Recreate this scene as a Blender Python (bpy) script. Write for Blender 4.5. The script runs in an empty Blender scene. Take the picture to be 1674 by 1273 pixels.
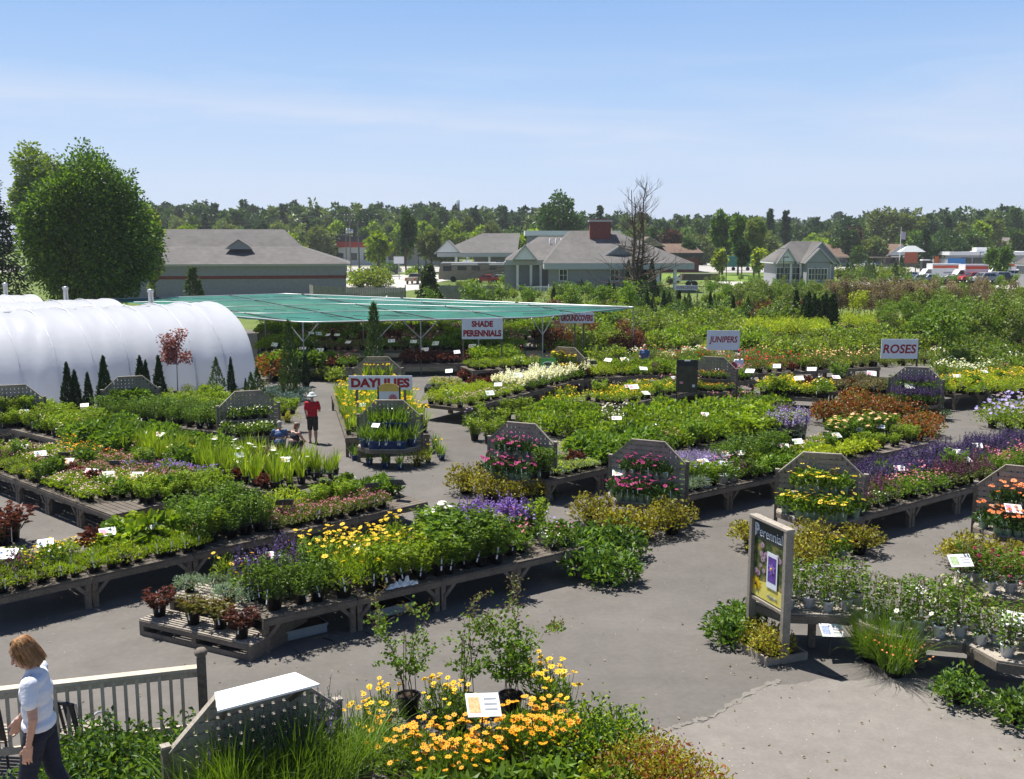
import bpy, math, random
import numpy as np
from mathutils import Vector, Matrix
R = math.radians
S = bpy.context.scene
COL = S.collection

# ------------------------------------------------------------------ camera
F = 1628.0; CX = 837.0; CY = 636.5; PITCH = R(8.44); CAMH = 7.0
cam_d = bpy.data.cameras.new('camera')
cam_d.sensor_width = 36; cam_d.sensor_fit = 'HORIZONTAL'; cam_d.lens = F/1674*36
cam_d.clip_start = 0.2; cam_d.clip_end = 4000
cam = bpy.data.objects.new('camera', cam_d); COL.objects.link(cam)
cam.location = (0, 0, CAMH); cam.rotation_euler = (R(90)-PITCH, 0, 0)
S.camera = cam

# ------------------------------------------------------------------ sky and sun
SUN_EL, SUN_AZ = 66.0, -50.0      # azimuth from +Y towards +X
w = bpy.data.worlds.new('World'); S.world = w; w.use_nodes = True
nt = w.node_tree; nt.nodes.clear()
def N(tree, typ, **kw):
    n = tree.nodes.new(typ)
    for k, v in kw.items(): setattr(n, k, v)
    return n
def setin(n, **kw):
    for k, v in kw.items(): n.inputs[k.replace('_', ' ')].default_value = v
    return n
out = N(nt, 'ShaderNodeOutputWorld'); bg = N(nt, 'ShaderNodeBackground')
sky = N(nt, 'ShaderNodeTexSky', sky_type='NISHITA', sun_disc=False, sun_elevation=R(SUN_EL), sun_rotation=R(SUN_AZ), altitude=10, air_density=1.0, dust_density=0.5, ozone_density=1.6)
bg.inputs['Strength'].default_value = 0.085
tc = N(nt, 'ShaderNodeTexCoord')
sep = N(nt, 'ShaderNodeSeparateXYZ'); nt.links.new(tc.outputs['Generated'], sep.inputs[0])
# thin high cloud, stretched along the horizon
mp = N(nt, 'ShaderNodeMapping'); mp.inputs['Scale'].default_value = (1.5, 1.5, 15.0); mp.inputs['Rotation'].default_value = (0, R(4), 0); mp.inputs['Location'].default_value = (0.35, 0.2, 0.1)
nt.links.new(tc.outputs['Generated'], mp.inputs[0])
nz = N(nt, 'ShaderNodeTexNoise'); setin(nz, Scale=1.7, Detail=7.0, Roughness=0.52, Distortion=0.5)
nt.links.new(mp.outputs[0], nz.inputs['Vector'])
cr = N(nt, 'ShaderNodeValToRGB'); cr.color_ramp.elements[0].position = 0.47; cr.color_ramp.elements[1].position = 0.70
nt.links.new(nz.outputs[0], cr.inputs[0])
el = N(nt, 'ShaderNodeMapRange'); setin(el, From_Min=0.0, From_Max=0.22, To_Min=0.0, To_Max=1.0)
nt.links.new(sep.outputs[2], el.inputs['Value'])
elr = N(nt, 'ShaderNodeValToRGB')     # how far up the wisps reach
e = elr.color_ramp.elements; e[0].position = 0.0; e[0].color = (.25, .25, .25, 1); e[1].position = 0.3; e[1].color = (.8, .8, .8, 1)
e2 = e.new(0.62); e2.color = (.75, .75, .75, 1); e3 = e.new(0.85); e3.color = (.12, .12, .12, 1)
nt.links.new(el.outputs[0], elr.inputs[0])
mul = N(nt, 'ShaderNodeMath', operation='MULTIPLY'); nt.links.new(cr.outputs[0], mul.inputs[0]); nt.links.new(elr.outputs[0], mul.inputs[1])
# Nishita whitens near the horizon towards yellow: pull that band towards the lavender blue seen
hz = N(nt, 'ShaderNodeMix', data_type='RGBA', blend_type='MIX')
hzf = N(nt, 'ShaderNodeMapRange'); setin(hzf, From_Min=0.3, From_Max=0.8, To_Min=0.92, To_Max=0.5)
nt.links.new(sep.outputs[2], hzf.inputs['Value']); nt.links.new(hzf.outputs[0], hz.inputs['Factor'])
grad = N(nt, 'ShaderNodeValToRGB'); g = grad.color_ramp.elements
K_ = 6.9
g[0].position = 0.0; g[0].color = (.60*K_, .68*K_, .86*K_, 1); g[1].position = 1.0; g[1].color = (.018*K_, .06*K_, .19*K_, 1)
for ps_, c_ in ((.14, (.54,.67,.89)), (.30, (.40,.58,.88)), (.44, (.29,.485,.84)), (.54, (.15,.33,.66)), (.70, (.035,.12,.33))):  # upper stops darkened so the unseen overhead sky adds less ambient fill
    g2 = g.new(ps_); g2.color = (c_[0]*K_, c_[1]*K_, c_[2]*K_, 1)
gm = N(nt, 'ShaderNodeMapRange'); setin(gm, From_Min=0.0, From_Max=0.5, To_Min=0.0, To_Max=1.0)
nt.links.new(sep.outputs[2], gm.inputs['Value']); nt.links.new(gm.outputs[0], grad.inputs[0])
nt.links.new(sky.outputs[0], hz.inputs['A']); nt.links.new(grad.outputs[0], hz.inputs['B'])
# two long cirrus streaks high over the woods
def mth(op, a, b_=None, c_=None, clamp=False):
    n = N(nt, 'ShaderNodeMath', operation=op, use_clamp=clamp)
    for i, v in enumerate((a, b_, c_)):
        if v is None: continue
        if isinstance(v, (int, float)): n.inputs[i].default_value = v
        else: nt.links.new(v, n.inputs[i])
    return n.outputs[0]
ysafe = mth('MAXIMUM', sep.outputs[1], .05); az_ = mth('DIVIDE', sep.outputs[0], ysafe); el_ = mth('DIVIDE', sep.outputs[2], ysafe)
cmb = N(nt, 'ShaderNodeCombineXYZ'); nt.links.new(mth('MULTIPLY', az_, 3.2), cmb.inputs[0]); nt.links.new(mth('MULTIPLY', el_, 26.0), cmb.inputs[1])
wn = N(nt, 'ShaderNodeTexNoise'); setin(wn, Scale=1.6, Detail=8.0, Roughness=.58, Distortion=.4); nt.links.new(cmb.outputs[0], wn.inputs['Vector']); wob = mth('MULTIPLY', mth('SUBTRACT', wn.outputs[0], .5), .045)
def streak(c0, slope, wL, wR, a0, a1, gain):
    v = mth('ABSOLUTE', mth('ADD', mth('SUBTRACT', mth('MULTIPLY_ADD', az_, slope, el_), c0), wob)); tt = mth('MULTIPLY_ADD', az_, 1.0/1.0, .5, True); wd = mth('MULTIPLY_ADD', tt, wR-wL, wL)
    m_ = mth('SUBTRACT', 1.0, mth('DIVIDE', v, wd), None, True); e0 = N(nt, 'ShaderNodeMapRange'); setin(e0, From_Min=a0-.12, From_Max=a0+.05); nt.links.new(az_, e0.inputs['Value']); e1 = N(nt, 'ShaderNodeMapRange'); setin(e1, From_Min=a1-.05, From_Max=a1+.15, To_Min=1.0, To_Max=0.0); nt.links.new(az_, e1.inputs['Value'])
    return mth('MULTIPLY', mth('MULTIPLY', mth('MULTIPLY', m_, gain), e0.outputs[0]), mth('MULTIPLY', e1.outputs[0], mth('MULTIPLY_ADD', wn.outputs[0], 1.6, -.25, True)))
allc = mth('ADD', mth('MULTIPLY', mul.outputs[0], .55), mth('ADD', streak(.112, .070, .034, .010, -.8, .18, .85), streak(.112, .03, .02, .030, .40, .75, 1.0)), None, True)
cl = N(nt, 'ShaderNodeMix', data_type='RGBA', blend_type='MIX')
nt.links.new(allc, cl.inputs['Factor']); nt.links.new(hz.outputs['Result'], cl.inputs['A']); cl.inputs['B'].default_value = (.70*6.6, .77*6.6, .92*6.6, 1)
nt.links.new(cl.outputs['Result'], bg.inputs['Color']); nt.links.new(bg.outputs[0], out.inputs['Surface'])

sd = bpy.data.lights.new('sun', 'SUN'); sd.energy = 5.0; sd.angle = R(0.53); sd.color = (1.0, .955, .88)
so = bpy.data.objects.new('sun', sd); COL.objects.link(so); so.location = (-60, 50, 140)
az, elv = R(SUN_AZ), R(SUN_EL)
tosun = Vector((math.sin(az)*math.cos(elv), math.cos(az)*math.cos(elv), math.sin(elv)))
so.rotation_euler = tosun.to_track_quat('Z', 'Y').to_euler()
S.view_settings.view_transform = 'Standard'; S.view_settings.look = 'None'; S.view_settings.gamma = 1; S.view_settings.exposure = 0.87
S.view_settings.use_curve_mapping = False
S.cycles.max_bounces = 6; S.cycles.diffuse_bounces = 2; S.cycles.transmission_bounces = 4; S.cycles.glossy_bounces = 2
S.cycles.volume_bounces = 0

# ------------------------------------------------------------------ from a pixel of the photograph to a point on the plane z
def G(px, py, z=0.0):
    u = (px-CX)/F; v = (py-CY)/F
    c, s = math.cos(PITCH), math.sin(PITCH)
    d = Vector((u, c - v*s, -s - v*c))
    t = (z-CAMH)/d.z
    return Vector((d.x*t, d.y*t, z))
def GD(px, py, dist):       # point at ground distance y=dist
    u = (px-CX)/F; v = (py-CY)/F
    c, s = math.cos(PITCH), math.sin(PITCH)
    d = Vector((u, c - v*s, -s - v*c)); t = dist/d.y
    return Vector((d.x*t, dist, CAMH+d.z*t))
def proj(p):
    c, s = math.cos(PITCH), math.sin(PITCH)
    q = Vector(p)-Vector((0, 0, CAMH)); f = q.y*c - q.z*s; up = q.y*s + q.z*c
    return CX + F*q.x/f, CY - F*up/f

# ------------------------------------------------------------------ materials
MAT = {}
def mat_base(name):
    m = bpy.data.materials.new(name); m.use_nodes = True; t = m.node_tree; t.nodes.clear()
    o = N(t, 'ShaderNodeOutputMaterial'); b = N(t, 'ShaderNodeBsdfPrincipled'); t.links.new(b.outputs[0], o.inputs[0])
    return m, t, o, b
def c4(c): return (c[0], c[1], c[2], 1)
def plain(name, col, rough=0.6, metal=0.0, var=0.12, scale=6.0, bump=0.0, spec=0.4):
    """a solid colour with gentle procedural wear"""
    if name in MAT: return MAT[name]
    m, t, o, b = mat_base(name)
    tcn = N(t, 'ShaderNodeTexCoord'); n = N(t, 'ShaderNodeTexNoise'); setin(n, Scale=scale, Detail=5.0, Roughness=0.6)
    t.links.new(tcn.outputs['Object'], n.inputs['Vector'])
    mx = N(t, 'ShaderNodeMix', data_type='RGBA'); mr = N(t, 'ShaderNodeMapRange'); setin(mr, From_Min=0.3, From_Max=0.7)
    t.links.new(n.outputs[0], mr.inputs['Value']); t.links.new(mr.outputs[0], mx.inputs['Factor'])
    mx.inputs['A'].default_value = c4([x*(1-var) for x in col]); mx.inputs['B'].default_value = c4([min(1, x*(1+var)) for x in col])
    t.links.new(mx.outputs['Result'], b.inputs['Base Color'])
    b.inputs['Roughness'].default_value = rough; b.inputs['Metallic'].default_value = metal
    b.inputs['Specular IOR Level'].default_value = spec
    if bump:
        bp = N(t, 'ShaderNodeBump'); setin(bp, Strength=bump, Distance=0.02); t.links.new(n.outputs[0], bp.inputs['Height']); t.links.new(bp.outputs[0], b.inputs['Normal'])
    MAT[name] = m; return m
def leaf(name, c1, c2, trans=0.35, rough=0.5, spec=0.35, tint=0.25):
    """leaves: every leaf (mesh island) takes its own colour between c1 and c2, every plant its own slight shift"""
    if name in MAT: return MAT[name]
    m, t, o, b = mat_base(name)
    ge = N(t, 'ShaderNodeNewGeometry'); oi = N(t, 'ShaderNodeObjectInfo')
    mx = N(t, 'ShaderNodeMix', data_type='RGBA'); t.links.new(ge.outputs['Random Per Island'], mx.inputs['Factor'])
    mx.inputs['A'].default_value = c4(c1); mx.inputs['B'].default_value = c4(c2)
    at = N(t, 'ShaderNodeAttribute', attribute_name='tint'); ad = N(t, 'ShaderNodeMath', operation='ADD')
    t.links.new(oi.outputs['Random'], ad.inputs[0]); t.links.new(at.outputs['Fac'], ad.inputs[1])
    fr = N(t, 'ShaderNodeMath', operation='FRACT'); t.links.new(ad.outputs[0], fr.inputs[0])
    mr = N(t, 'ShaderNodeMapRange'); setin(mr, To_Min=1-tint, To_Max=1+tint*.6); t.links.new(fr.outputs[0], mr.inputs['Value'])
    mm = N(t, 'ShaderNodeVectorMath', operation='SCALE'); t.links.new(mx.outputs['Result'], mm.inputs[0]); t.links.new(mr.outputs[0], mm.inputs['Scale'])
    t.links.new(mm.outputs[0], b.inputs['Base Color']); b.inputs['Roughness'].default_value = rough; b.inputs['Specular IOR Level'].default_value = spec
    if trans > 0:
        tr = N(t, 'ShaderNodeBsdfTranslucent'); br = N(t, 'ShaderNodeVectorMath', operation='MULTIPLY'); t.links.new(mm.outputs[0], br.inputs[0]); br.inputs[1].default_value = (1.5, 1.45, .6)
        t.links.new(br.outputs[0], tr.inputs['Color'])
        ms = N(t, 'ShaderNodeMixShader'); ms.inputs[0].default_value = trans
        t.links.new(b.outputs[0], ms.inputs[1]); t.links.new(tr.outputs[0], ms.inputs[2]); t.links.new(ms.outputs[0], o.inputs[0])
    MAT[name] = m; return m
def wood(name, col, dark, scale=1.0, rough=0.85):
    if name in MAT: return MAT[name]
    m, t, o, b = mat_base(name)
    tcn = N(t, 'ShaderNodeTexCoord'); oi = N(t, 'ShaderNodeObjectInfo')
    n1 = N(t, 'ShaderNodeTexNoise'); setin(n1, Scale=2.2*scale, Detail=8.0, Roughness=0.7)
    n2 = N(t, 'ShaderNodeTexNoise'); setin(n2, Scale=26*scale, Detail=4.0, Roughness=0.6); 
    t.links.new(tcn.outputs['Object'], n1.inputs['Vector']); t.links.new(tcn.outputs['Object'], n2.inputs['Vector'])
    a = N(t, 'ShaderNodeMath', operation='MULTIPLY_ADD'); a.inputs[1].default_value = .55; t.links.new(n1.outputs[0], a.inputs[0]); 
    s2 = N(t, 'ShaderNodeMath', operation='MULTIPLY'); s2.inputs[1].default_value = .45; t.links.new(n2.outputs[0], s2.inputs[0]); t.links.new(s2.outputs[0], a.inputs[2])
    r = N(t, 'ShaderNodeValToRGB'); r.color_ramp.elements[0].position = .36; r.color_ramp.elements[1].position = .62
    r.color_ramp.elements[0].color = c4(dark); r.color_ramp.elements[1].color = c4(col)
    t.links.new(a.outputs[0], r.inputs[0])
    mr = N(t, 'ShaderNodeMapRange'); setin(mr, To_Min=.82, To_Max=1.12); t.links.new(oi.outputs['Random'], mr.inputs['Value'])
    mm = N(t, 'ShaderNodeVectorMath', operation='SCALE'); t.links.new(r.outputs[0], mm.inputs[0]); t.links.new(mr.outputs[0], mm.inputs['Scale'])
    t.links.new(mm.outputs[0], b.inputs['Base Color']); b.inputs['Roughness'].default_value = rough; b.inputs['Specular IOR Level'].default_value = .2
    bp = N(t, 'ShaderNodeBump'); setin(bp, Strength=.35, Distance=.01); t.links.new(a.outputs[0], bp.inputs['Height']); t.links.new(bp.outputs[0], b.inputs['Normal'])
    MAT[name] = m; return m
def ground_mat(name, cols, scales, rough=0.95, bump=0.15, speck=None):
    """several noise octaves of several sizes between cols[0] and cols[1], optional pale specks"""
    m, t, o, b = mat_base(name)
    tcn = N(t, 'ShaderNodeTexCoord'); last = None
    for k, (sc, wt) in enumerate(scales):
        n = N(t, 'ShaderNodeTexNoise'); setin(n, Scale=sc, Detail=6.0, Roughness=0.65, Distortion=0.3 if k == 0 else 0.0); t.links.new(tcn.outputs['Object'], n.inputs['Vector'])
        a = N(t, 'ShaderNodeMath', operation='MULTIPLY_ADD'); a.inputs[1].default_value = wt; t.links.new(n.outputs[0], a.inputs[0])
        if last: t.links.new(last.outputs[0], a.inputs[2])
        else: a.inputs[2].default_value = 0.0
        last = a
    r = N(t, 'ShaderNodeValToRGB'); el_ = r.color_ramp.elements
    el_[0].position = .36; el_[0].color = c4(cols[0]); el_[1].position = .64; el_[1].color = c4(cols[-1])
    for i, c in enumerate(cols[1:-1]):
        q = el_.new(.36+.28*(i+1)/(len(cols)-1)); q.color = c4(c)
    t.links.new(last.outputs[0], r.inputs[0]); res = r.outputs[0]
    if speck:
        v = N(t, 'ShaderNodeTexVoronoi'); setin(v, Scale=speck[0], Randomness=1.0); t.links.new(tcn.outputs['Object'], v.inputs['Vector'])
        lt = N(t, 'ShaderNodeMath', operation='LESS_THAN'); lt.inputs[1].default_value = speck[1]; t.links.new(v.outputs['Distance'], lt.inputs[0])
        mx = N(t, 'ShaderNodeMix', data_type='RGBA'); t.links.new(lt.outputs[0], mx.inputs['Factor']); t.links.new(res, mx.inputs['A']); mx.inputs['B'].default_value = c4(speck[2]); res = mx.outputs['Result']
    t.links.new(res, b.inputs['Base Color']); b.inputs['Roughness'].default_value = rough; b.inputs['Specular IOR Level'].default_value = .25
    bp = N(t, 'ShaderNodeBump'); setin(bp, Strength=bump, Distance=.02); t.links.new(last.outputs[0], bp.inputs['Height']); t.links.new(bp.outputs[0], b.inputs['Normal'])
    MAT[name] = m; return m

# ------------------------------------------------------------------ mesh building
class MB:
    def __init__(s): s.v = []; s.n = 0; s.f = []; s.m = []; s.t = []; s.smooth = []
    def mi(s, m):
        if m not in s.m: s.m.append(m)
        return s.m.index(m)
    def add(s, v, faces, m, tint=0.0, smooth=False):
        v = np.asarray(v, dtype=float).reshape(-1, 3); k = s.mi(m)
        for f in (faces if isinstance(faces, list) and len(faces) and isinstance(faces[0], np.ndarray) else [np.asarray(faces, dtype=int)]):
            if len(f): s.f.append((f + s.n, k, smooth))
        s.v.append(v); s.n += len(v); s.t.append(np.full(len(v), tint) if np.isscalar(tint) else np.asarray(tint)); return s
    def poly(s, pts, m):   # one n-gon
        s.add(pts, [np.arange(len(pts)).reshape(1, -1)], m); return s
    def merge(s, o, M=None):
        for (f, k, sm) in o.f: s.f.append((f + s.n, s.mi(o.m[k]), sm))
        v = np.concatenate(o.v) if o.v else np.zeros((0, 3))
        if M is not None:
            A = np.array(M); v = v @ A[:3, :3].T + A[:3, 3]
        s.v.append(v); s.t.extend([np.concatenate(o.t)] if o.t else []); s.n += o.n; return s
    def xform(s, M):
        A = np.array(M); s.v = [v @ A[:3, :3].T + A[:3, 3] for v in s.v]; return s
    def mesh(s, name):
        me = bpy.data.meshes.new(name)
        v = np.concatenate(s.v) if s.v else np.zeros((0, 3))
        loops = []; starts = []; mids = []; sms = []; p = 0
        for (f, k, sm) in s.f:
            n, w_ = f.shape; loops.append(f.ravel()); starts.append(p + np.arange(n)*w_); p += n*w_; mids.append(np.full(n, k)); sms.append(np.full(n, sm))
        me.vertices.add(len(v)); me.vertices.foreach_set('co', v.ravel())
        if loops:
            lo = np.concatenate(loops); st = np.concatenate(starts)
            me.loops.add(len(lo)); me.loops.foreach_set('vertex_index', lo.astype(np.int32))
            me.polygons.add(len(st)); me.polygons.foreach_set('loop_start', st.astype(np.int32))
            me.polygons.foreach_set('material_index', np.concatenate(mids).astype(np.int32)); me.polygons.foreach_set('use_smooth', np.concatenate(sms).astype(bool))
        t = np.concatenate(s.t) if s.t else None
        if t is not None and t.any():
            a = me.attributes.new('tint', 'FLOAT', 'POINT'); a.data.foreach_set('value', t.astype(np.float32))
        for m in s.m: me.materials.append(m)
        me.update(calc_edges=True); me.validate()
        return me
    def build(s, name, parent=None, loc=(0, 0, 0), rz=0.0):
        return link(name, s.mesh(name), parent, loc, rz)
    # --- shapes
    def box(s, c, d, m, rz=0.0, M=None):
        x, y, z = [q/2 for q in d]
        v = np.array([[-x,-y,-z],[x,-y,-z],[x,y,-z],[-x,y,-z],[-x,-y,z],[x,-y,z],[x,y,z],[-x,y,z]])
        if M is not None: A = np.array(M); v = v @ A[:3, :3].T
        if rz: cs, sn = math.cos(rz), math.sin(rz); v = v @ np.array([[cs, sn, 0], [-sn, cs, 0], [0, 0, 1]])
        v = v + np.array(c)
        return s.add(v, [np.array([[0,3,2,1],[4,5,6,7],[0,1,5,4],[1,2,6,5],[2,3,7,6],[3,0,4,7]])], m)
    def beam(s, p0, p1, w_, h, m, roll=None):
        p0, p1 = Vector(p0), Vector(p1); d = p1-p0; L = d.length; d.normalize()
        up = Vector((0, 0, 1)) if abs(d.z) < .95 else Vector((0, 1, 0))
        if roll is not None: up = Vector(roll)
        x = d.cross(up).normalized(); y = x.cross(d).normalized()
        M = Matrix((( x.x, d.x, y.x), (x.y, d.y, y.y), (x.z, d.z, y.z)))
        return s.box((p0+p1)/2, (w_, L, h), m, M=M)
    def tube(s, pts, rad, m, n=6, cap=True, smooth=True):
        pts = [Vector(p) for p in pts]; k = len(pts)
        if np.isscalar(rad): rad = [rad]*k
        vs = []; ref = None
        for i, p in enumerate(pts):
            d = (pts[min(i+1, k-1)]-pts[max(i-1, 0)]).normalized()
            if ref is None: ref = Vector((0, 0, 1)) if abs(d.z) < .9 else Vector((1, 0, 0))
            x = d.cross(ref).normalized(); y = d.cross(x).normalized(); ref = x.cross(d)*1.0 if False else ref
            for j in range(n):
                a = 2*math.pi*j/n; vs.append(p + (x*math.cos(a)+y*math.sin(a))*rad[i])
        f = [[i*n+j, i*n+(j+1) % n, (i+1)*n+(j+1) % n, (i+1)*n+j] for i in range(k-1) for j in range(n)]
        fs = [np.array(f)]
        s.add([tuple(v) for v in vs], fs, m, smooth=smooth)
        if cap:
            s.add([tuple(v) for v in vs[:n]], [np.arange(n)[::-1].reshape(1, -1)], m); s.add([tuple(v) for v in vs[-n:]], [np.arange(n).reshape(1, -1)], m)
        return s
    def lathe(s, c, prof, m, n=12, smooth=True):
        vs = [(c[0]+r*math.cos(2*math.pi*j/n), c[1]+r*math.sin(2*math.pi*j/n), c[2]+z) for (r, z) in prof for j in range(n)]
        k = len(prof)
        f = np.array([[i*n+j, i*n+(j+1) % n, (i+1)*n+(j+1) % n, (i+1)*n+j] for i in range(k-1) for j in range(n)])
        return s.add(vs, [f], m, smooth=smooth)
    def disc(s, c, r, m, n=12):
        return s.add([(c[0]+r*math.cos(2*math.pi*j/n), c[1]+r*math.sin(2*math.pi*j/n), c[2]) for j in range(n)], [np.arange(n).reshape(1, -1)], m)
    def prism(s, pts2, z0, z1, m, top=None):      # extruded outline
        n = len(pts2); v = [(x, y, z0) for x, y in pts2]+[(x, y, z1) for x, y in pts2]
        s.add(v, [np.array([[i, (i+1) % n, n+(i+1) % n, n+i] for i in range(n)])], m)
        s.add(v[:n], [np.arange(n)[::-1].reshape(1, -1)], m); s.add(v[n:], [np.arange(n).reshape(1, -1)], top or m); return s
    def slab(s, pts3, thick, m):     # planar polygon thickened along its normal (backwards)
        pts = [Vector(p) for p in pts3]; n = len(pts)
        nm = (pts[1]-pts[0]).cross(pts[2]-pts[0]).normalized(); b = [p-nm*thick for p in pts]
        v = [tuple(p) for p in pts+b]
        s.add(v, [np.array([[i, n+i, n+(i+1) % n, (i+1) % n] for i in range(n)])], m)
        s.add(v[:n], [np.arange(n).reshape(1, -1)], m); s.add(v[n:], [np.arange(n)[::-1].reshape(1, -1)], m); return s
    def leaves(s, base, dirs, L, W, m, rng, fold=.25, droop=0.0, tint=0.0):
        base = np.asarray(base, float); d = np.asarray(dirs, float); n = len(base)
        if n == 0: return s
        d = d/np.maximum(np.linalg.norm(d, axis=1, keepdims=True), 1e-6)
        L = np.broadcast_to(np.asarray(L, float), (n,)).reshape(-1, 1); W = np.broadcast_to(np.asarray(W, float), (n,)).reshape(-1, 1)
        r = rng.normal(size=(n, 3)); r[:, 2] += .8
        side = np.cross(d, r); side /= np.maximum(np.linalg.norm(side, axis=1, keepdims=True), 1e-6); nm = np.cross(side, d)
        mid = base + d*L*.45 + nm*fold*W
        tip = base + d*L; tip[:, 2:3] -= droop*L
        v = np.stack([base, mid+side*W/2, tip, mid-side*W/2], 1).reshape(-1, 3)
        i = np.arange(n)[:, None]*4
        tt = 0.0 if np.isscalar(tint) else np.repeat(np.asarray(tint), 4)
        return s.add(v, [np.concatenate([i+np.array([[0, 1, 2]]), i+np.array([[0, 2, 3]])])], m, tint=tt)
    def blades(s, base, az_, lean, L, W, m, rng, seg=4, arch=1.0):
        """grass-like arching blades"""
        base = np.asarray(base, float); n = len(base); az_ = np.asarray(az_); lean = np.asarray(lean); L = np.asarray(L)
        vs = []
        side = np.stack([-np.sin(az_), np.cos(az_), np.zeros(n)], 1)
        p = base.copy(); ang = lean*.35
        for k in range(seg+1):
            t = k/seg; wd = W*(1-t**1.6)*.5*(0.6+.8*t if t < .5 else 1)
            if k < seg: vs += [p+side*np.reshape(wd, (-1, 1))*np.ones((n, 1)), p-side*np.reshape(wd, (-1, 1))*np.ones((n, 1))]
            else: vs += [p]
            ang = lean*(.35+arch*(t+1/seg)**1.5)
            st = (L/seg)
            p = p + np.stack([np.cos(az_)*np.sin(ang)*st, np.sin(az_)*np.sin(ang)*st, np.cos(ang)*st], 1)
        v = np.stack(vs, 1).reshape(-1, 3); k = 2*seg+1; i = np.arange(n)[:, None]*k
        q = np.concatenate([i+np.array([[2*j, 2*j+1, 2*j+3, 2*j+2]]) for j in range(seg-1)]) if seg > 1 else np.zeros((0, 4), int)
        tr = i+np.array([[2*seg-2, 2*seg-1, 2*seg]])
        return s.add(v, [q, tr], m)
    def daisies(s, c, nrm, rad, mp_, mc, rng, petals=8, cen=.3, cup=.12):
        """flower heads: a toothed disc of petals and a raised centre"""
        c = np.asarray(c, float); n = len(c)
        if n == 0: return s
        nrm = np.asarray(nrm, float); nrm = nrm/np.linalg.norm(nrm, axis=1, keepdims=True)
        r = rng.normal(size=(n, 3)); x = np.cross(nrm, r); x /= np.linalg.norm(x, axis=1, keepdims=True); y = np.cross(nrm, x)
        rad = np.broadcast_to(np.asarray(rad, float), (n,)).reshape(-1, 1)
        k = petals*2; vs = [c]
        for j in range(k):
            a = 2*math.pi*j/k; q = 1.0 if j % 2 == 0 else .62
            vs.append(c + (x*math.cos(a)+y*math.sin(a))*rad*q + nrm*rad*cup*q)
        v = np.stack(vs, 1).reshape(-1, 3); i = np.arange(n)[:, None]*(k+1)
        s.add(v, [np.concatenate([i+np.array([[0, 1+j, 1+(j+1) % k]]) for j in range(k)])], mp_)
        if mc is not None:
            vs = [c+nrm*rad*.28]+[c + (x*math.cos(a)+y*math.sin(a))*rad*cen+nrm*rad*.1 for a in [2*math.pi*j/5 for j in range(5)]]
            v = np.stack(vs, 1).reshape(-1, 3); i = np.arange(n)[:, None]*6
            s.add(v, [np.concatenate([i+np.array([[0, 1+j, 1+(j+1) % 5]]) for j in range(5)])], mc)
        return s
    def stems(s, a, b, w_, m):
        """thin three-sided stems a->b"""
        a = np.asarray(a, float); b = np.asarray(b, float); n = len(a)
        if n == 0: return s
        vs = []
        for j in range(3):
            o_ = np.array([math.cos(2.1*j), math.sin(2.1*j), 0])*w_
            vs += [a+o_, b+o_*.6]
        v = np.stack(vs, 1).reshape(-1, 3); i = np.arange(n)[:, None]*6
        return s.add(v, [np.concatenate([i+np.array([[0, 2, 3, 1]]), i+np.array([[2, 4, 5, 3]]), i+np.array([[4, 0, 1, 5]])])], m)

def link(name, data, parent=None, loc=(0, 0, 0), rz=0.0, sc=None):
    o = bpy.data.objects.new(name, data); COL.objects.link(o)
    o.location = loc
    if rz: o.rotation_euler = (0, 0, rz)
    if sc: o.scale = (sc, sc, sc) if np.isscalar(sc) else sc
    if parent is not None: o.parent = parent
    return o
def tag(o, label, cat, group=None, kind=None):
    if label: o['label'] = label
    if cat: o['category'] = cat
    if group: o['group'] = group
    if kind: o['kind'] = kind
    return o
def thing(name, label, cat, loc=(0, 0, 0), rz=0.0, group=None, sc=None):
    o = link(name, None, None, loc, rz, sc); o.empty_display_size = .2
    return tag(o, label, cat, group)
def struct(o): o['kind'] = 'structure'; return o
def copy_tree(o, parent=None, d=0):
    c = o.copy(); COL.objects.link(c); c.parent = parent
    if d < 3:
        for ch in [q for q in KIDS.get(o.name, [])]: copy_tree(ch, c, d+1)
    return c
KIDS = {}
def remember(o):           # store the child lists of a prototype so copying needs no search
    KIDS[o.name] = list(o.children)
    for ch in o.children: remember(ch)
ORD = ['zeroth','first','second','third','fourth','fifth','sixth','seventh','eighth','ninth','tenth','eleventh','twelfth','thirteenth','fourteenth','fifteenth','sixteenth','seventeenth','eighteenth','nineteenth','twentieth']
TENS = {20:'twenty',30:'thirty',40:'forty',50:'fifty',60:'sixty'}
def ordw(n):
    if n <= 20: return ORD[n]
    t = n//10*10
    return (TENS.get(t, 'sixty')+'-'+ORD[n-t]) if n-t else {30:'thirtieth',40:'fortieth',50:'fiftieth',60:'sixtieth'}[t]
def text_mesh(txt, size, m, bold=0.0, depth=.006, space=1.0, shear=0.0):
    cu = bpy.data.curves.new('lettering', 'FONT'); cu.body = txt; cu.size = size; cu.align_x = 'CENTER'; cu.align_y = 'CENTER'
    cu.extrude = depth; cu.offset = bold; cu.space_character = space; cu.shear = shear; cu.resolution_u = 3
    o = bpy.data.objects.new('lettering', cu); COL.objects.link(o)
    dg = bpy.context.evaluated_depsgraph_get(); me = bpy.data.meshes.new_from_object(o.evaluated_get(dg))
    bpy.data.objects.remove(o); bpy.data.curves.remove(cu)
    me.materials.clear(); me.materials.append(m)
    for p in me.polygons: p.material_index = 0
    return me
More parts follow.
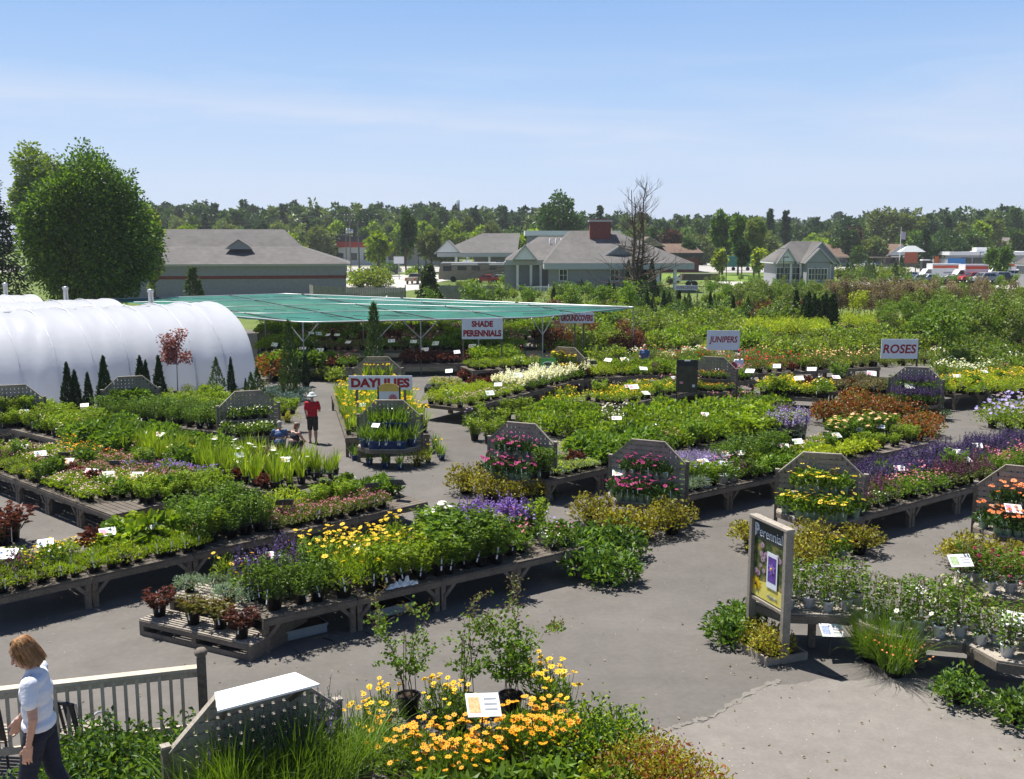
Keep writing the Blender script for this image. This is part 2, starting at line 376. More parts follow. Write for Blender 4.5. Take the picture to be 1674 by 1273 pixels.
# ------------------------------------------------------------------ palette
LF = {
 'mid':    leaf('leaf_mid', (.078,.155,.018), (.18,.29,.028)),
 'dark':   leaf('leaf_dark', (.025,.068,.014), (.072,.145,.026), trans=.22),
 'bright': leaf('leaf_bright', (.15,.26,.015), (.32,.41,.03)),
 'lime':   leaf('leaf_lime', (.30,.40,.025), (.50,.55,.05)),
 'gold':   leaf('leaf_gold', (.24,.26,.025), (.38,.33,.035)),
 'olive':  leaf('leaf_olive', (.10,.14,.03), (.20,.24,.06)),
 'grey':   leaf('leaf_grey', (.20,.29,.20), (.34,.44,.33), trans=.2),
 'blue':   leaf('leaf_blue', (.07,.13,.13), (.16,.24,.24), trans=.15),
 'maroon': leaf('leaf_maroon', (.06,.018,.02), (.16,.045,.035)),
 'rust':   leaf('leaf_rust', (.22,.055,.02), (.34,.13,.03)),
 'tan':    leaf('leaf_tan', (.20,.15,.09), (.34,.27,.18)),
 'bronze': leaf('leaf_bronze', (.16,.09,.03), (.16,.19,.04)),
 'conifer':leaf('leaf_conifer', (.010,.035,.010), (.035,.085,.018), trans=.12),
 'yewgreen':leaf('leaf_yew', (.035,.075,.015), (.09,.16,.03), trans=.2),
 'hazygreen':leaf('leaf_far', (.04,.095,.022), (.095,.175,.035), trans=.2),
 'fargold':leaf('leaf_far_pale', (.10,.16,.04), (.19,.25,.08), trans=.2),
 'fardark':leaf('leaf_far_dark', (.022,.062,.02), (.05,.115,.03), trans=.12),
 'mauvepink': leaf('leaf_mauve_pink', (.20,.06,.085), (.36,.16,.17)),
 'mauve':  leaf('leaf_mauve', (.15,.10,.10), (.22,.19,.12)),
}
def petal(n, a, b=None, trans=.3): return leaf('petal_'+n, a, b or [x*.8 for x in a], trans=trans, rough=.6, tint=.1)
PT = {
 'yellow': petal('yellow', (.80,.50,.008), (.84,.60,.014)), 'gold': petal('gold', (.85,.60,.05), (.86,.68,.10)), 'orange': petal('orange', (.83,.33,.004), (.85,.44,.006)),
 'pink': petal('pink', (.48,.11,.20), (.62,.24,.34)), 'palepink': petal('pale_pink', (.72,.42,.48), (.80,.58,.62)),
 'magenta': petal('magenta', (.42,.02,.16), (.58,.06,.28)), 'red': petal('red', (.60,.02,.02), (.75,.06,.05)),
 'coral': petal('coral', (.85,.22,.07), (.85,.36,.14)), 'peach': petal('peach', (.85,.46,.22), (.88,.60,.34)),
 'purple': petal('purple', (.06,.035,.17), (.12,.065,.26)), 'violet': petal('violet', (.20,.10,.52), (.32,.20,.62)),
 'lilac': petal('lilac', (.30,.24,.60), (.46,.38,.70)), 'white': petal('white', (.82,.82,.80), (.85,.84,.70)),
 'blue': petal('blue', (.06,.07,.50), (.14,.14,.62)), 'plum': petal('plum', (.12,.02,.10), (.20,.05,.15)),
}
M_cen_dark = plain('flower_centre_dark', (.05,.025,.012)); M_cen_y = plain('flower_centre_yellow', (.60,.32,.03)); M_cen_o = plain('flower_centre_orange', (.42,.14,.01))
M_stem = leaf('stem_green', (.05,.10,.02), (.09,.15,.03), trans=0); M_twig = plain('twig_brown', (.12,.08,.05)); M_bark = wood('bark', (.16,.12,.09), (.05,.04,.03)); M_bark_grey = wood('bark_grey', (.24,.22,.20), (.09,.08,.07))
M_pot = plain('pot_black_plastic', (.012,.012,.013), rough=.45, var=.3); M_mint = plain('pot_mint_plastic', (.33,.50,.39), rough=.45, var=.06); M_potw = plain('pot_white_plastic', (.60,.64,.68), rough=.45, var=.05)
M_potb = plain('pot_blue_plastic', (.02,.06,.20), rough=.45); M_potg = plain('pot_grey_plastic', (.30,.34,.36), rough=.5)
M_soil = plain('potting_soil', (.035,.024,.016), rough=1, var=.4, scale=60); M_tagw = plain('plant_label_white', (.80,.80,.80), rough=.5, var=.03)
M_print = plain('label_print_grey', (.30,.32,.36), rough=.6)

# ------------------------------------------------------------------ parts of a plant
def pot_mb(r=.085, h=.17, m=M_pot, square=False):
    b = MB(); n = 12; r *= 1.22 if r < .09 else 1.0
    b.lathe((0,0,0), [(0,.002),(r*.78,.0),(r*.97,h*.86),(r*1.06,h*.86),(r*1.08,h),(r*.96,h),(r*.93,h*.9)], m, n)
    b.disc((0,0,h*.9), r*.94, M_soil, n); return b
def label_mb(r, h, rng):
    b = MB(); a = rng.uniform(-2.2, -.9); r *= 1.15; x, y = math.cos(a)*r*.9, math.sin(a)*r*.9
    t = rng.uniform(-.25, .25)
    M = Matrix.Rotation(a+math.pi/2, 3, 'Z') @ Matrix.Rotation(t, 3, 'Y') @ Matrix.Rotation(rng.uniform(-.25,.1), 3, 'X')
    b.box((x*1.15, y*1.15, h+.0), (.020, .002, .17), M_tagw, M=M); return b
def mound_pts(rng, n, Rr, H, z0, fill=.55, flat=.0):
    d = rng.normal(size=(n, 3)); d[:, 2] = np.abs(d[:, 2])*(1-flat) + .05; d /= np.linalg.norm(d, axis=1, keepdims=True)
    lump = 1 + .16*np.sin(d[:, 0]*5+rng.uniform(0, 6))*np.sin(d[:, 1]*5+rng.uniform(0, 6))
    r = (fill+(1-fill)*rng.random(n)**.6)*lump
    p = d*r[:, None]*np.array([Rr, Rr, H]); p[:, 2] += z0
    return p, d
def mound_mb(rng, n, Rr, H, z0, L, W, m, up=.5, fill=.5, droop=.15, core=True, m2=None, frac2=0, jit=.6):
    b = MB(); p, d = mound_pts(rng, n, Rr, H, z0, fill)
    dd = d + rng.normal(size=(n, 3))*jit + np.array([0, 0, up])
    Ls = L*rng.uniform(.65, 1.2, n)
    k = int(n*(1-frac2))
    b.leaves(p[:k]-dd[:k]*L*.3, dd[:k], Ls[:k], W, m, rng, droop=droop)
    if m2 is not None and k < n: b.leaves(p[k:]-dd[k:]*L*.3+d[k:]*L*.3, dd[k:], Ls[k:], W, m2, rng, droop=droop)
    if core:
        q, _ = mound_pts(rng, 14, Rr*.5, H*.8, z0, .6); b.stems(np.tile([0, 0, z0-.02], (14, 1)) + rng.normal(size=(14, 3))*[.02,.02,0], q, .004, M_stem)
    return b
def upright_mb(rng, stems, Rr, H, z0, L, W, m, spread=.45, per=16):
    """leafy upright stems"""
    b = MB(); a = rng.uniform(0, 6.28, stems); rr = Rr*np.sqrt(rng.random(stems)); h = H*rng.uniform(.7, 1.08, stems)
    base = np.stack([np.cos(a)*rr*.45, np.sin(a)*rr*.45, np.full(stems, z0)], 1); tip = np.stack([np.cos(a)*rr, np.sin(a)*rr, z0+h], 1)
    b.stems(base, tip, .0035, M_stem)
    t = rng.random((stems, per))**.8; P = base[:, None, :] + (tip-base)[:, None, :]*t[..., None]
    P = P.reshape(-1, 3); q = rng.uniform(0, 6.28, len(P)); d = np.stack([np.cos(q), np.sin(q), rng.uniform(.1, 1.1, len(P))], 1)
    b.leaves(P, d, L*rng.uniform(.6, 1.15, len(P)), W, m, rng, droop=.2)
    return b, tip
def spikes(b, rng, base, L, m, w_=.02, n=9, mstem=M_stem):
    """flower spikes starting at base points"""
    base = np.asarray(base, float); k = len(base); d = np.stack([rng.normal(size=k)*.14, rng.normal(size=k)*.14, np.ones(k)], 1); d /= np.linalg.norm(d, axis=1, keepdims=True)
    Ls = L*rng.uniform(.6, 1.15, k)
    b.stems(base, base+d*Ls[:, None], .003, mstem)
    t = np.linspace(.25, 1, n); P = base[:, None, :] + d[:, None, :]*(Ls[:, None]*t)[..., None]
    P = P.reshape(-1, 3); q = rng.uniform(0, 6.28, len(P)); sz = np.tile(1.25-t*.8, k)
    dd = np.stack([np.cos(q), np.sin(q), rng.uniform(.2, .9, len(P))], 1)
    b.leaves(P, dd, w_*1.3*sz, w_*sz, m, rng, fold=.4)
def heads(rng, pts, rad, mp_, mc, petals=8, tilt=.35, var=.2):
    b = MB(); n = len(pts); nm = rng.normal(size=(n, 3))*tilt; nm[:, 2] = 1
    b.daisies(pts, nm, rad*rng.uniform(1-var, 1+var, n), mp_, mc, rng, petals=petals); return b
def dome(rng, n, Rr, H, z0):
    a = rng.uniform(0, 6.28, n); r = Rr*np.sqrt(rng.random(n)); return np.stack([r*np.cos(a), r*np.sin(a), z0+H*np.sqrt(np.maximum(0, 1-(r/Rr)**2*.75))*rng.uniform(.82, 1.08, n)], 1)

def sp_daisy(rng, H=.30, Rr=.19, n=150, lf='mid', pet='yellow', cen=M_cen_y, nf=22, rad=.028, z0=.16, L=.07, W=.014, pot=M_pot, pr=.085, ph=.17, petals=8, fh=.12):
    F1 = mound_mb(rng, n, Rr, H, z0, L, W, LF[lf], up=.9); P = dome(rng, nf, Rr*1.05, H+fh*.7, z0)
    st = MB(); q = P.copy(); q[:, 2] -= fh; q[:, :2] *= .85; st.stems(q, P, .003, M_stem); F1.merge(st)
    return [('pot', pot_mb(pr, ph, pot)), ('foliage', F1), ('flowers', heads(rng, P, rad, PT[pet], cen, petals)), ('plant_label', label_mb(pr, ph, rng))]
def sp_spike(rng, H=.24, Rr=.18, lf='mid', pet='purple', ns=26, SL=.26, w_=.024, n=120, z0=.15, L=.07, W=.025, pot=M_pot, nb=9):
    F1 = mound_mb(rng, n, Rr, H, z0, L, W, LF[lf], up=.7); b = MB(); P = dome(rng, ns, Rr, H*.85, z0); spikes(b, rng, P, SL, PT[pet], w_, nb)
    return [('pot', pot_mb(m=pot)), ('foliage', F1), ('flowers', b), ('plant_label', label_mb(.085, .17, rng))]
def sp_mound(rng, H=.22, Rr=.19, n=170, lf='mid', L=.07, W=.035, z0=.14, pot=M_pot, pr=.085, ph=.17, up=.5, lf2=None, frac2=0, fl=None, nf=0, rad=.015, tagp=True, droop=.15, cen=None, petals=5, fh=.02):
    F1 = mound_mb(rng, n, Rr, H, z0, L, W, LF[lf], up=up, m2=LF[lf2] if lf2 else None, frac2=frac2, droop=droop)
    out_ = [('pot', pot_mb(pr, ph, pot)), ('foliage', F1)]
    if fl: out_.append(('flowers', heads(rng, dome(rng, nf, Rr, H+fh, z0), rad, PT[fl], cen, petals, tilt=.6)))
    if tagp: out_.append(('plant_label', label_mb(pr, ph, rng)))
    return out_
def sp_blade(rng, n=46, L=.5, W=.02, lf='mid', lean=.5, z0=.15, fl=None, nf=0, rad=.05, pot=M_pot, spread=.07, fh=.45, pr=.085, ph=.17, trumpet=False):
    b = MB(); a = rng.uniform(0, 6.28, n); r = spread*np.sqrt(rng.random(n)); base = np.stack([np.cos(a)*r, np.sin(a)*r, np.full(n, z0)], 1)
    b.blades(base, a+rng.normal(size=n)*.5, np.abs(rng.normal(size=n))*lean+.08, L*rng.uniform(.6, 1.1, n), W, LF[lf], rng)
    out_ = [('pot', pot_mb(pr, ph, pot)), ('foliage', b)]
    if fl:
        P = dome(rng, nf, spread*2.4, .06, z0+fh); f = MB(); q = P*np.array([.3,.3,1]); q[:, 2] = z0; f.stems(q, P, .004, M_stem)
        nm = rng.normal(size=(nf, 3))*.7; nm[:, 2] = .8
        f.daisies(P, nm, rad*rng.uniform(.8, 1.2, nf), PT[fl], M_cen_y if trumpet else None, rng, petals=6, cup=.5 if trumpet else .2, cen=.22); out_.append(('flowers', f))
    out_.append(('plant_label', label_mb(pr, ph, rng))); return out_
def sp_up(rng, H=.42, Rr=.15, stems=16, lf='mid', L=.08, W=.028, z0=.16, per=16, fl=None, nf=0, rad=.03, pot=M_pot, cen=None, petals=9, pr=.085, ph=.17, double=False):
    b, tip = upright_mb(rng, stems, Rr, H, z0, L, W, LF[lf], per=per); out_ = [('pot', pot_mb(pr, ph, pot)), ('foliage', b)]
    if fl:
        P = tip[:nf]+np.array([0, 0, .03]); f = heads(rng, P, rad, PT[fl], cen, petals, tilt=.25)
        if double: f.merge(heads(rng, P+np.array([0, 0, .012]), rad*.75, PT[fl], None, petals, tilt=.2)); f.stems(P-[0,0,.06], P, .004, M_stem)
        out_.append(('flowers', f))
    out_.append(('plant_label', label_mb(pr, ph, rng))); return out_
def sp_vine(rng, H=.62, pet='white', nf=7, pot=M_potw, lf='mid', lf2='bronze', rad=.045, n=270, pr=.105, ph=.2, R_=.19):
    """climber on three thin canes in a printed pot"""
    p = pot_mb(pr, ph, pot); 
    for k in range(3): a = 2.1*k-1.2; p.box((math.cos(a)*pr*.99, math.sin(a)*pr*.99, ph*.5), (.004, .06, .07), M_print, rz=a)
    c = MB()
    for k in range(3): a = 2.1*k+.4; c.tube([(math.cos(a)*.05, math.sin(a)*.05, ph*.8), (math.cos(a)*.055, math.sin(a)*.055, ph+H)], .004, M_twig, 4)
    c.tube([(.055*math.cos(q), .055*math.sin(q), ph+H*.95) for q in np.linspace(0, 6.28, 9)], .003, M_twig, 4)
    b = MB(); t = rng.random(n); a = t*14+rng.uniform(0, 6, n); r = .05+R_*.7*rng.random(n)**1.5
    P = np.stack([np.cos(a)*r, np.sin(a)*r, ph*.9+H*1.02*t], 1); d = np.stack([np.cos(a), np.sin(a), rng.uniform(-.3, .6, n)], 1)+rng.normal(size=(n, 3))*.4
    k = int(n*.75); b.leaves(P[:k], d[:k], .075*rng.uniform(.6, 1.2, k), .045, LF[lf], rng); b.leaves(P[k:], d[k:], .05, .026, LF[lf2], rng)
    for j in range(4):
        a0 = rng.uniform(0, 6); b.tube([(.05*math.cos(a0+s*5), .05*math.sin(a0+s*5), ph+H*s) for s in np.linspace(0, 1.05, 12)], .003, M_twig, 3)
    out_ = [('pot', p), ('trellis', c), ('foliage', b)]
    if nf:
        i = rng.choice(n, nf); out_.append(('flowers', heads(rng, P[i]+d[i]*.06, rad, PT[pet], M_cen_y, 6, tilt=1.0)))
    f = MB(); f.box((pr*.4, -pr*.7, ph+.12), (.028, .002, .12), M_tagw, M=Matrix.Rotation(rng.uniform(-.5,.5), 3, 'Y')); out_.append(('plant_label', f))
    return out_
def sp_shrub(rng, H=.5, Rr=.32, n=420, lf='mid', L=.06, W=.03, z0=.12, lf2=None, frac2=0, pot=M_pot, pr=.14, ph=.24, fl=None, nf=0, rad=.03, up=.6, lobes=6, droop=.1, cen=None, petals=6):
    """bushy shrub grown from several lobes so that its outline is uneven"""
    b = MB()
    for k in range(lobes):
        a = 6.28*k/lobes+rng.uniform(-.4, .4); o = np.array([math.cos(a)*Rr*.45, math.sin(a)*Rr*.45, rng.uniform(.0, .25)*H]); s_ = rng.uniform(.5, .72)
        m = mound_mb(rng, n//lobes, Rr*s_, H*s_*rng.uniform(.95, 1.25), z0, L, W, LF[lf], up=up, m2=LF[lf2] if lf2 else None, frac2=frac2, droop=droop, core=False, jit=.8)
        b.merge(m, Matrix.Translation(o))
    q, _ = mound_pts(rng, 22, Rr*.75, H*.9, z0, .7); b.stems(np.tile([0, 0, z0], (22, 1)), q, .005, M_twig)
    out_ = [('pot', pot_mb(pr, ph, pot)), ('foliage', b)]
    if fl: out_.append(('flowers', heads(rng, dome(rng, nf, Rr*.95, H, z0+.02), rad, PT[fl], cen, petals, tilt=.8)))
    return out_
def sp_cone(rng, H=1.8, Rr=.38, n=1500, lf='conifer', L=.15, W=.07, z0=.15, pot=M_pot, power=.8, pr=.2, ph=.3, leader=0.0):
    b = MB(); t = rng.random(n)**1.25; a = rng.uniform(0, 6.28, n); prof = Rr*(1-t)**power*np.minimum(1, .55+t*4)*(1+.12*np.sin(a*3+t*9)); r = prof*(.7+.3*rng.random(n))
    P = np.stack([np.cos(a)*r, np.sin(a)*r, z0+.02+t*H], 1); d = np.stack([np.cos(a)*.6, np.sin(a)*.6, np.full(n, .9)], 1)+rng.normal(size=(n, 3))*.35
    b.leaves(P-d*L*.4, d, L*rng.uniform(.6, 1.2, n), W, LF[lf], rng)
    b.tube([(0,0,ph*.8),(0,0,H*.95+z0+leader)], [.03,.006], M_bark, 5); 
    return [('pot', pot_mb(pr, ph, pot)), ('foliage', b)]
def sp_youngtree(rng, H=2.0, Rr=.5, stem=.7, n=520, lf='mid', L=.17, W=.11, pot=M_pot, pr=.2, ph=.3, lf2=None, frac2=.3, tall=1.0):
    t_ = MB(); t_.tube([(0,0,ph*.8),(.02,.01,ph+stem),(0,.02,ph+stem+(H-stem)*.8)], [.022,.016,.005], M_bark, 5)
    b = MB()
    for k in range(9):
        a = rng.uniform(0, 6.28); z = ph+stem+rng.uniform(-.1, .75)*(H-stem); e = np.array([math.cos(a)*Rr*rng.uniform(.5, .95), math.sin(a)*Rr*rng.uniform(.5, .95), z+rng.uniform(.1, .35)*tall])
        t_.tube([(0.01,0.01,z-.1), tuple(e)], [.008,.003], M_twig, 3)
        m = n//9; P = e + np.clip(rng.normal(size=(m, 3)), -1.6, 1.6)*[Rr*.34, Rr*.34, .17*tall]; d = rng.normal(size=(m, 3))+[0,0,.4]
        k2 = int(m*(1-frac2)) if lf2 else m
        b.leaves(P[:k2], d[:k2], L*rng.uniform(.6,1.2,k2), W, LF[lf], rng)
        if lf2: b.leaves(P[k2:], d[k2:], L, W, LF[lf2], rng)
    return [('pot', pot_mb(pr, ph, pot)), ('trunk', t_), ('foliage', b)]

SPEC = {
 'coreopsis': (sp_daisy, dict(nf=12, rad=.026, n=190, lf='bright')),
 'coreopsis_plain': (sp_daisy, dict(nf=5, rad=.028, n=190, H=.34, lf='bright')),
 'helenium': (sp_daisy, dict(pet='orange', cen=M_cen_o, nf=22, rad=.026, lf='bright')),
 'gaillardia': (sp_daisy, dict(pet='orange', cen=M_cen_o, nf=24, rad=.029, H=.36, Rr=.22, n=330, lf='mid', fh=.14, L=.09, W=.016, pr=.11, ph=.2)),
 'goldaisy': (sp_daisy, dict(pet='yellow', cen=M_cen_o, nf=22, rad=.031, H=.36, Rr=.22, n=230, lf='mid', fh=.16, L=.09, W=.016, pr=.11, ph=.2)),
 'gerbera_pink': (sp_daisy, dict(pet='magenta', cen=M_cen_dark, nf=5, rad=.034, H=.22, Rr=.14, n=80, lf='dark', L=.09, W=.04, z0=.17, pot=M_mint, pr=.095, ph=.18, fh=.16, petals=9)),
 'gerbera_red': (sp_daisy, dict(pet='coral', cen=M_cen_dark, nf=7, rad=.034, H=.18, Rr=.14, n=80, lf='dark', L=.09, W=.04, z0=.17, pot=M_mint, pr=.095, ph=.18, fh=.2, petals=9)),
 'rudbeckia': (sp_daisy, dict(pet='gold', cen=M_cen_dark, nf=5, rad=.040, H=.24, Rr=.14, n=100, lf='mid', L=.09, W=.04, z0=.17, pot=M_mint, pr=.095, ph=.18, fh=.12, petals=8)),
 'salvia': (sp_spike, dict(pet='purple', ns=24, SL=.26, w_=.030, H=.2, nb=10)),
 'salvia_mauve': (sp_spike, dict(pet='plum', ns=18, SL=.24, w_=.026, H=.2, nb=9, lf='olive')),
 'catmint': (sp_spike, dict(pet='lilac', ns=44, SL=.22, w_=.034, H=.26, Rr=.2, lf='grey', nb=10, W=.02)),
 'delphinium': (sp_spike, dict(pet='violet', ns=28, SL=.3, w_=.042, H=.26, Rr=.19, nb=11)),
 'lupine_white': (sp_spike, dict(pet='white', ns=6, SL=.3, w_=.07, H=.2, Rr=.16, nb=12)),
 'shasta': (sp_up, dict(fl='white', nf=2, rad=.062, H=.44, Rr=.16, stems=20, per=18, double=True, lf='mid')),
 'phlox_green': (sp_up, dict(H=.42, Rr=.17, stems=20, per=18, lf='mid')),
 'aster_green': (sp_up, dict(H=.34, Rr=.17, stems=22, per=18, lf='bright', L=.065, W=.022)),
 'dark_bush': (sp_up, dict(H=.40, Rr=.2, stems=26, per=16, lf='mid', L=.05, W=.018)),
 'leafy': (sp_mound, dict(H=.3, Rr=.22, n=170, L=.12, W=.06, lf='mid', up=.3)),
 'hosta': (sp_mound, dict(H=.26, Rr=.25, n=80, L=.17, W=.10, lf='bright', up=.15, droop=.3)),
 'low_green': (sp_mound, dict(H=.12, Rr=.16, n=220, L=.05, W=.010, lf='bright', up=1.2)),
 'low_olive': (sp_mound, dict(H=.11, Rr=.16, n=200, L=.05, W=.014, lf='olive', up=.8, lf2='bright', frac2=.4)),
 'pink_mat': (sp_mound, dict(H=.14, Rr=.17, n=170, L=.045, W=.018, lf='olive', fl='pink', nf=22, rad=.013)),
 'palepink_mat': (sp_mound, dict(H=.16, Rr=.18, n=170, L=.05, W=.018, lf='bright', fl='palepink', nf=18, rad=.014)),
 'purple_mat': (sp_mound, dict(H=.17, Rr=.18, n=170, L=.05, W=.02, lf='mid', fl='violet', nf=34, rad=.016)),
 'white_mat': (sp_mound, dict(H=.24, Rr=.18, n=150, L=.06, W=.025, lf='mid', fl='white', nf=14, rad=.018)),
 'yellow_mat': (sp_mound, dict(H=.20, Rr=.18, n=140, L=.05, W=.02, lf='bright', fl='yellow', nf=17, rad=.017)),
 'orange_mat': (sp_mound, dict(H=.18, Rr=.17, n=140, L=.05, W=.02, lf='mid', fl='orange', nf=14, rad=.017)),
 'columbine': (sp_mound, dict(H=.24, Rr=.18, n=150, L=.055, W=.03, lf='mid', fl='pink', nf=14, rad=.018, fh=.1)),
 'lime_mound': (sp_mound, dict(H=.2, Rr=.19, n=130, L=.08, W=.05, lf='lime', up=.3)),
 'pale_mat': (sp_mound, dict(H=.12, Rr=.18, n=170, L=.05, W=.03, lf='lime', lf2='grey', frac2=.5)),
 'maroon_mound': (sp_mound, dict(H=.2, Rr=.18, n=120, L=.09, W=.055, lf='maroon', up=.3)),
 'mauve_mound': (sp_mound, dict(H=.2, Rr=.19, n=150, L=.06, W=.03, lf='mauve', lf2='olive', frac2=.3)),
 'gold_mound': (sp_mound, dict(H=.26, Rr=.22, n=230, L=.05, W=.02, lf='lime', lf2='bright', frac2=.5)),
 'bright_bush': (sp_mound, dict(H=.34, Rr=.26, n=260, L=.09, W=.045, lf='bright', lf2='mid', frac2=.3)),
 'artemisia': (sp_mound, dict(H=.15, Rr=.22, n=340, L=.045, W=.014, lf='grey', up=.9)),
 'coral_stems': (sp_up, dict(H=.24, Rr=.18, stems=20, per=14, lf='maroon', L=.07, W=.03, pr=.11, ph=.19)),
 'sedum_bronze': (sp_up, dict(H=.24, Rr=.17, stems=20, per=14, lf='bronze', L=.07, W=.03, pr=.11, ph=.19)),
 'iris': (sp_blade, dict(n=40, L=.55, W=.026, lf='bright', lean=.28)),
 'iris_white': (sp_blade, dict(n=40, L=.5, W=.026, lf='bright', lean=.28, fl='white', nf=2, rad=.06, fh=.42)),
 'daylily': (sp_blade, dict(n=44, L=.55, W=.02, lf='bright', lean=.6, fl='yellow', nf=3, rad=.042, fh=.42, trumpet=True)),
 'daylily_orange': (sp_blade, dict(n=44, L=.5, W=.02, lf='bright', lean=.6, fl='orange', nf=4, rad=.06, fh=.44, trumpet=True)),
 'daylily_green': (sp_blade, dict(n=44, L=.4, W=.022, lf='mid', lean=.7, pot=M_potb)),
 'grass': (sp_blade, dict(n=190, L=.72, W=.009, lf='mid', lean=.55, spread=.12, pr=.12, ph=.2)),
 'lily': (sp_up, dict(H=.46, Rr=.14, stems=9, per=22, lf='mid', L=.1, W=.025, fl='yellow', nf=7, rad=.06, petals=6)),
 'lily_peach': (sp_up, dict(H=.46, Rr=.16, stems=10, per=22, lf='mid', L=.11, W=.03, fl='peach', nf=6, rad=.042, petals=6)),
 'spirea': (sp_shrub, dict(H=.40, Rr=.28, n=900, L=.055, W=.028, lf='gold', lf2='bronze', frac2=.35, pr=.13, ph=.2)),
 'spirea_near': (sp_shrub, dict(H=.50, Rr=.36, n=1500, L=.045, W=.02, lf='gold', lf2='rust', frac2=.25, pr=.13, ph=.2, fl='plum', nf=20, rad=.010, lobes=9)),
 'green_shrub': (sp_shrub, dict(H=.6, Rr=.34, n=1500, L=.05, W=.026, lf='bright', lf2='dark', frac2=.4, pr=.14, ph=.22, lobes=9)),
 'peony': (sp_shrub, dict(H=.52, Rr=.36, n=2600, L=.05, W=.018, lf='dark', lf2='mid', frac2=.35, up=.25, droop=.3)),
 'peony_bright': (sp_shrub, dict(H=.48, Rr=.36, n=700, L=.12, W=.04, lf='mid', lf2='dark', frac2=.35, up=.35, droop=.25)),
 'red_barberry': (sp_shrub, dict(H=.52, Rr=.38, n=900, L=.075, W=.045, lf='rust', lf2='bronze', frac2=.4)),
 'variegated': (sp_shrub, dict(H=.42, Rr=.28, n=330, L=.06, W=.03, lf='grey', lf2='mid', frac2=.4, pot=M_potg)),
 'white_bush': (sp_shrub, dict(H=.55, Rr=.36, n=520, L=.06, W=.03, lf='mid', lf2='bright', frac2=.4, fl='white', nf=34, rad=.032)),
 'lilac_bush': (sp_shrub, dict(H=.62, Rr=.42, n=520, L=.07, W=.03, lf='bright', lf2='mid', frac2=.4, fl='lilac', nf=26, rad=.045)),
 'rose_red': (sp_shrub, dict(H=.55, Rr=.32, n=330, L=.06, W=.035, lf='mid', lf2='bronze', frac2=.5, fl='red', nf=7, rad=.036)),
 'rose_orange': (sp_shrub, dict(H=.55, Rr=.32, n=330, L=.06, W=.035, lf='mid', lf2='bronze', frac2=.4, fl='peach', nf=7, rad=.034)),
 'rose_green': (sp_shrub, dict(H=.6, Rr=.34, n=330, L=.07, W=.04, lf='olive', lf2='mid', frac2=.4)),
 'field_green': (sp_shrub, dict(H=1.0, Rr=.52, n=420, L=.16, W=.10, lf='mid', lf2='bright', frac2=.4, pr=.2, ph=.3)),
 'field_bright': (sp_shrub, dict(H=.9, Rr=.55, n=420, L=.16, W=.10, lf='bright', lf2='olive', frac2=.45, pr=.2, ph=.3)),
 'field_dark': (sp_shrub, dict(H=1.1, Rr=.5, n=420, L=.16, W=.09, lf='dark', lf2='mid', frac2=.3, pr=.2, ph=.3)),
 'field_olive': (sp_shrub, dict(H=1.1, Rr=.55, n=420, L=.15, W=.09, lf='olive', lf2='mid', frac2=.5, pr=.2, ph=.3)),
 'field_maroon': (sp_shrub, dict(H=1.1, Rr=.5, n=420, L=.12, W=.06, lf='maroon', lf2='rust', frac2=.2, pr=.2, ph=.3)),
 'gold_ball': (sp_shrub, dict(H=.5, Rr=.36, n=600, L=.07, W=.02, lf='gold', lf2='lime', frac2=.4)),
 'blue_juniper': (sp_shrub, dict(H=.5, Rr=.5, n=800, L=.09, W=.03, lf='blue', up=.7)),
 'green_juniper': (sp_shrub, dict(H=.7, Rr=.5, n=800, L=.10, W=.03, lf='yewgreen', up=.8)),
 'broom': (sp_blade, dict(n=420, L=.85, W=.008, lf='mid', lean=.55, spread=.20, pr=.14, ph=.24, fl='coral', nf=40, rad=.016, fh=.3)),
 'vine_white': (sp_vine, dict(pet='white', nf=4)), 'vine_magenta': (sp_vine, dict(pet='magenta', nf=8, H=.5)), 'vine_lilac': (sp_vine, dict(pet='lilac', nf=6, H=.55)),
 'arborvitae': (sp_cone, dict(H=1.9, Rr=.36)), 'arborvitae_small': (sp_cone, dict(H=1.3, Rr=.28, n=1000)), 'spruce_young': (sp_cone, dict(H=1.7, Rr=.6, n=900, lf='yewgreen', L=.16, W=.05, power=1.0)),
 'weeping_conifer': (sp_cone, dict(H=3.0, Rr=.5, n=1600, lf='yewgreen', L=.22, W=.05, power=.5)),
 'tree_young': (sp_youngtree, dict()), 'tree_yellow': (sp_youngtree, dict(lf='lime')), 'tree_maroon': (sp_youngtree, dict(lf='mauvepink', H=2.5, Rr=.5, stem=1.3, n=1300, lf2='maroon', L=.13, W=.08)),
 'tree_olive': (sp_youngtree, dict(lf='olive', lf2='mid', H=2.4, Rr=.5)),
 'tree_tan': (sp_youngtree, dict(lf='tan', lf2='mauve', frac2=.6, H=2.9, Rr=.5, stem=.8, n=800, tall=1.6, L=.15, W=.09)),
}
_proto = {}
def proto(spec, var):
    k = (spec, var)
    if k not in _proto:
        rng = np.random.default_rng(abs(hash_s(spec))*7+var); fn, kw = SPEC[spec]; kw = dict(kw)
        if fn in (sp_daisy, sp_mound): kw['n'] = int(kw.get('n', 160)*1.35)
        if fn is sp_up: kw['stems'] = int(kw.get('stems', 16)*1.3)
        parts = fn(rng, **kw); g_ = {sp_daisy: (1.38, 1.22), sp_mound: (1.42, 1.3), sp_up: (1.45, 1.15), sp_spike: (1.4, 1.12), sp_blade: (1.25, 1.1), sp_shrub: (1.45, 1.25)}.get(fn)
        if g_:
            z_ = kw.get('z0', .13); M_ = Matrix.Translation((0, 0, z_*.82)) @ Matrix.Diagonal((g_[0], g_[0], g_[1], 1)) @ Matrix.Translation((0, 0, -z_))
            for n_, mb_ in parts:
                if n_ in ('foliage', 'flowers'): mb_.xform(M_)
        _proto[k] = [parts, None, None]
    return _proto[k]
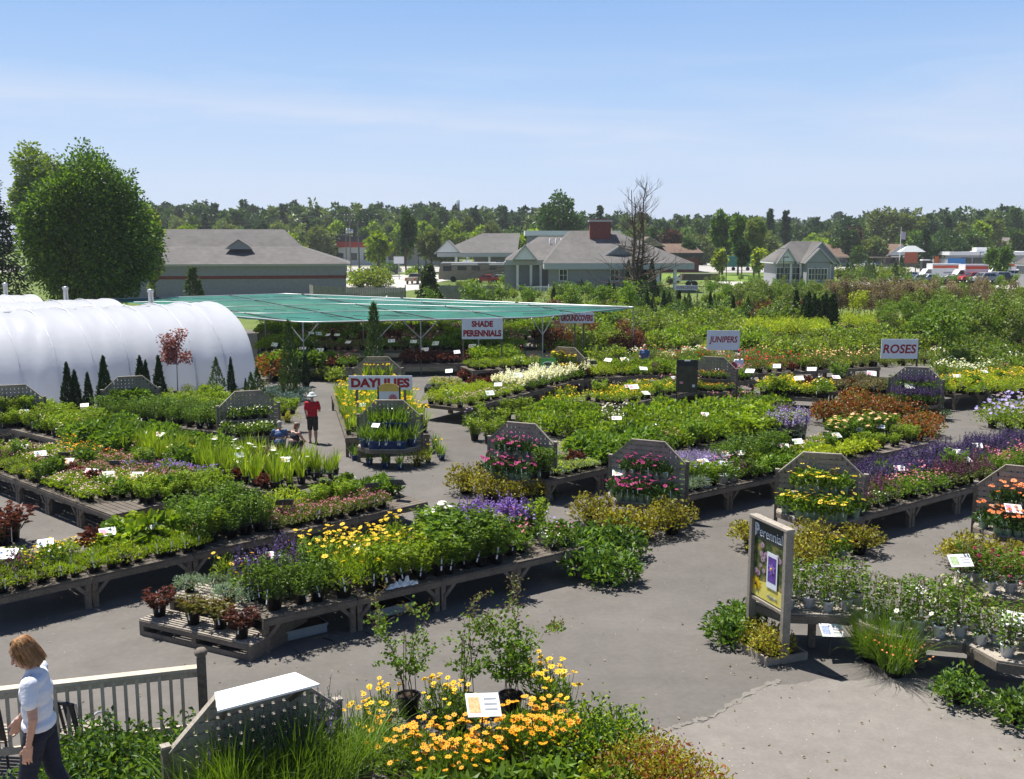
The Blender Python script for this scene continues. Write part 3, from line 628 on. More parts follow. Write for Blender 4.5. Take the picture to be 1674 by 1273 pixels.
def hash_s(s):
    h = 7
    for ch in s: h = (h*31+ord(ch)) % 1000003
    return h
def part_meshes(spec, var):
    p = proto(spec, var)
    if p[1] is None: p[1] = [(n, mb.mesh(n)) for n, mb in p[0]]
    return p[1]
def whole_mesh(spec, var):
    p = proto(spec, var)
    if p[2] is None:
        b = MB()
        for n, mb in p[0]: b.merge(mb)
        p[2] = b.mesh('plant')
    return p[2]
PR = random.Random(5)
PN = {'coreopsis_plain':'coreopsis','gaillardia':'blanket_flower','goldaisy':'yellow_daisy','gerbera_pink':'pink_gerbera','gerbera_red':'coral_gerbera','salvia_mauve':'mauve_salvia','lupine_white':'white_lupine','shasta':'shasta_daisy','phlox_green':'phlox','aster_green':'aster','dark_bush':'bushy_plant','leafy':'leafy_plant','low_green':'thyme','low_olive':'moss_plant','pink_mat':'pink_phlox','palepink_mat':'pale_phlox','purple_mat':'purple_geranium','white_mat':'white_flower_plant','yellow_mat':'yellow_flower_plant','orange_mat':'orange_flower_plant','columbine_white_pot':'lavender_plant','lime_mound':'lime_plant','pale_mat':'pale_ground_plant','maroon_mound':'maroon_plant','mauve_mound':'mauve_plant','gold_mound':'golden_plant','bright_bush':'green_bush','coral_stems':'red_leaved_plant','sedum_bronze':'sedum','iris_white':'iris','daylily_orange':'daylily','daylily_green':'green_daylily','grass':'grass_clump','lily_peach':'peach_lily','spirea_near':'spirea','peony_bright':'leafy_shrub','red_barberry':'barberry','variegated':'variegated_shrub','vine_white':'white_clematis','vine_magenta':'magenta_clematis','vine_lilac':'lilac_clematis','lavender_dark':'lavender','field_green':'green_shrub','field_bright':'golden_shrub','field_dark':'dark_shrub','field_olive':'olive_shrub','field_maroon':'maroon_shrub','rose_red':'red_rose_bush','rose_orange':'peach_rose_bush','rose_green':'rose_bush','tree_young':'young_tree','tree_olive':'olive_sapling','tree_tan':'tan_sapling','tree_maroon':'maroon_tree','tree_yellow':'yellow_sapling','arborvitae_small':'small_arborvitae','spruce_young':'young_spruce','weeping_conifer':'columnar_conifer'}
def plant(spec, loc, label, cat, group=None, name=None, detail=False, sc=1.0, var=None, nopot=False):
    name = PN.get(spec, spec)
    var = PR.randrange(3) if var is None else var; rz = PR.uniform(-.6, .6) if detail else PR.uniform(0, 6.28)
    if detail:
        o = thing(name, label, cat, loc, rz, group, sc)
        for n, me in part_meshes(spec, var):
            if nopot and n in ('pot', 'plant_label'): continue
            link(n, me, o)
    else:
        o = link(name, whole_mesh(spec, var), None, loc, rz, sc); tag(o, label, cat, group)
    return o
STUFF = {}
def plant_mb(mb, spec, loc, sc=1.0, var=None):
    var = PR.randrange(3) if var is None else var
    M = Matrix.Translation(loc) @ Matrix.Rotation(PR.uniform(0, 6.28), 4, 'Z') @ Matrix.Scale(sc, 4)
    t0 = PR.random()*.999+.001
    for n, p in proto(spec, var)[0]:
        k = len(mb.t); mb.merge(p, M)
        for i in range(k, len(mb.t)): mb.t[i] = np.full(len(mb.t[i]), t0)
# ------------------------------------------------------------------ more materials
M_wood = wood('weathered_timber', (.23,.195,.155), (.10,.083,.066)); M_woodl = wood('weathered_timber_light', (.36,.32,.27), (.20,.175,.145)); M_woodd = wood('dark_and_shaded_timber', (.17,.145,.12), (.07,.058,.048))
M_metal = plain('galvanised_pipe', (.42,.44,.45), rough=.45, metal=.6); M_dark = plain('dark_steel', (.03,.03,.035), rough=.5); M_white = plain('white_paint', (.78,.78,.78), rough=.5, var=.04)
M_signw = plain('sign_board_white', (.66,.70,.76), rough=.5, var=.05, scale=2); M_signr = plain('sign_lettering_red', (.30,.006,.014), rough=.5, var=.1); M_black = plain('black_print', (.015,.015,.02), rough=.5)
def shingles(name, col):
    m = plain(name, col, rough=.95, var=.16, scale=1.2); t = m.node_tree; b = [n for n in t.nodes if n.type == 'BSDF_PRINCIPLED'][0]; src = b.inputs['Base Color'].links[0].from_socket
    tc_ = N(t, 'ShaderNodeTexCoord'); sp_ = N(t, 'ShaderNodeSeparateXYZ'); t.links.new(tc_.outputs['Object'], sp_.inputs[0]); k_ = N(t, 'ShaderNodeMath', operation='MULTIPLY'); k_.inputs[1].default_value = 5.5; t.links.new(sp_.outputs[2], k_.inputs[0]); f_ = N(t, 'ShaderNodeMath', operation='FRACT'); t.links.new(k_.outputs[0], f_.inputs[0])
    mr_ = N(t, 'ShaderNodeMapRange'); setin(mr_, From_Min=0, From_Max=.3, To_Min=.78, To_Max=1.0); t.links.new(f_.outputs[0], mr_.inputs['Value']); n_ = N(t, 'ShaderNodeTexNoise'); setin(n_, Scale=.25, Detail=5.0); t.links.new(tc_.outputs['Object'], n_.inputs['Vector']); mn = N(t, 'ShaderNodeMapRange'); setin(mn, From_Min=.3, From_Max=.7, To_Min=.85, To_Max=1.12); t.links.new(n_.outputs[0], mn.inputs['Value'])
    mu = N(t, 'ShaderNodeMath', operation='MULTIPLY'); t.links.new(mr_.outputs[0], mu.inputs[0]); t.links.new(mn.outputs[0], mu.inputs[1]); sc_ = N(t, 'ShaderNodeVectorMath', operation='SCALE'); t.links.new(src, sc_.inputs[0]); t.links.new(mu.outputs[0], sc_.inputs['Scale']); t.links.new(sc_.outputs[0], b.inputs['Base Color']); return m
M_roof = shingles('grey_shingles', (.125,.119,.115)); M_roofb = shingles('brown_shingles', (.13,.085,.062)); M_roofd = plain('dark_shingles', (.15,.135,.13), rough=.95, var=.15, scale=1.2)
M_brick = plain('blue_grey_brick', (.27,.275,.29), rough=.9, var=.10, scale=3); M_brickd = plain('blue_grey_brick_dark', (.25,.27,.29), rough=.9, var=.1, scale=3); M_fascia = plain('pale_fascia', (.42,.44,.45), rough=.6, var=.05)
M_red = plain('red_brick', (.20,.05,.04), rough=.9, var=.2, scale=4); M_glass = plain('dark_window_glass', (.03,.04,.05), rough=.08, spec=.8); M_redpanel = plain('red_wall_panel', (.42,.03,.025), rough=.6); M_clap = plain('pale_clapboard', (.55,.58,.58), rough=.8)
M_clapg = plain('grey_clapboard', (.31,.32,.335), rough=.8); M_tanw = plain('tan_wall', (.35,.29,.21), rough=.85); M_orange = plain('orange_paint', (.68,.13,.02), rough=.5); M_bluep = plain('blue_paint', (.03,.22,.55), rough=.5)

# ------------------------------------------------------------------ ground sheets (each a few millimetres above the one below)
def sheet(name, pts, z, m):
    b = MB(); b.add([(x, y, 0) for x, y in pts], [np.arange(len(pts)).reshape(1, -1)], m); o = b.build(name, loc=(0, 0, z)); struct(o); return o
m_grass = ground_mat('meadow', [(.055,.085,.018),(.10,.14,.03),(.16,.18,.05)], [(.035,.5),(.6,.3),(6,.2)])
m_asph = ground_mat('asphalt', [(.080,.073,.067),(.117,.108,.099),(.160,.148,.135)], [(.16,.36),(1.1,.22),(9,.18),(70,.26)], speck=(4.2,.035,(.42,.39,.33)), bump=.25)
m_asph2 = ground_mat('old_asphalt', [(.13,.12,.108),(.18,.166,.15),(.235,.217,.194)], [(.4,.3),(3.0,.25),(16,.2),(80,.25)], speck=(7,.05,(.5,.46,.4)), bump=.35)
m_seam = ground_mat('sandy_seam', [(.14,.13,.116),(.205,.19,.168)], [(2,.4),(14,.3),(70,.3)])
m_conc = ground_mat('concrete_lot', [(.36,.34,.315),(.46,.44,.41)], [(.1,.5),(1.2,.3),(8,.2)])
m_road = ground_mat('highway_surface', [(.30,.285,.27),(.38,.365,.345)], [(.06,.5),(.8,.3),(6,.2)])
m_lawn = ground_mat('lawn', [(.10,.17,.02),(.16,.23,.035)], [(.1,.5),(1.5,.3),(9,.2)])
m_mulch = ground_mat('mulch', [(.13,.085,.06),(.20,.135,.10)], [(.2,.5),(2,.3),(12,.2)])
sheet('ground', [(-900,-60),(900,-60),(1400,2600),(-1400,2600)], 0, m_grass)
sheet('asphalt_yard', [(-48,-8),(48,-8),(64,40),(62,96),(20,84),(-10,80),(-60,80),(-60,40)], .006, m_asph)
def wavy(pts, amp, rng, n=9):
    o_ = []
    for (a, b_) in zip(pts[:-1], pts[1:]):
        for t in np.linspace(0, 1, n, endpoint=False): o_.append(((a[0]+(b_[0]-a[0])*t)+rng.normal()*amp, (a[1]+(b_[1]-a[1])*t)+rng.normal()*amp))
    return o_+[pts[-1]]
rg = np.random.default_rng(3)
edge = [G(1060,1290), G(1075,1200), G(1160,1178), G(1240,1125), G(1330,1112), G(1500,1110), G(1760,1120)]
edge = wavy([(p.x, p.y) for p in edge], .035, rg, 10)
sheet('old_pavement', edge+[(20, 8), (20, 2), (2, 2)], .010, m_asph2)
def ribbon(name, pts, wd, z, m, rng, amp=.3):
    l = []; r_ = []
    for i, p in enumerate(pts):
        d = Vector(pts[min(i+9, len(pts)-1)])-Vector(pts[max(i-9, 0)]); d.z = 0; d.normalize(); nn = Vector((-d.y, d.x, 0)); q = wd*(1+rng.normal()*amp)/2
        l.append((p[0]+nn.x*q, p[1]+nn.y*q)); r_.append((p[0]-nn.x*q, p[1]-nn.y*q))
    b = MB(); n = len(l); b.add([(x, y, 0) for x, y in l+r_], [np.array([[i+1, i, n+i, n+i+1] for i in range(n-1)])], m); struct(b.build(name, loc=(0, 0, z)))
sm = wavy([(p.x, p.y) for p in [G(1060,1205), G(1100,1190), G(1165,1172), G(1235,1128), G(1275,1112)]], .016, rg, 18)
ribbon('sandy_seam', [(x, y, 0) for x, y in sm], .085, .014, m_seam, rg, .5)
ribbon('worn_patch', [(x, y, 0) for x, y in wavy([(p.x, p.y) for p in [G(1120,870), G(1010,862), G(925,838)]], .05, rg, 8)], .12, .014, m_seam, rg)
# beyond the yard
sheet('highway', [(-420,236),(420,226),(430,272),(-420,296)], .02, m_road)
b = MB()
for k in range(60): b.box((-300+k*10, 264-k*.42*.3, 0), (3, .25, .004), M_white)
struct(b.build('lane_markings', loc=(0, 0, .03)))
sheet('parking_lot', [(G(590,474).x, 126), (G(700,470).x, 150), (-14, 166), (-8, 214), (-40, 216), (-42, 176)], .016, m_conc)
sheet('bank_drive', [(36,160),(70,158),(84,165),(84,176),(34,178)], .016, m_conc)
sheet('front_lawn', [(30,178),(62,178),(64,218),(20,220)], .016, m_lawn)
sheet('truck_lot', [(70,150),(140,150),(160,214),(66,214)], .016, m_conc)
sheet('plaza_lot', [(-130,300),(200,275),(220,330),(-130,340)], .016, m_conc)
sheet('mulch_field', [(G(1540,487).x, G(1540,487).y), (95, 118), (100, 137), (G(1545,474).x, G(1545,474).y)], .02, m_mulch)
sheet('bare_row', [(6,70),(44,84),(60,92),(60,98),(6,78)], .016, m_mulch)

# ------------------------------------------------------------------ greenhouses
def hoop_house(end_apex, axis, hw, h, length, label, vents):
    o = thing('greenhouse', label, 'greenhouse', end_apex, 0, 'white plastic tunnel greenhouses side by side')
    ax = Vector(axis).normalized(); nr = Vector((-ax.y, ax.x, 0)); n = 28; bays = int(length/1.45); rng = np.random.default_rng(int(h*100+length)); vs = []
    K = bays*6+1; lump = rng.normal(size=(K, 4))*.006
    def hoop(a, t, k):
        sag = -.03*abs(math.sin(math.pi*t*bays/length*1.0)) if 0 < t < length else 0
        rr = 1+sag/hw*1.2*(math.sin(a)**.5 if math.sin(a) > 0 else 0) + lump[k % K, 0]*math.sin(a*3)+lump[k % K, 1]*math.sin(a*7)
        c, s_ = math.cos(a), math.sin(a); x = hw*(abs(c)**.85)*(1 if c >= 0 else -1)*rr; z = h*(s_**.9 if s_ > 0 else 0)*rr
        return nr*x - ax*t + Vector((0, 0, z))
    for k in range(K):
        t = length*k/(K-1)
        for j in range(n+1): vs.append(tuple(hoop(math.pi*j/n, t, k)))
    f = np.array([[k*(n+1)+j, k*(n+1)+j+1, (k+1)*(n+1)+j+1, (k+1)*(n+1)+j] for k in range(K-1) for j in range(n)])
    b = MB(); b.add(vs, [f], M_poly, smooth=True); b.build('plastic_cover', o)
    fr = MB()
    for k in range(bays+1):
        t = length*k/bays; pts = [hoop(math.pi*j/20, min(max(t, .001), length-.001), 0)*1.0 for j in range(21)]
        pts = [p*.985+Vector((0,0,-.05))+ (-ax*t)*.015 for p in pts]; fr.tube(pts, .028, M_metal, 5)
    fr.tube([nr*0+Vector((0,0,h-.07)), -ax*length+Vector((0,0,h-.07))], .03, M_metal, 5); fr.build('hoop_frame', o)
    e_ = MB(); pts = [hoop(math.pi*j/n, .03, 0)-Vector((0,0,.04)) for j in range(n+1)]; e_.add([tuple(p) for p in pts], [np.arange(n+1).reshape(1, -1)], M_polyend); e_.build('end_wall', o)
    rp = MB()
    for k in range(1, bays): t = length*k/bays; rp.tube([hoop(math.pi*j/20, t, 0)*1.002+Vector((0,0,.005)) for j in range(21)], .02, M_ropew, 4)
    for s_ in (.33, .62):
        pts = [hoop(math.pi*s_*.5, t_, 0)*1.004 for t_ in np.linspace(0, length, 20)]; rp.tube(pts, .012, M_white, 4)
    rp.build('cover_seam', o)
    for t in vents:
        v = MB(); p = -ax*t-nr*(-1.4); v.lathe((p.x, p.y, h-.4), [(.13,0),(.13,.95),(.17,.95),(.17,1.08),(.02,1.12)], M_metal, 12); v.build('vent_pipe', o)
    return o
M_ropew = plain('cover_rope', (.62,.64,.68))
M_poly, _t, _o, _b = mat_base('white_poly_film'); _b.inputs['Base Color'].default_value = (.80,.82,.88,1); _b.inputs['Roughness'].default_value = .32; _b.inputs['Specular IOR Level'].default_value = .5
_tc = N(_t, 'ShaderNodeTexCoord'); _n = N(_t, 'ShaderNodeTexNoise'); setin(_n, Scale=1.6, Detail=4.0, Distortion=.8); _mp = N(_t, 'ShaderNodeMapping'); _mp.inputs['Scale'].default_value = (1, 1, 3); _t.links.new(_tc.outputs['Object'], _mp.inputs[0]); _t.links.new(_mp.outputs[0], _n.inputs['Vector'])
_bp = N(_t, 'ShaderNodeBump'); setin(_bp, Strength=.2, Distance=.04); _t.links.new(_n.outputs[0], _bp.inputs['Height']); _t.links.new(_bp.outputs[0], _b.inputs['Normal'])
_tr = N(_t, 'ShaderNodeBsdfTranslucent'); _tr.inputs[0].default_value = (.85,.87,.92,1); _ms = N(_t, 'ShaderNodeMixShader'); _ms.inputs[0].default_value = .5
_t.links.new(_b.outputs[0], _ms.inputs[1]); _t.links.new(_tr.outputs[0], _ms.inputs[2]); _t.links.new(_ms.outputs[0], _o.inputs[0])
M_polyend = plain('end_wall_film', (.62,.65,.68), rough=.4, var=.06)
ax = (.766, .643, 0)
hoop_house((-15.7, 52.0, 0), ax, 5.1, 3.88, 30, 'nearest white plastic tunnel greenhouse, its rounded end beside the shade cloth', [2.6])
hoop_house((-23.2, 57.6, 0), ax, 4.6, 3.75, 26, 'middle white plastic tunnel greenhouse with one grey vent pipe behind nearest tunnel', [2.0])
hoop_house((-29.9, 62.3, 0), ax, 4.6, 3.75, 20, 'farthest white plastic tunnel greenhouse at the left edge', [1.2])

# ------------------------------------------------------------------ shade cloth canopy
M_cloth, _t, _o, _b = mat_base('teal_shade_cloth'); _b.inputs['Roughness'].default_value = .8
_tc = N(_t, 'ShaderNodeTexCoord'); _n = N(_t, 'ShaderNodeTexNoise'); setin(_n, Scale=.35, Detail=6.0, Roughness=.7); _t.links.new(_tc.outputs['Object'], _n.inputs['Vector']); _r = N(_t, 'ShaderNodeValToRGB'); _r.color_ramp.elements[0].color = (.005,.105,.085,1); _r.color_ramp.elements[1].color = (.010,.185,.15,1); _r.color_ramp.elements[0].position = .35; _r.color_ramp.elements[1].position = .65
_t.links.new(_n.outputs[0], _r.inputs[0]); _t.links.new(_r.outputs[0], _b.inputs['Base Color']); _tr = N(_t, 'ShaderNodeBsdfTranslucent'); _tr.inputs[0].default_value = (.015,.13,.10,1)
_tp = N(_t, 'ShaderNodeBsdfTransparent'); _ms = N(_t, 'ShaderNodeMixShader'); _ms.inputs[0].default_value = .25; _m2 = N(_t, 'ShaderNodeMixShader'); _m2.inputs[0].default_value = .12
_t.links.new(_b.outputs[0], _ms.inputs[1]); _t.links.new(_tr.outputs[0], _ms.inputs[2]); _t.links.new(_ms.outputs[0], _m2.inputs[1]); _t.links.new(_tp.outputs[0], _m2.inputs[2]); _t.links.new(_m2.outputs[0], _o.inputs[0])
ZC = 2.9
cA, cB, cC, cD = G(468,480,ZC), G(1036,502,ZC), G(372,516,ZC), G(170,489,ZC); cC2 = G(495,527,ZC); cC3 = G(880,518.5,ZC)
# corners in order: D (left far), A (far), B (right), C3, C2, C
canopy = thing('shade_canopy', 'large flat canopy of teal shade cloth on slim metal posts', 'canopy', (cC2.x, cC2.y, 0))
def loc_(p): return (p.x-cC2.x, p.y-cC2.y, p.z)
near = [cC, cC2, cC3, cB]; far = [cD, cA, None, cB]
def lerp(a, b_, t): return a+(b_-a)*t
def nearp(t):
    return lerp(cC, cC2, t/.15) if t < .15 else (lerp(cC2, cC3, (t-.15)/.6) if t < .75 else lerp(cC3, cB, (t-.75)/.25))
def farp(t):
    return lerp(cD, cA, t/.45) if t < .45 else lerp(cA, cB, (t-.45)/.55)
cb = MB(); nu, nv = 60, 24; vs = []
for j in range(nv+1):
    for i in range(nu+1):
        p = lerp(nearp(i/nu), farp(i/nu), j/nv); sag = -.17*abs(math.sin(math.pi*j/nv*4))*abs(math.sin(math.pi*i/nu*8))-.03*math.sin(i*1.7)*math.sin(j*1.3)
        q = loc_(p); vs.append((q[0], q[1], q[2]+sag))
cb.add(vs, [np.array([[j*(nu+1)+i, j*(nu+1)+i+1, (j+1)*(nu+1)+i+1, (j+1)*(nu+1)+i] for j in range(nv) for i in range(nu)])], M_cloth, smooth=True); cb.build('shade_cloth', canopy)
rim = MB(); rim.tube([loc_(nearp(t)) for t in np.linspace(0, 1, 30)], .045, M_metal, 6); rim.tube([loc_(farp(t)) for t in np.linspace(0, 1, 30)], .045, M_metal, 6)
rim.build('rim_pipe', canopy)
for j in (.25, .5, .75):
    c_ = MB(); c_.tube([tuple(Vector(loc_(lerp(nearp(t), farp(t), j)))+Vector((0,0,.04))) for t in np.linspace(.01, .99, 24)], .02, M_metal, 5); c_.build('cable', canopy)
for i in (.12, .3, .48, .66, .84):
    c_ = MB(); c_.tube([tuple(Vector(loc_(lerp(nearp(i), farp(i), t)))+Vector((0,0,.03))) for t in np.linspace(0, 1, 8)], .03, M_dark, 4); c_.build('cable', canopy)
rs = np.random.default_rng(8)
for k in range(22):
    i, j = rs.uniform(.05,.9), rs.choice([.12,.37,.62,.87]); c_ = MB(); a_ = Vector(loc_(lerp(nearp(i), farp(i), j))); b_ = Vector(loc_(lerp(nearp(i+.035), farp(i+.035), j-.05))); c_.beam(a_+Vector((0,0,.06)), b_+Vector((0,0,.06)), .05, .02, M_dark); c_.build('cloth_clip_strip', canopy)
for (t, braces) in [(.15, 2), (.33, 1), (.44, 2), (.59, 2), (.76, 2), (1.0, 0)]:
    p = nearp(t); q = Vector(loc_(p)); c_ = MB(); c_.tube([(q.x, q.y, 0), (q.x, q.y, ZC)], .035, M_metal, 6)
    c_.build('post', canopy)
    d = (nearp(min(1, t+.02))-nearp(max(0, t-.02))); d.normalize()
    for s_ in ((-1, 1) if braces == 2 else ((1,) if braces else ())):
        c_ = MB(); c_.tube([(q.x, q.y, ZC-1.0), (q.x+d.x*s_*.95, q.y+d.y*s_*.95, ZC-.03)], .028, M_metal, 5); c_.build('brace', canopy)
for t in (.2, .45, .7):
    for j in (.35, .7):
        q = Vector(loc_(lerp(nearp(t), farp(t), j))); c_ = MB(); c_.tube([(q.x, q.y, 0), (q.x, q.y, ZC-.1)], .03, M_metal, 6); c_.build('post', canopy)

# ------------------------------------------------------------------ benches made of sections
BENCH = {}
_bm = {}
def bench_parts(L, W, z, m=M_wood):
    k = (round(L, 2), round(W, 2), round(z, 2), m.name)
    if k in _bm: return _bm[k]
    top = MB(); n = max(3, int(W/.15))
    for i in range(n): top.box((L/2, W*(i+.5)/n, z-.02), (L-.02, W/n-.018, .036), M_woodd)  # planks take the darkest timber, painting in the pots' shadow
    ap = MB(); ap.box((L/2, .02, z-.095), (L-.004, .04, .11), m); ap.box((L/2, W-.02, z-.095), (L-.004, .04, .11), m)
    for x in (.1, L-.1): ap.box((x, W/2, z-.095), (.04, W-.1, .10), m)
    leg = MB(); leg.box((0, 0, (z-.04)/2), (.10, .10, z-.04), m)
    br = MB(); br.beam((0, 0, z-.36), (.26, 0, z-.09), .04, .07, m)
    _bm[k] = (top.mesh('tabletop'), ap.mesh('apron'), leg.mesh('leg'), br.mesh('knee_brace')); return _bm[k]
def bench(key, name, pl, pr, W, z=.65, sec=1.95, legs=True, seg_desc='bench section'):
    a, b_ = G(pl[0], pl[1], z), G(pr[0], pr[1], z); d = (b_-a); L = d.length; d.normalize(); n = max(1, round(L/sec)); l = L/n; rz = math.atan2(d.y, d.x); pd = Vector((-d.y, d.x, 0))
    BENCH[key] = (Vector((a.x, a.y, 0)), d, pd, L, W, z, name)
    T = bench_parts(l, W, z)
    vis = []
    for i in range(n):
        p = Vector((a.x, a.y, 0))+d*l*i; pm = p+d*l*.5; x, y = proj((pm.x, pm.y, z))
        if -150 < x < 1820: vis.append((i, p))
    for k, (i, p) in enumerate(vis):
        lab = f'weathered timber section, {ordw(k+1)} from left of the {name}' if len(vis) > 1 else f'weathered grey timber bench, the {name}'
        o = thing('plant_bench', lab, 'bench', p, rz, f'timber sections of the {name}' if len(vis) > 1 else None)
        link('tabletop', T[0], o); link('apron', T[1], o)
        if legs:
            for x in (.07, l-.07):
                for y in (.09, W-.09): link('leg', T[2], o, (x, y, 0))
            link('knee_brace', T[3], o, (.09, .03, 0)); link('knee_brace', T[3], o, (l-.09, .03, 0), 0, (-1, 1, 1))
    return BENCH[key]
MIX = [('aster_green','yellow-green aster'),('columbine','pink columbine'),('yellow_mat','small yellow-flowered plant'),('leafy','dark leafy plant'),('salvia_mauve','mauve-spiked plant'),('gold_mound','golden leafy mound'),('white_mat','small white-flowered plant'),('maroon_mound','maroon-leaved plant'),('phlox_green','green phlox')]
PATCH = {}
def bpt(key, u, v): a, d, pd, L, W, z, nm = BENCH[key]; return a+d*u+pd*v+Vector((0, 0, z))
ROWW = ['front', 'second', 'third', 'fourth', 'fifth', 'sixth', 'seventh', 'eighth', 'ninth', 'tenth', 'eleventh', 'twelfth']
CNT = {}
MARG = 45
def inframe(p, m=None):
    m = MARG if m is None else m
    if p[1] < 3: return False
    x, y = proj(p); return -m < x < 1674+m and -50 < y < 1273+m*2.5
def patch(key, u0, u1, v0, v1, spec, desc, cat='potted plant', sp=.33, spv=None, detail=False, sc=1.0, prob=1.0, bench_word=None, jit=.24, edge=None, mix=.13):
    spec0, desc0 = spec, desc; sc *= 1.12
    a, d, pd, L, W, z, nm = BENCH[key]; spv = (spv or sp); sp, spv = (sp*1.1, spv*1.1) if not detail else (sp, spv); nv = max(1, int(round((v1-v0)/spv))); nu = max(1, int(round((u1-u0)/sp)))
    rngd = PR
    for j in range(nv):
        v = v0+(v1-v0)*(j+.5)/nv
        for i in range(nu):
            if PR.random() > prob: continue
            u = u0+(u1-u0)*(i+.5+.25*(j % 2))/nu+PR.uniform(-1, 1)*jit*sp; vv = v+PR.uniform(-1, 1)*jit*spv*.6
            p = a+d*u+pd*vv+Vector((0, 0, z))
            if not inframe(p): continue
            spec, desc = spec0, desc0
            if mix and PR.random() < mix: spec, desc = PR.choice(MIX)
            if CNT.get(PN.get(spec, spec), 0) >= 280: STUFF.setdefault(spec, []).append((spec, p, sc*PR.uniform(.88, 1.15), desc)); continue
            CNT[PN.get(spec, spec)] = CNT.get(PN.get(spec, spec), 0)+1
            o = plant(spec, p, None, cat, None, detail=detail, sc=sc*PR.uniform(.78, 1.22))
            row = int(round(v/spv-.5)); PATCH.setdefault((key, desc), {}).setdefault(j if edge is None else edge+j, []).append((proj(p)[0], o))
def finish_patches():
    for (key, desc), rows in PATCH.items():
        nm = BENCH[key][6]; pl = desc+' plants on the '+nm
        ks = sorted(rows); k0 = {k: i for i, k in enumerate(ks)}
        for k in ks:
            lst = sorted(rows[k], key=lambda t: t[0])
            for i, (x, o) in enumerate(lst):
                rw = '' if len(ks) == 1 else f' in {desc_row(k0[k])} row'
                o['label'] = (f'{ordw(i+1)} {desc} from left{rw} of the {nm}' if len(lst) > 1 else f'the {desc}{rw} of the {nm}')
                o['group'] = pl
def desc_row(i): return 'front' if i == 0 else ordw(i+1)
SCAT = {}
def scatter(region, pts, spec, desc, cat='potted plant', detail=False, sc=1.0, z=0.0, name='potted_plant'):
    """plants standing where the photograph shows them; pts are pixels of their feet at height z"""
    for (x, y) in pts:
        p = G(x, y, z)
        o = plant(spec, p, None, cat, None, name=name, detail=detail, sc=sc*PR.uniform(.92, 1.08)); SCAT.setdefault((region, desc), []).append((x, o))
def finish_scatter():
    for (region, desc), lst in SCAT.items():
        lst.sort(key=lambda t: t[0]); n = len(lst)
        for i, (x, o) in enumerate(lst):
            if n == 1: o['label'] = f'{desc} {region}'
            elif n == 2: o['label'] = f'{["left","right"][i]} one of two: {desc} {region}'
            else: o['label'] = f'{desc}, {ordw(i+1)} from left, {region}'
            if n > 1: o['group'] = f'{desc} plants {region}'

# ------------------------------------------------------------------ octagonal two-tier displays with a lattice back
OUT = [(-1.05,0),(-1.05,-.35),(-.55,-.95),(.55,-.95),(1.05,-.35),(1.05,0)]
UP = [(-.78,-.005),(-.62,-.40),(.62,-.40),(.78,-.005)]
def wz(z): return 1.05 if z <= 1.57 else 1.05-(z-1.57)/.56*.60
_dm = {}
def display_meshes():
    if _dm: return _dm
    b = MB()
    for k in range(7):    # planks of the lower shelf, light on top
        y0, y1 = -.95+.95*k/7, -.95+.95*(k+1)/7-.012
        w0 = 1.05 if y1 > -.35 else .55+(y1+.95)/.6*.5; w1 = .55+(y0+.95)/.6*.5 if y0 < -.35 else 1.05
        b.prism([(-w1, y0), (w1, y0), (min(w0,1.05), y1), (-min(w0,1.05), y1)], .615, .65, M_woodl)
    _dm['lower_shelf'] = b.mesh('lower_shelf')
    b = MB()
    for (p, q) in zip(OUT[:-1], OUT[1:]): b.beam((p[0], p[1], .56), (q[0], q[1], .56), .035, .12, M_wood)
    _dm['apron'] = b.mesh('apron')
    b = MB(); b.prism(UP, 1.135, 1.17, M_woodl); b.beam((-.62,-.39,1.08), (.62,-.39,1.08), .03, .10, M_wood); _dm['upper_shelf'] = b.mesh('upper_shelf')
    b = MB(); z = .70
    while z < 2.08: w_ = wz(z+.045)-.02; b.box((0, 0, z), (2*w_, .018, .102), M_wood); z += .137
    x = -.95
    while x <= .96:
        zt = 2.12 if abs(x) < .45 else (1.57+(1.05-abs(x))/.60*.56); b.box((x, .02, (.6+zt)/2), (.102, .018, zt-.6), M_wood); x += .137
    b.m = [M_woodl if m_ is M_wood else m_ for m_ in b.m]; _dm['lattice_panel'] = b.mesh('lattice_panel')
    b = MB(); b.beam((-.47, 0, 2.14), (.47, 0, 2.14), .09, .04, M_woodl); b.beam((-.46, 0, 2.135), (-1.05, 0, 1.585), .09, .04, M_woodl); b.beam((.46, 0, 2.135), (1.05, 0, 1.585), .09, .04, M_woodl); _dm['cap_rail'] = b.mesh('cap_rail')
    b = MB(); b.box((0, 0, .82), (.09, .09, 1.64), M_wood); b.prism([(-.055,-.055),(.055,-.055),(.055,.055),(-.055,.055)], 1.64, 1.67, M_woodl); _dm['corner_post'] = b.mesh('corner_post')
    b = MB(); b.box((0, 0, .3), (.13, .13, .60), M_wood); _dm['leg'] = b.mesh('leg')
    return _dm
DISP = {}
def display(key, px, py, rz_deg, label, zref=.65, sc=.94):
    """px,py: pixel of the middle of the panel's foot line at shelf height"""
    p = G(px, py, zref); D = display_meshes(); rz = R(rz_deg); o = thing('tiered_display', label, 'plant stand', (p.x, p.y, 0), rz, 'octagonal tiered plant stands', sc)
    for k in ('lower_shelf', 'apron', 'upper_shelf', 'lattice_panel', 'cap_rail'): link(k, D[k], o)
    for x in (-1.08, 1.08): link('corner_post', D['corner_post'], o, (x, .045, 0))
    link('leg', D['leg'], o, (0, -.62, 0)); DISP[key] = (Vector((p.x, p.y, 0)), rz, sc, label); return o
def dpt(key, x, y, z): p, rz, sc, _ = DISP[key]; return p+Vector((x*math.cos(rz)-y*math.sin(rz), x*math.sin(rz)+y*math.cos(rz), 0))*sc+Vector((0, 0, z*sc))
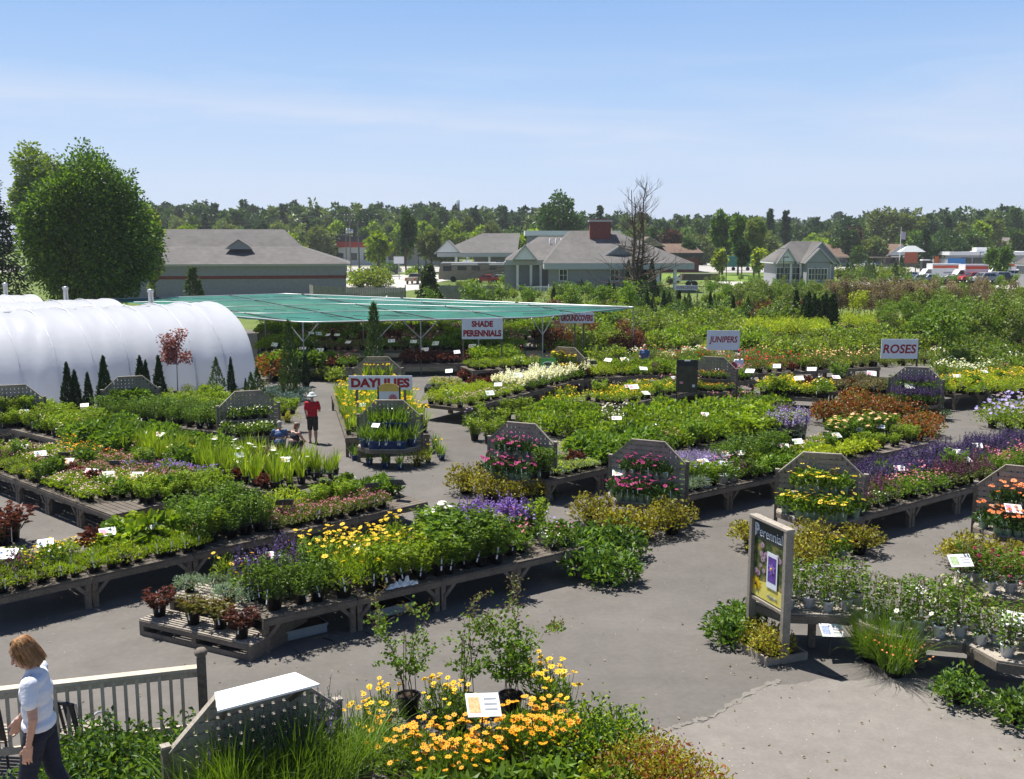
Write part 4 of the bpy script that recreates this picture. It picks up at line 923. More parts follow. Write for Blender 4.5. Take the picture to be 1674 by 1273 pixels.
def fill_display(key, spec, desc, where, n1=7, n2=5, nu=5, detail=True, spec_up=None, cat='potted flower', y1=-.80, sc=1.0):
    rows = [('lower shelf front row', [(-.5+1.0*i/(max(1,n1-1)), y1+.0+.03*abs(i-(n1-1)/2)*0) for i in range(n1)], .65), ('lower shelf back row', [(-.82+1.64*i/(max(1,n2-1)), -.56+.12*abs(2*i/(max(1,n2-1))-1)) for i in range(n2)], .65), ('upper shelf', [(-.52+1.04*i/(max(1,nu-1)), -.26) for i in range(nu)], 1.17)]
    for (rw, pts, z) in rows:
        l = []
        for (x, y) in pts:
            p = dpt(key, x+PR.uniform(-.02,.02), y+PR.uniform(-.03,.03), z)
            if not inframe(p, 60): continue
            o = plant(spec_up if (z > 1 and spec_up) else spec, p, None, cat, None, detail=detail, sc=sc*PR.uniform(.92, 1.08)); l.append((proj(p)[0], o))
        l.sort(key=lambda t: t[0])
        for i, (x, o) in enumerate(l): o['label'] = f'{desc}, {ordw(i+1)} from left, {rw}, {where}'; o['group'] = f'{desc} plants on the {where}'

# ------------------------------------------------------------------ cards on stakes
CARDS = []
def card_mesh_parts(w_, h_, pic, dark):
    pl = MB(); tilt = Matrix.Rotation(R(-52 if not dark else 45), 4, 'X'); q = MB(); q.box((0, 0, 0), (w_, .006, h_), M_tagw if not dark else M_cardback); pl.merge(q, tilt)
    st = MB(); st.box((0, .006, -.22), (.018, .012, .44), M_dark); 
    pr_ = None
    if pic is not None:
        pr_ = MB(); q = MB(); q.box((-w_*.27, -.0045, 0), (w_*.34, .003, h_*.66), pic)
        for k in range(3): q.box((w_*.22, -.0045, h_*(.25-.22*k)), (w_*.38, .003, h_*.07), M_print)
        pr_.merge(q, tilt)
    return pl, st, pr_
M_cardback = plain('card_back_grey', (.10,.12,.15), rough=.4)
PICS = [plain('card_picture_pink', (.70,.25,.35), var=.5, scale=30), plain('card_picture_green', (.35,.45,.25), var=.5, scale=30), plain('card_picture_blue', (.35,.40,.62), var=.4, scale=30), plain('card_picture_orange', (.75,.42,.2), var=.4, scale=30)]
_cm = {}
def card(px, py, where, z=1.08, w_=.30, h_=.20, dark=False, rz=None, stake=.44, pic=True):
    k = (round(w_, 2), dark, PR.randrange(4) if (pic and not dark) else -1)
    if k not in _cm: a, b_, c_ = card_mesh_parts(w_, h_, PICS[k[2]] if k[2] >= 0 else None, dark); _cm[k] = (a.mesh('card_board'), b_.mesh('stake'), c_.mesh('printed_panel') if c_ else None)
    p = G(px, py, z); o = thing('price_card', None, 'plant sign', p, R(PR.uniform(-32, 32)) if rz is None else R(rz), None, PR.uniform(.84, 1.12)); o.rotation_euler[0] = R(PR.uniform(-14, 8)); o.rotation_euler[1] = R(PR.uniform(-5, 5))
    link('card_board', _cm[k][0], o); link('stake', _cm[k][1], o)
    if _cm[k][2]: link('printed_panel', _cm[k][2], o)
    CARDS.append((where, dark, px, py, o)); return o
def finish_cards():
    g = {}
    for c in CARDS: g.setdefault((c[0], c[1]), []).append(c)
    for (wh, dark), l in g.items():
        l.sort(key=lambda c: c[2]); a = 'grey back of a tilted plant card' if dark else 'white tilted plant card on stake'
        for i, c in enumerate(l):
            c[4]['label'] = (f'{a}, {ordw(i+1)} from left {wh}' if len(l) > 1 else f'the {a} {wh}'); 
            if len(l) > 1: c[4]['group'] = f'{"grey-backed" if dark else "white"} plant cards {wh}'
# ------------------------------------------------------------------ buildings beyond the yard (x, y, z in metres)
def X(px, d): return (px-CX)/F*(d*.989+.5)
def ZY(py, d): return CAMH-d*math.tan(PITCH+math.atan((py-CY)/F))
def hip_roof(o, x0, x1, y0, y1, z0, zr, rx0, rx1, ry=None, m=None, name='roof', fascia=.35, mf=None):
    m = m or M_roof; ry = (y0+y1)/2 if ry is None else ry; b = MB(); v = [(x0,y0,z0),(x1,y0,z0),(x1,y1,z0),(x0,y1,z0),(rx0,ry,zr),(rx1,ry,zr)]
    b.add(v, [np.array([[0,1,5,4],[2,3,4,5]]), np.array([[1,2,5],[3,0,4]])], m); b.add([v[0],v[1],v[2],v[3]], [np.array([[3,2,1,0]])], m); rf = b.build(name, o)
    f = MB(); f.box(((x0+x1)/2, (y0+y1)/2, z0-fascia/2-.003), (x1-x0-.1, y1-y0-.1, fascia), mf or M_fascia); f.build('fascia', o); return rf
def gable_front(o, xc, hw, y0, y1, z0, zr, m=None, face=None, name='porch_gable', over=.3):
    """gable with its triangle towards -y"""
    m = m or M_roof; b = MB(); s_ = (zr-z0)/hw; e_ = over
    for sg in (-1, 1):
        b.slab([(xc, y0-.25, zr+.08), (xc, y1, zr+.08), (xc+sg*(hw+e_), y1, z0-e_*s_+.08), (xc+sg*(hw+e_), y0-.25, z0-e_*s_+.08)][::sg*-1], .14, m)
    g_ = b.build(name, o); f = MB(); f.add([(xc-hw, y0, z0), (xc+hw, y0, z0), (xc, y0, zr-.08)], [np.array([[0,1,2]])], face or M_clap); f.build('gable_face', g_)
    t = MB(); 
    for sg in (-1, 1): t.beam((xc, y0-.27, zr-.02), (xc+sg*(hw+e_), y0-.27, z0-e_*s_-.02), .05, .2, M_fascia)
    t.build('barge_board', g_); return g_
def window(o, x, y, z, w_, h_, frame=None, name='window'):
    f = MB(); fm = frame or M_white
    f.box((x, y-.03, z+h_/2+.05), (w_+.24, .08, .1), fm); f.box((x, y-.03, z-h_/2-.05), (w_+.24, .08, .1), fm)
    for s_ in (-1, 1): f.box((x+s_*(w_/2+.05), y-.03, z), (.1, .08, h_), fm)
    f.box((x, y-.04, z), (.05, .05, h_), fm); f.box((x, y-.045, z), (w_, .05, .05), fm); q = f.build(name, o); g_ = MB(); g_.box((x, y-.012, z), (w_, .02, h_), M_glass); g_.build('pane', q); return q
def walls(o, x0, x1, y0, y1, z1, m, z0=0): b = MB(); b.box(((x0+x1)/2, (y0+y1)/2, (z0+z1)/2), (x1-x0, y1-y0, z1-z0), m); return b.build('wall', o)

# grey-roofed store at left
o = thing('store_building', 'long grey-roofed store with a dark red stripe round its blue-grey wall', 'building')
d = 121.0; xr = X(573, d); walls(o, -48, xr-.6, d+.6, d+17, ZY(431, d)-.1, M_brick)
b = MB(); b.box(((-48+xr-.6)/2, d+.58, ZY(452.5, d)), (xr-.6+48+.06, .1, .36), M_red); b.box((xr-.56, d+8.6, ZY(452.5, d)), (.1, 16, .36), M_red); b.build('red_stripe', o)
z0, zm, zr = ZY(431, d), 6.35, 8.55; b = MB(); xl = -49
v = [(xl,d,z0),(xr,d,z0),(xr,d+17.6,z0),(xl,d+17.6,z0), (xl,d+5.2,zm+.1),(xr-6.2,d+5.2,zm+.1),(xr-6.2,d+12.4,zm+.1),(xl,d+12.4,zm+.1), (xl,d+8.8,zr),(X(487,d+8.8),d+8.8,zr)]
b.add(v, [np.array([[0,1,5,4],[1,2,6,5],[2,3,7,6],[4,5,9,8],[6,7,8,9]]), np.array([[5,6,9]])], M_roof); b.build('roof', o)
b = MB(); b.box(((xl+xr)/2, d+8.8, z0-.12), (xr-xl-.2, 17.3, .22), M_fascia); b.build('fascia', o)
xd = X(407, d+4); b = MB(); yz = d+3.0; b.add([(xd-1.75, yz, ZY(407, yz)), (xd+1.75, yz, ZY(407, yz)), (xd, yz-.15, ZY(391, yz)), (xd, yz+5.3, ZY(391, yz))], [np.array([[0,2,3],[2,1,3]])], M_roof); dm = b.build('dormer', o)
b = MB(); b.add([(xd-1.6, yz+.05, ZY(407, yz)), (xd+1.6, yz+.05, ZY(407, yz)), (xd, yz+.05, ZY(392, yz))], [np.array([[0,1,2]])], M_brick); b.build('dormer_face', dm)
for px in (288,): b = MB(); b.lathe((X(px, d+7), d+7, ZY(384, d+7)-.6), [(.16,0),(.16,1.3),(.22,1.3),(.22,1.45),(.02,1.5)], M_metal, 10); b.build('roof_vent', o)
b = MB(); b.lathe((X(276, d+4), d+4, ZY(398, d+4)-.6), [(.14,0),(.14,1.0),(.2,1.0),(.2,1.15),(.02,1.2)], M_metal, 10); b.build('roof_vent', o)

o.rotation_euler = (0, 0, R(9.2)); _q = Vector((xr, d, 0)); o.location = _q-Matrix.Rotation(R(9.2), 3, 'Z') @ _q
# board fence in front of it and the tank
M_fence = wood('grey_fence', (.27,.27,.25), (.15,.15,.14))
def board_fence(name, pts, h, label, m=M_fence):
    o = thing(name, label, 'fence', (pts[0][0], pts[0][1], 0)); b = MB(); q = MB()
    for a, c in zip(pts[:-1], pts[1:]):
        a_, c_ = Vector((a[0]-pts[0][0], a[1]-pts[0][1], 0)), Vector((c[0]-pts[0][0], c[1]-pts[0][1], 0)); n = int((c_-a_).length/.2)
        for k in range(n):
            p = lerp(a_, c_, (k+.5)/n); hh = h+.02*((k*7) % 3); b.beam((p.x, p.y, .05), (p.x, p.y, hh), .185, .03, m, roll=(-(c_-a_).y, (c_-a_).x, 0))
        for t in np.linspace(0, 1, max(2, int((c_-a_).length/2.4))): p = lerp(a_, c_, t); q.box((p.x, p.y+.08, h/2), (.11, .11, h+.1), m)
    b.build('boards', o); q.build('fence_posts', o); return o
dd = 112
board_fence('board_fence', [(X(505,118),118),(X(512,114),114),(X(560,111),111),(X(662,110),110),(X(662,116),116)], 2.0, 'grey board fence beside the store, behind the shade cloth')
board_fence('board_fence', [(X(718,118),118),(X(808,116),116)], 1.9, 'grey board enclosure in front of the parked motorhome')
o = thing('propane_tank', 'white propane tank on the grass just behind the shade cloth', 'gas tank', (X(632, 92), 92, 0))
b = MB(); b.tube([(-1.7,0,1.35),(-1.62,0,1.35),(-1.4,0,1.35),(1.4,0,1.35),(1.62,0,1.35),(1.7,0,1.35)], [.05,.3,.52,.52,.3,.05], M_white, 16); b.build('tank', o)
for x in (-1, 1): b = MB(); b.box((x, 0, .42), (.16, .8, .84), M_metal); b.build('support', o)
b = MB(); b.lathe((0,0,1.85), [(.14,0),(.14,.16),(.03,.22)], M_metal, 10); b.build('valve_cap', o)

# strip store with red band, far left of the road
o = thing('shop_building', 'low shop with black parapet and bright red band across the road', 'building'); d = 300
walls(o, X(488,d), X(722,d), d, d+18, ZY(403,d), M_clap); b = MB(); b.box(((X(488,d)+X(722,d))/2, d-.3, (ZY(404,d)+ZY(395,d))/2), (X(722,d)-X(488,d)+1, .8, ZY(395,d)-ZY(404,d)), M_redpanel); b.build('red_band', o)
b = MB(); b.box(((X(488,d)+X(722,d))/2, d+8, (ZY(395,d)+ZY(386,d))/2), (X(722,d)-X(488,d)+2, 19, ZY(386,d)-ZY(395,d)), M_black); b.build('parapet', o)
for px in (530, 545, 556, 578, 600, 640): window(o, X(px,d), d, 2.6, 1.8, 1.9, M_dark)

# low bank with hipped roofs, brick chimney
o = thing('bank_building', 'low blue-grey brick building with hipped grey roofs and red brick chimney', 'building'); d = 138.5
ze = ZY(430, d); x0, x1 = X(889, d), X(1136, d)
walls(o, x0+.8, X(1042, d+1), d+1.0, d+16, ze-.2, M_brick)
hip_roof(o, x0, x1, d, d+17, ze, ZY(377, d+8.5), X(930, d+8.5), X(1004, d+8.5), fascia=.85)
for px in (1048, 1076, 1104): b = MB(); b.box((X(px, d+.8), d+.9, ze/2-.4), (.45, .45, ze-.75), M_white); b.build('column', o)
gable_front(o, X(1012, d+3), 3.1, d+2.2, d+7, ze+.25, ze+2.35, face=M_brick, name='front_gable')
b = MB(); b.box((X(981, d+6), d+7.0, ZY(378, d+7)), (3.0, 1.6, 3.4), M_red); ch = b.build('chimney', o); b = MB(); b.box((X(981, d+6), d+7.0, ZY(361, d+7)), (3.4, 2.0, .25), M_fascia); b.build('chimney_cap', ch)
for px in (921, 1080): window(o, X(px, d+1), d+.98 if px < 1040 else d+4, 2.4, 1.0, 1.5)
window(o, X(1005,d+1), d+.98, 2.4, 1.1, 1.5)
walls(o, x0-5.5, x0+.9, d+8, d+24, ze, M_brick); hip_roof(o, X(826,d+12), x0+4, d+6.5, d+26, ze+.3, ZY(380, d+16)-.6, X(880,d+16), x0+3.5, fascia=.7)
gable_front(o, X(858, d+6), 1.7, d+5.2, d+12, ze+.4, ze+2.4, face=M_white)
for px in (846, 868, 884): b = MB(); b.box((X(px, d+7), d+7, ze/2), (.35, .35, ze), M_white); b.build('column', o)
d2 = 187; ze2 = ZY(413, d2); hip_roof(o, X(714,d2), X(846,d2), d2, d2+15, ze2, ZY(381, d2+7), X(789,d2+7), X(850,d2+7), fascia=.75)
for px in (746, 764, 800, 832): b = MB(); b.box((X(px, d2+.6), d2+.6, ze2/2-.3), (.4, .4, ze2-.6), M_white); b.build('column', o)
walls(o, X(775,d2+6), X(846,d2), d2+6, d2+14, ze2-.6, M_brickd); gable_front(o, X(733,d2+1), 2.2, d2-.1, d2+6, ze2+.1, ze2+2.3, face=M_white)
for px in (899, 909, 917): b = MB(); b.lathe((X(px, d+13), d+13, ZY(396,d+13)-.4), [(.12,0),(.12,.9),(.02,1.0)], M_white, 8); b.build('roof_vent', o)
o = thing('flat_roof_building', 'flat white-edged roof building just behind the brick chimney', 'building'); d = 205
walls(o, X(862,d), X(1010,d), d, d+16, ZY(386,d), M_brickd); b = MB(); b.box(((X(862,d)+X(1010,d))/2, d+8, ZY(381,d)), (X(1010,d)-X(862,d)+1, 17, 1.0), M_white); b.build('roof_edge', o)
# railing at the bank porch
o = thing('porch_fence', 'short white picket fence at the left corner of the brick building', 'fence', (X(860,132), 132, 0)); b = MB()
for k in range(24): b.box((k*.19, 0, .62), (.07, .04, 1.2), M_white)
for k in range(22): b.box((4.5, .2+k*.19, .62), (.04, .07, 1.2), M_white)
b.build('pickets', o); b = MB(); b.box((2.2, -.035, 1.1), (4.6, .025, .1), M_white); b.box((4.54, 2.2, 1.1), (.03, 4.4, .1), M_white); b.build('rail', o)

# small grey-blue bank at right
o = thing('cottage_building', 'small grey-blue cottage-style building with cross gables beside the road', 'building'); d = 158
ze = ZY(428, d); xa, xb = X(1270,d), X(1366,d); walls(o, xa, xb, d+.5, d+8, ze, M_clapg)
hip_roof(o, xa-.6, xb+.5, d, d+8.5, ze+.05, ZY(394,d+4), X(1292,d+4), X(1338,d+4), fascia=.3, mf=M_white)
gable_front(o, X(1339,d), 2.75, d-1.0, d+6.5, ze+.1, ZY(396,d), face=M_clapg, name='cross_gable'); gable_front(o, X(1331,d), 2.0, d-2.6, d, ze+.05, ZY(406,d-2), face=M_clapg, name='cross_gable'); gable_front(o, X(1285,d), 1.35, d-.6, d+4, ze+.1, ZY(406,d), face=M_white, name='porch_gable')
walls(o, X(1312,d), X(1350,d), d-2.4, d+.5, ze, M_clapg)
for px, dy in ((1290,.48), (1277,.48), (1303,.48)): window(o, X(px,d), d+dy, 2.0, 1.1, 1.9)
for px in (1320,1330,1340): window(o, X(px,d), d-2.42, 2.0, .9, 1.7)
for px in (1309, 1293, 1357): b = MB(); b.box((X(px,d), d-.1, ze/2-.1), (.3, .3, ze-.3), M_white); b.build('column', o)

# restaurant
o = thing('restaurant_building', 'long low building with brown shingle roof and small white front gable', 'building'); d = 284
xa, xb = X(1338,d), X(1512,d); walls(o, xa, xb, d+.5, d+14, ZY(418,d), M_tanw); hip_roof(o, xa-1, xb+1.5, d-1.5, d+15.5, ZY(419,d), ZY(399,d+7), xa+1, xb-5, m=M_roofb, fascia=.4, mf=M_tanw)
gable_front(o, X(1467,d), 3.9, d-3, d+8, ZY(417,d), ZY(399,d), m=M_roofb, face=M_clap)
for px in (1382, 1413, 1425, 1437, 1458, 1476, 1490): window(o, X(px,d), d+.46, 2.0, 2.4, 1.8, M_dark)
o = thing('house', 'distant grey-roofed apartment house at the upper right behind the white store', 'building'); d = 318
walls(o, X(1588,d), X(1715,d), d, d+13, ZY(403,d), M_clapg); hip_roof(o, X(1583,d), X(1720,d), d-1, d+14, ZY(403,d), ZY(388,d+7), X(1590,d), X(1712,d), m=M_roofd, fascia=.4)
for px in range(1598, 1680, 16): window(o, X(px,d), d-.02, 3.4, 1.4, 1.3)
b = MB(); b.box((X(1626,d), d-.4, ZY(393,d)), (3.2, .8, 3.4), M_red); b.build('chimney', o)
o = thing('flat_store_building', 'flat-roofed grey store with white edge and blue sign right of the road', 'building'); d = 262
walls(o, X(1553,d), X(1700,d), d, d+14, ZY(416,d), M_clapg); b = MB(); b.box(((X(1553,d)+X(1700,d))/2, d+6.8, ZY(414,d)), (X(1700,d)-X(1553,d)+.8, 15, .9), M_white); b.build('parapet', o); b = MB(); b.box((X(1612,d), d+3, ZY(410,d)), (3.6, 2.6, 1.8), M_white); b.build('roof_unit', o)
b = MB(); b.box((X(1564,d), d-.2, ZY(427,d)), (4.6, .2, 1.6), M_bluep); b.build('wall_sign', o)
for px in (1580,1600,1640): window(o, X(px,d), d-.02, 2.0, 2.6, 1.6, M_dark)
o = thing('corner_building', 'blue-grey wall and grey gable roof cut off by the right edge', 'building'); d = 148
walls(o, X(1656,160), X(1880,d), d, d+10, ZY(432,d), M_brick); hip_roof(o, X(1651,160), X(1890,d), d-.6, d+10.6, ZY(433,d), ZY(396,d+5), X(1694,d+8), X(1790,d+6), fascia=.3)
window(o, X(1700,d), d-.02, 2.2, .9, 1.4)
o = thing('brown_store_building', 'dark brown shingled roof of the store behind the bare tree', 'building'); d = 232
walls(o, X(1050,d), X(1143,d), d, d+14, ZY(420,d), M_red); hip_roof(o, X(1048,d), X(1149,d), d-1, d+15, ZY(413,d), ZY(398,d+7), X(1052,d), X(1140,d), m=M_roofb, fascia=1.2, mf=M_dark); gable_front(o, X(1060,d), 3.4, d-1.5, d+7, ZY(402,d), ZY(387,d), m=M_roofb, face=M_tanw)
o = thing('water_tower', 'tiny pale water tower above the far treeline', 'tower', (X(748, 900), 900, 0)); b = MB(); zt = ZY(326, 900); b.lathe((0,0,0), [(1.6,0),(1.6,zt-14),(2.3,zt-12),(2.3,zt-.5),(.2,zt)], plain('pale_steel', (.35,.42,.48)), 12); b.build('tank_tower', o)

# ------------------------------------------------------------------ poles, wires, lamp posts, road signs
def pole(px, ytop, d, label, wires=False, arms=1, h=None, transformer=False):
    x = X(px, d); z = ZY(ytop, d); o = thing('utility_pole', label, 'utility pole', (x, d, 0)); b = MB(); b.tube([(0,0,0),(0,0,z)], [.16,.11], M_bark_grey, 8); b.build('pole', o)
    for k in range(arms): b = MB(); b.box((0, -.1, z-.6-k*1.1), (2.2, .1, .12), M_bark_grey); cr_ = b.build('cross_arm', o); i_ = MB(); [i_.lathe((s_, -.1, z-.54-k*1.1), [(.05,0),(.07,.12),(.02,.18)], M_white, 6) for s_ in (-1, -.4, .4, 1)]; i_.build('insulators', cr_)
    if transformer: b = MB(); [b.lathe((s_, -.3, z-4.2), [(.02,0),(.26,0),(.26,.85),(.05,.95)], M_metal, 10) for s_ in (-.55, .0, .5)]; b.build('transformers', o)
    return o
pole(573, 347, 205, 'tall dark utility pole with transformers beside the road', arms=2, transformer=True)
pole(587, 361, 160, 'grey utility pole with small boxes, right of the dark pole', arms=0)
pole(566, 380, 240, 'short utility pole behind the dark utility pole', arms=1)
for (a, c, lb) in (((573,349,205),(140,352,235),'upper thin overhead wire above the grey store roof'), ((573,352,205),(140,362,235),'lower thin overhead wire above the grey store roof')):
    b = MB(); p, q = Vector((X(a[0],a[2]), a[2], ZY(a[1],a[2]))), Vector((X(c[0],c[2]), c[2], ZY(c[1],c[2]))); b.tube([lerp(p, q, t)+Vector((0,0,-1.6*math.sin(math.pi*t))) for t in np.linspace(0,1,14)], .02, M_dark, 4); tag(b.build('overhead_wire'), lb, 'wire')
def lamp(px, ytop, d, label):
    o = thing('street_lamp', label, 'street lamp', (X(px,d), d, 0)); z = ZY(ytop, d); b = MB(); b.tube([(0,0,0),(0,0,z)], [.09,.06], M_dark, 6); b.build('pole', o); b = MB(); b.box((.35,0,z), (.8,.3,.14), M_dark); b.build('lamp_head', o)
lamp(620, 404, 190, 'dark slim street lamp beside the round tree'); lamp(684, 418, 165, 'dark slim street lamp left of the motorhome'); lamp(1188, 411, 175, 'dark slim lamp post on the front lawn'); lamp(1602, 412, 210, 'dark lamp post in front of the flat-roofed store'); lamp(1444, 408, 262, 'dark lamp post in front of the brown-roofed restaurant'); lamp(1281, 420, 150, 'dark lamp post at left front of the cottage-style building')
o = thing('flag_pole', 'tall white flagpole with a crossbar in front of the restaurant', 'flagpole', (X(1471,258), 258, 0)); z = ZY(371, 258); b = MB(); b.tube([(0,0,0),(0,0,z)], [.14,.06], M_white, 8); b.build('mast', o); b = MB(); b.tube([(-2.2,0,z-7.5),(2.2,0,z-7.5)], .06, M_white, 6); b.build('crossbar', o)
b = MB(); b.add([(0.1,0,z-1),(1.3,.1,z-1.3),(1.2,-.1,z-3.2),(.1,0,z-3)], [np.array([[0,1,2,3]])], plain('flag_cloth', (.35,.30,.38))); b.build('flag', o)
o = thing('road_sign', 'brown roadside sign under a small white roof near the flagpole', 'sign', (X(1489,205), 205, 0)); b = MB(); [b.box((s_*1.1, 0, 2.2), (.16,.16,4.4), M_woodd) for s_ in (-1,1)]; b.build('posts', o)
b = MB(); b.box((0,-.1,3.8), (2.6,.14,2.2), plain('sign_brown', (.30,.08,.04))); b.build('sign_board', o); b = MB(); hip = [(-2.6,-1,4.95),(2.6,-1,4.95),(2.6,1,4.95),(-2.6,1,4.95),(-.8,0,6.2),(.8,0,6.2)]; b.add(hip, [np.array([[0,1,5,4],[2,3,4,5],[3,2,1,0]]), np.array([[1,2,5],[3,0,4]])], M_clap); b.build('roof', o)
o = thing('road_sign', 'small white box sign among the trees left of the motorhome', 'sign', (X(652,188), 188, 0)); b = MB(); b.tube([(0,0,0),(0,0,3.0)], .1, M_metal, 6); b.build('post', o); b = MB(); b.box((0,0,3.6), (1.9,.3,1.3), M_white); b.build('sign_board', o)
o = thing('pennant_banner', 'small orange red banner beside the road at right', 'banner', (X(1528,232), 232, 0)); b = MB(); b.tube([(0,0,0),(0,0,3.8)], .05, M_dark, 5); b.build('pole', o); b = MB(); b.box((.5,0,2.4), (1.0,.06,2.6), M_orange); b.build('banner', o)
o = thing('vending_box', 'dark tall box with white top beside the orange banner', 'kiosk', (X(1513,236), 236, 0)); b = MB(); b.box((0,0,1.3), (1.8,1.4,2.6), M_dark); b.build('cabinet', o); b = MB(); b.box((0,0,2.75), (1.9,1.5,.28), M_white); b.build('top', o)

# ------------------------------------------------------------------ vehicles
def paint(n, c): return plain('car_paint_'+n, c, rough=.22, var=.02, spec=.6)
CARP = {'white': paint('white', (.72,.73,.74)), 'black': paint('black', (.02,.022,.026)), 'silver': paint('silver', (.38,.40,.42)), 'red': paint('red', (.42,.04,.03)), 'blue': paint('blue', (.06,.12,.28)), 'green': paint('green', (.03,.10,.07)), 'tan': paint('tan', (.34,.29,.22))}
M_tyre = plain('tyre_rubber', (.015,.015,.015), rough=.8); M_light = plain('lamp_lens', (.75,.75,.7), rough=.2); M_tail = plain('tail_lens', (.45,.02,.02), rough=.3)
CAR_PROF = {'sedan': ([(-2.3,.45),(-2.3,.85),(-2.1,.98),(-1.45,1.02),(-1.05,.95+.10),(-.6,1.42),(.55,1.45),(1.25,1.0),(2.1,.85),(2.3,.7),(2.3,.4)], 1.75, (-.95,1.15,1.02,1.40)),
            'suv': ([(-2.4,.5),(-2.42,1.0),(-2.35,1.15),(-2.1,1.72),(-1.6,1.80),(.45,1.78),(1.1,1.18),(2.1,1.05),(2.4,.9),(2.4,.45)], 1.9, (-2.1,1.0,1.2,1.68)),
            'pickup': ([(-2.7,.55),(-2.7,1.1),(-.6,1.12),(-.45,1.75),(.75,1.78),(1.35,1.18),(2.4,1.08),(2.7,.9),(2.7,.5)], 1.9, (-.42,1.15,1.2,1.66))}
def car(px, py, kind, color, ang, label, group=None, z=0.02, at=None):
    p = at or G(px, py, 0); o = thing('parked_car', label, 'car' if kind != 'pickup' else 'pickup truck', (p.x, p.y, z), R(ang), group)
    prof, W, (gx0, gx1, gz0, gz1) = CAR_PROF[kind]; m = CARP[color]; n = len(prof); vs = []
    for (x, zz) in prof:
        tuck = 1 - .22*max(0, (zz-1.0))/.75; vs += [(x, -W/2*tuck, zz), (x, W/2*tuck, zz)]
    b = MB(); f = [[2*i, 2*i+2, 2*i+3, 2*i+1] for i in range(n-1)]+[[2*n-2, 0, 1, 2*n-1]]; b.add(vs, [np.array(f)], m)
    b.add(vs[0::2], [np.arange(n)[::-1].reshape(1, -1)], m); b.add(vs[1::2], [np.arange(n).reshape(1, -1)], m); b.build('body', o)
    g_ = MB(); xm = (gx0+gx1)/2-.1
    for s_ in (-1, 1):
        y0, y1 = s_*(W/2*(1-.22*(gz0-1.0)/.75)+.012), s_*(W/2*(1-.22*(gz1-1.0)/.75)+.012)
        for (a, c) in ((gx0+.15, xm-.05), (xm+.05, gx1-.2)):
            sl = .25; q = [(a, y0, gz0), (c, y0, gz0), (min(c, gx1-.2-.45 if c > xm else c), y1, gz1), (a+(sl if a < xm else 0), y1, gz1)]; g_.add(q, [np.array([[0,1,2,3]] if s_ < 0 else [[3,2,1,0]])], M_glass)
    if kind == 'sedan': ws, rs_ = ((1.22,1.02),(.58,1.44)), ((-1.02,1.06),(-.62,1.41))
    elif kind == 'suv': ws, rs_ = ((1.08,1.2),(.5,1.75)), ((-2.33,1.2),(-2.13,1.65))
    else: ws, rs_ = ((1.33,1.2),(.8,1.74)), ((-.56,1.25),(-.46,1.68))
    for (a, c), dx in ((ws, .03), (rs_, -.03)): g_.add([(a[0]+dx, -W*.4, a[1]+.02), (a[0]+dx, W*.4, a[1]+.02), (c[0]+dx, W*.36, c[1]), (c[0]+dx, -W*.36, c[1])], [np.array([[0,1,2,3]])], M_glass)
    g_.build('windows', o)
    for x in (-1.42, 1.42):
        for s_ in (-1, 1):
            t = MB(); t.tube([(x, s_*(W/2-.2), .34), (x, s_*(W/2+.015), .34)], .34, M_tyre, 14); w_ = t.build('wheel', o); h_ = MB(); h_.tube([(x, s_*(W/2), .34), (x, s_*(W/2+.03), .34)], .2, M_metal, 10); h_.build('rim', w_)
    for s_ in (-1, 1):
        h_ = MB(); h_.box((prof[-2][0]-.02, s_*(W/2-.28), .72), (.08, .36, .16), M_light); h_.build('headlight', o); h_ = MB(); h_.box((prof[1][0]+.02, s_*(W/2-.22), .86), (.08, .26, .18), M_tail); h_.build('tail_light', o)
    return o
car(633, 449, 'sedan', 'black', 186, 'black sedan driving on the road behind the board fence')
car(592, 425, 'suv', 'black', 10, 'dark sport utility vehicle beside the dark utility pole'); car(624, 424, 'sedan', 'white', 180, 'white sedan seen between trees left of the poplar')
car(797, 463, 'sedan', 'red', 170, 'red car half hidden in front of the motorhome'); car(816, 463, 'sedan', 'silver', 170, 'silver car right of the red car by the motorhome')
car(678, 464, 'pickup', 'tan', 80, 'tan pickup truck behind the dark spruce'); car(1118, 463, 'sedan', 'white', 150, 'white car beneath the porch at right end of the brick building')
car(1147, 425, 'pickup', 'white', 180, 'white pickup truck across the road right of the bare tree'); car(1128, 424, 'pickup', 'red', 180, 'dark red pickup truck across the road')
car(1381, 436, 'sedan', 'green', 175, 'dark green car parked at left front of the restaurant'); car(1413, 437, 'pickup', 'white', 178, 'white pickup truck parked in front of the restaurant'); car(1428, 436, 'sedan', 'blue', 178, 'blue car right of the white pickup truck')
for i, (px, c, k, l) in enumerate(((1480,'white','suv','white sport utility vehicle, leftmost in the truck lot'), (1517,'white','sedan','white sedan in front of the first moving truck'), (1500,'silver','sedan','low silver car between the two white cars'), (1560,'white','sedan','white car between the two moving trucks'), (1593,'red','pickup','red pickup truck in the lot beside the second moving truck'), (1607,'silver','suv','silver car left of the white van in the lot'), (1630,'silver','suv','silver sport utility vehicle near the right edge of lot'), (1640,'black','sedan','dark car nearest the corner building'))):
    car(px, 461+(i % 3), k, c, [205,200,190,170,185,200,195,180][i], l)
M_tband = plain('truck_band_orange', (.62,.10,.03), rough=.5, var=.08)
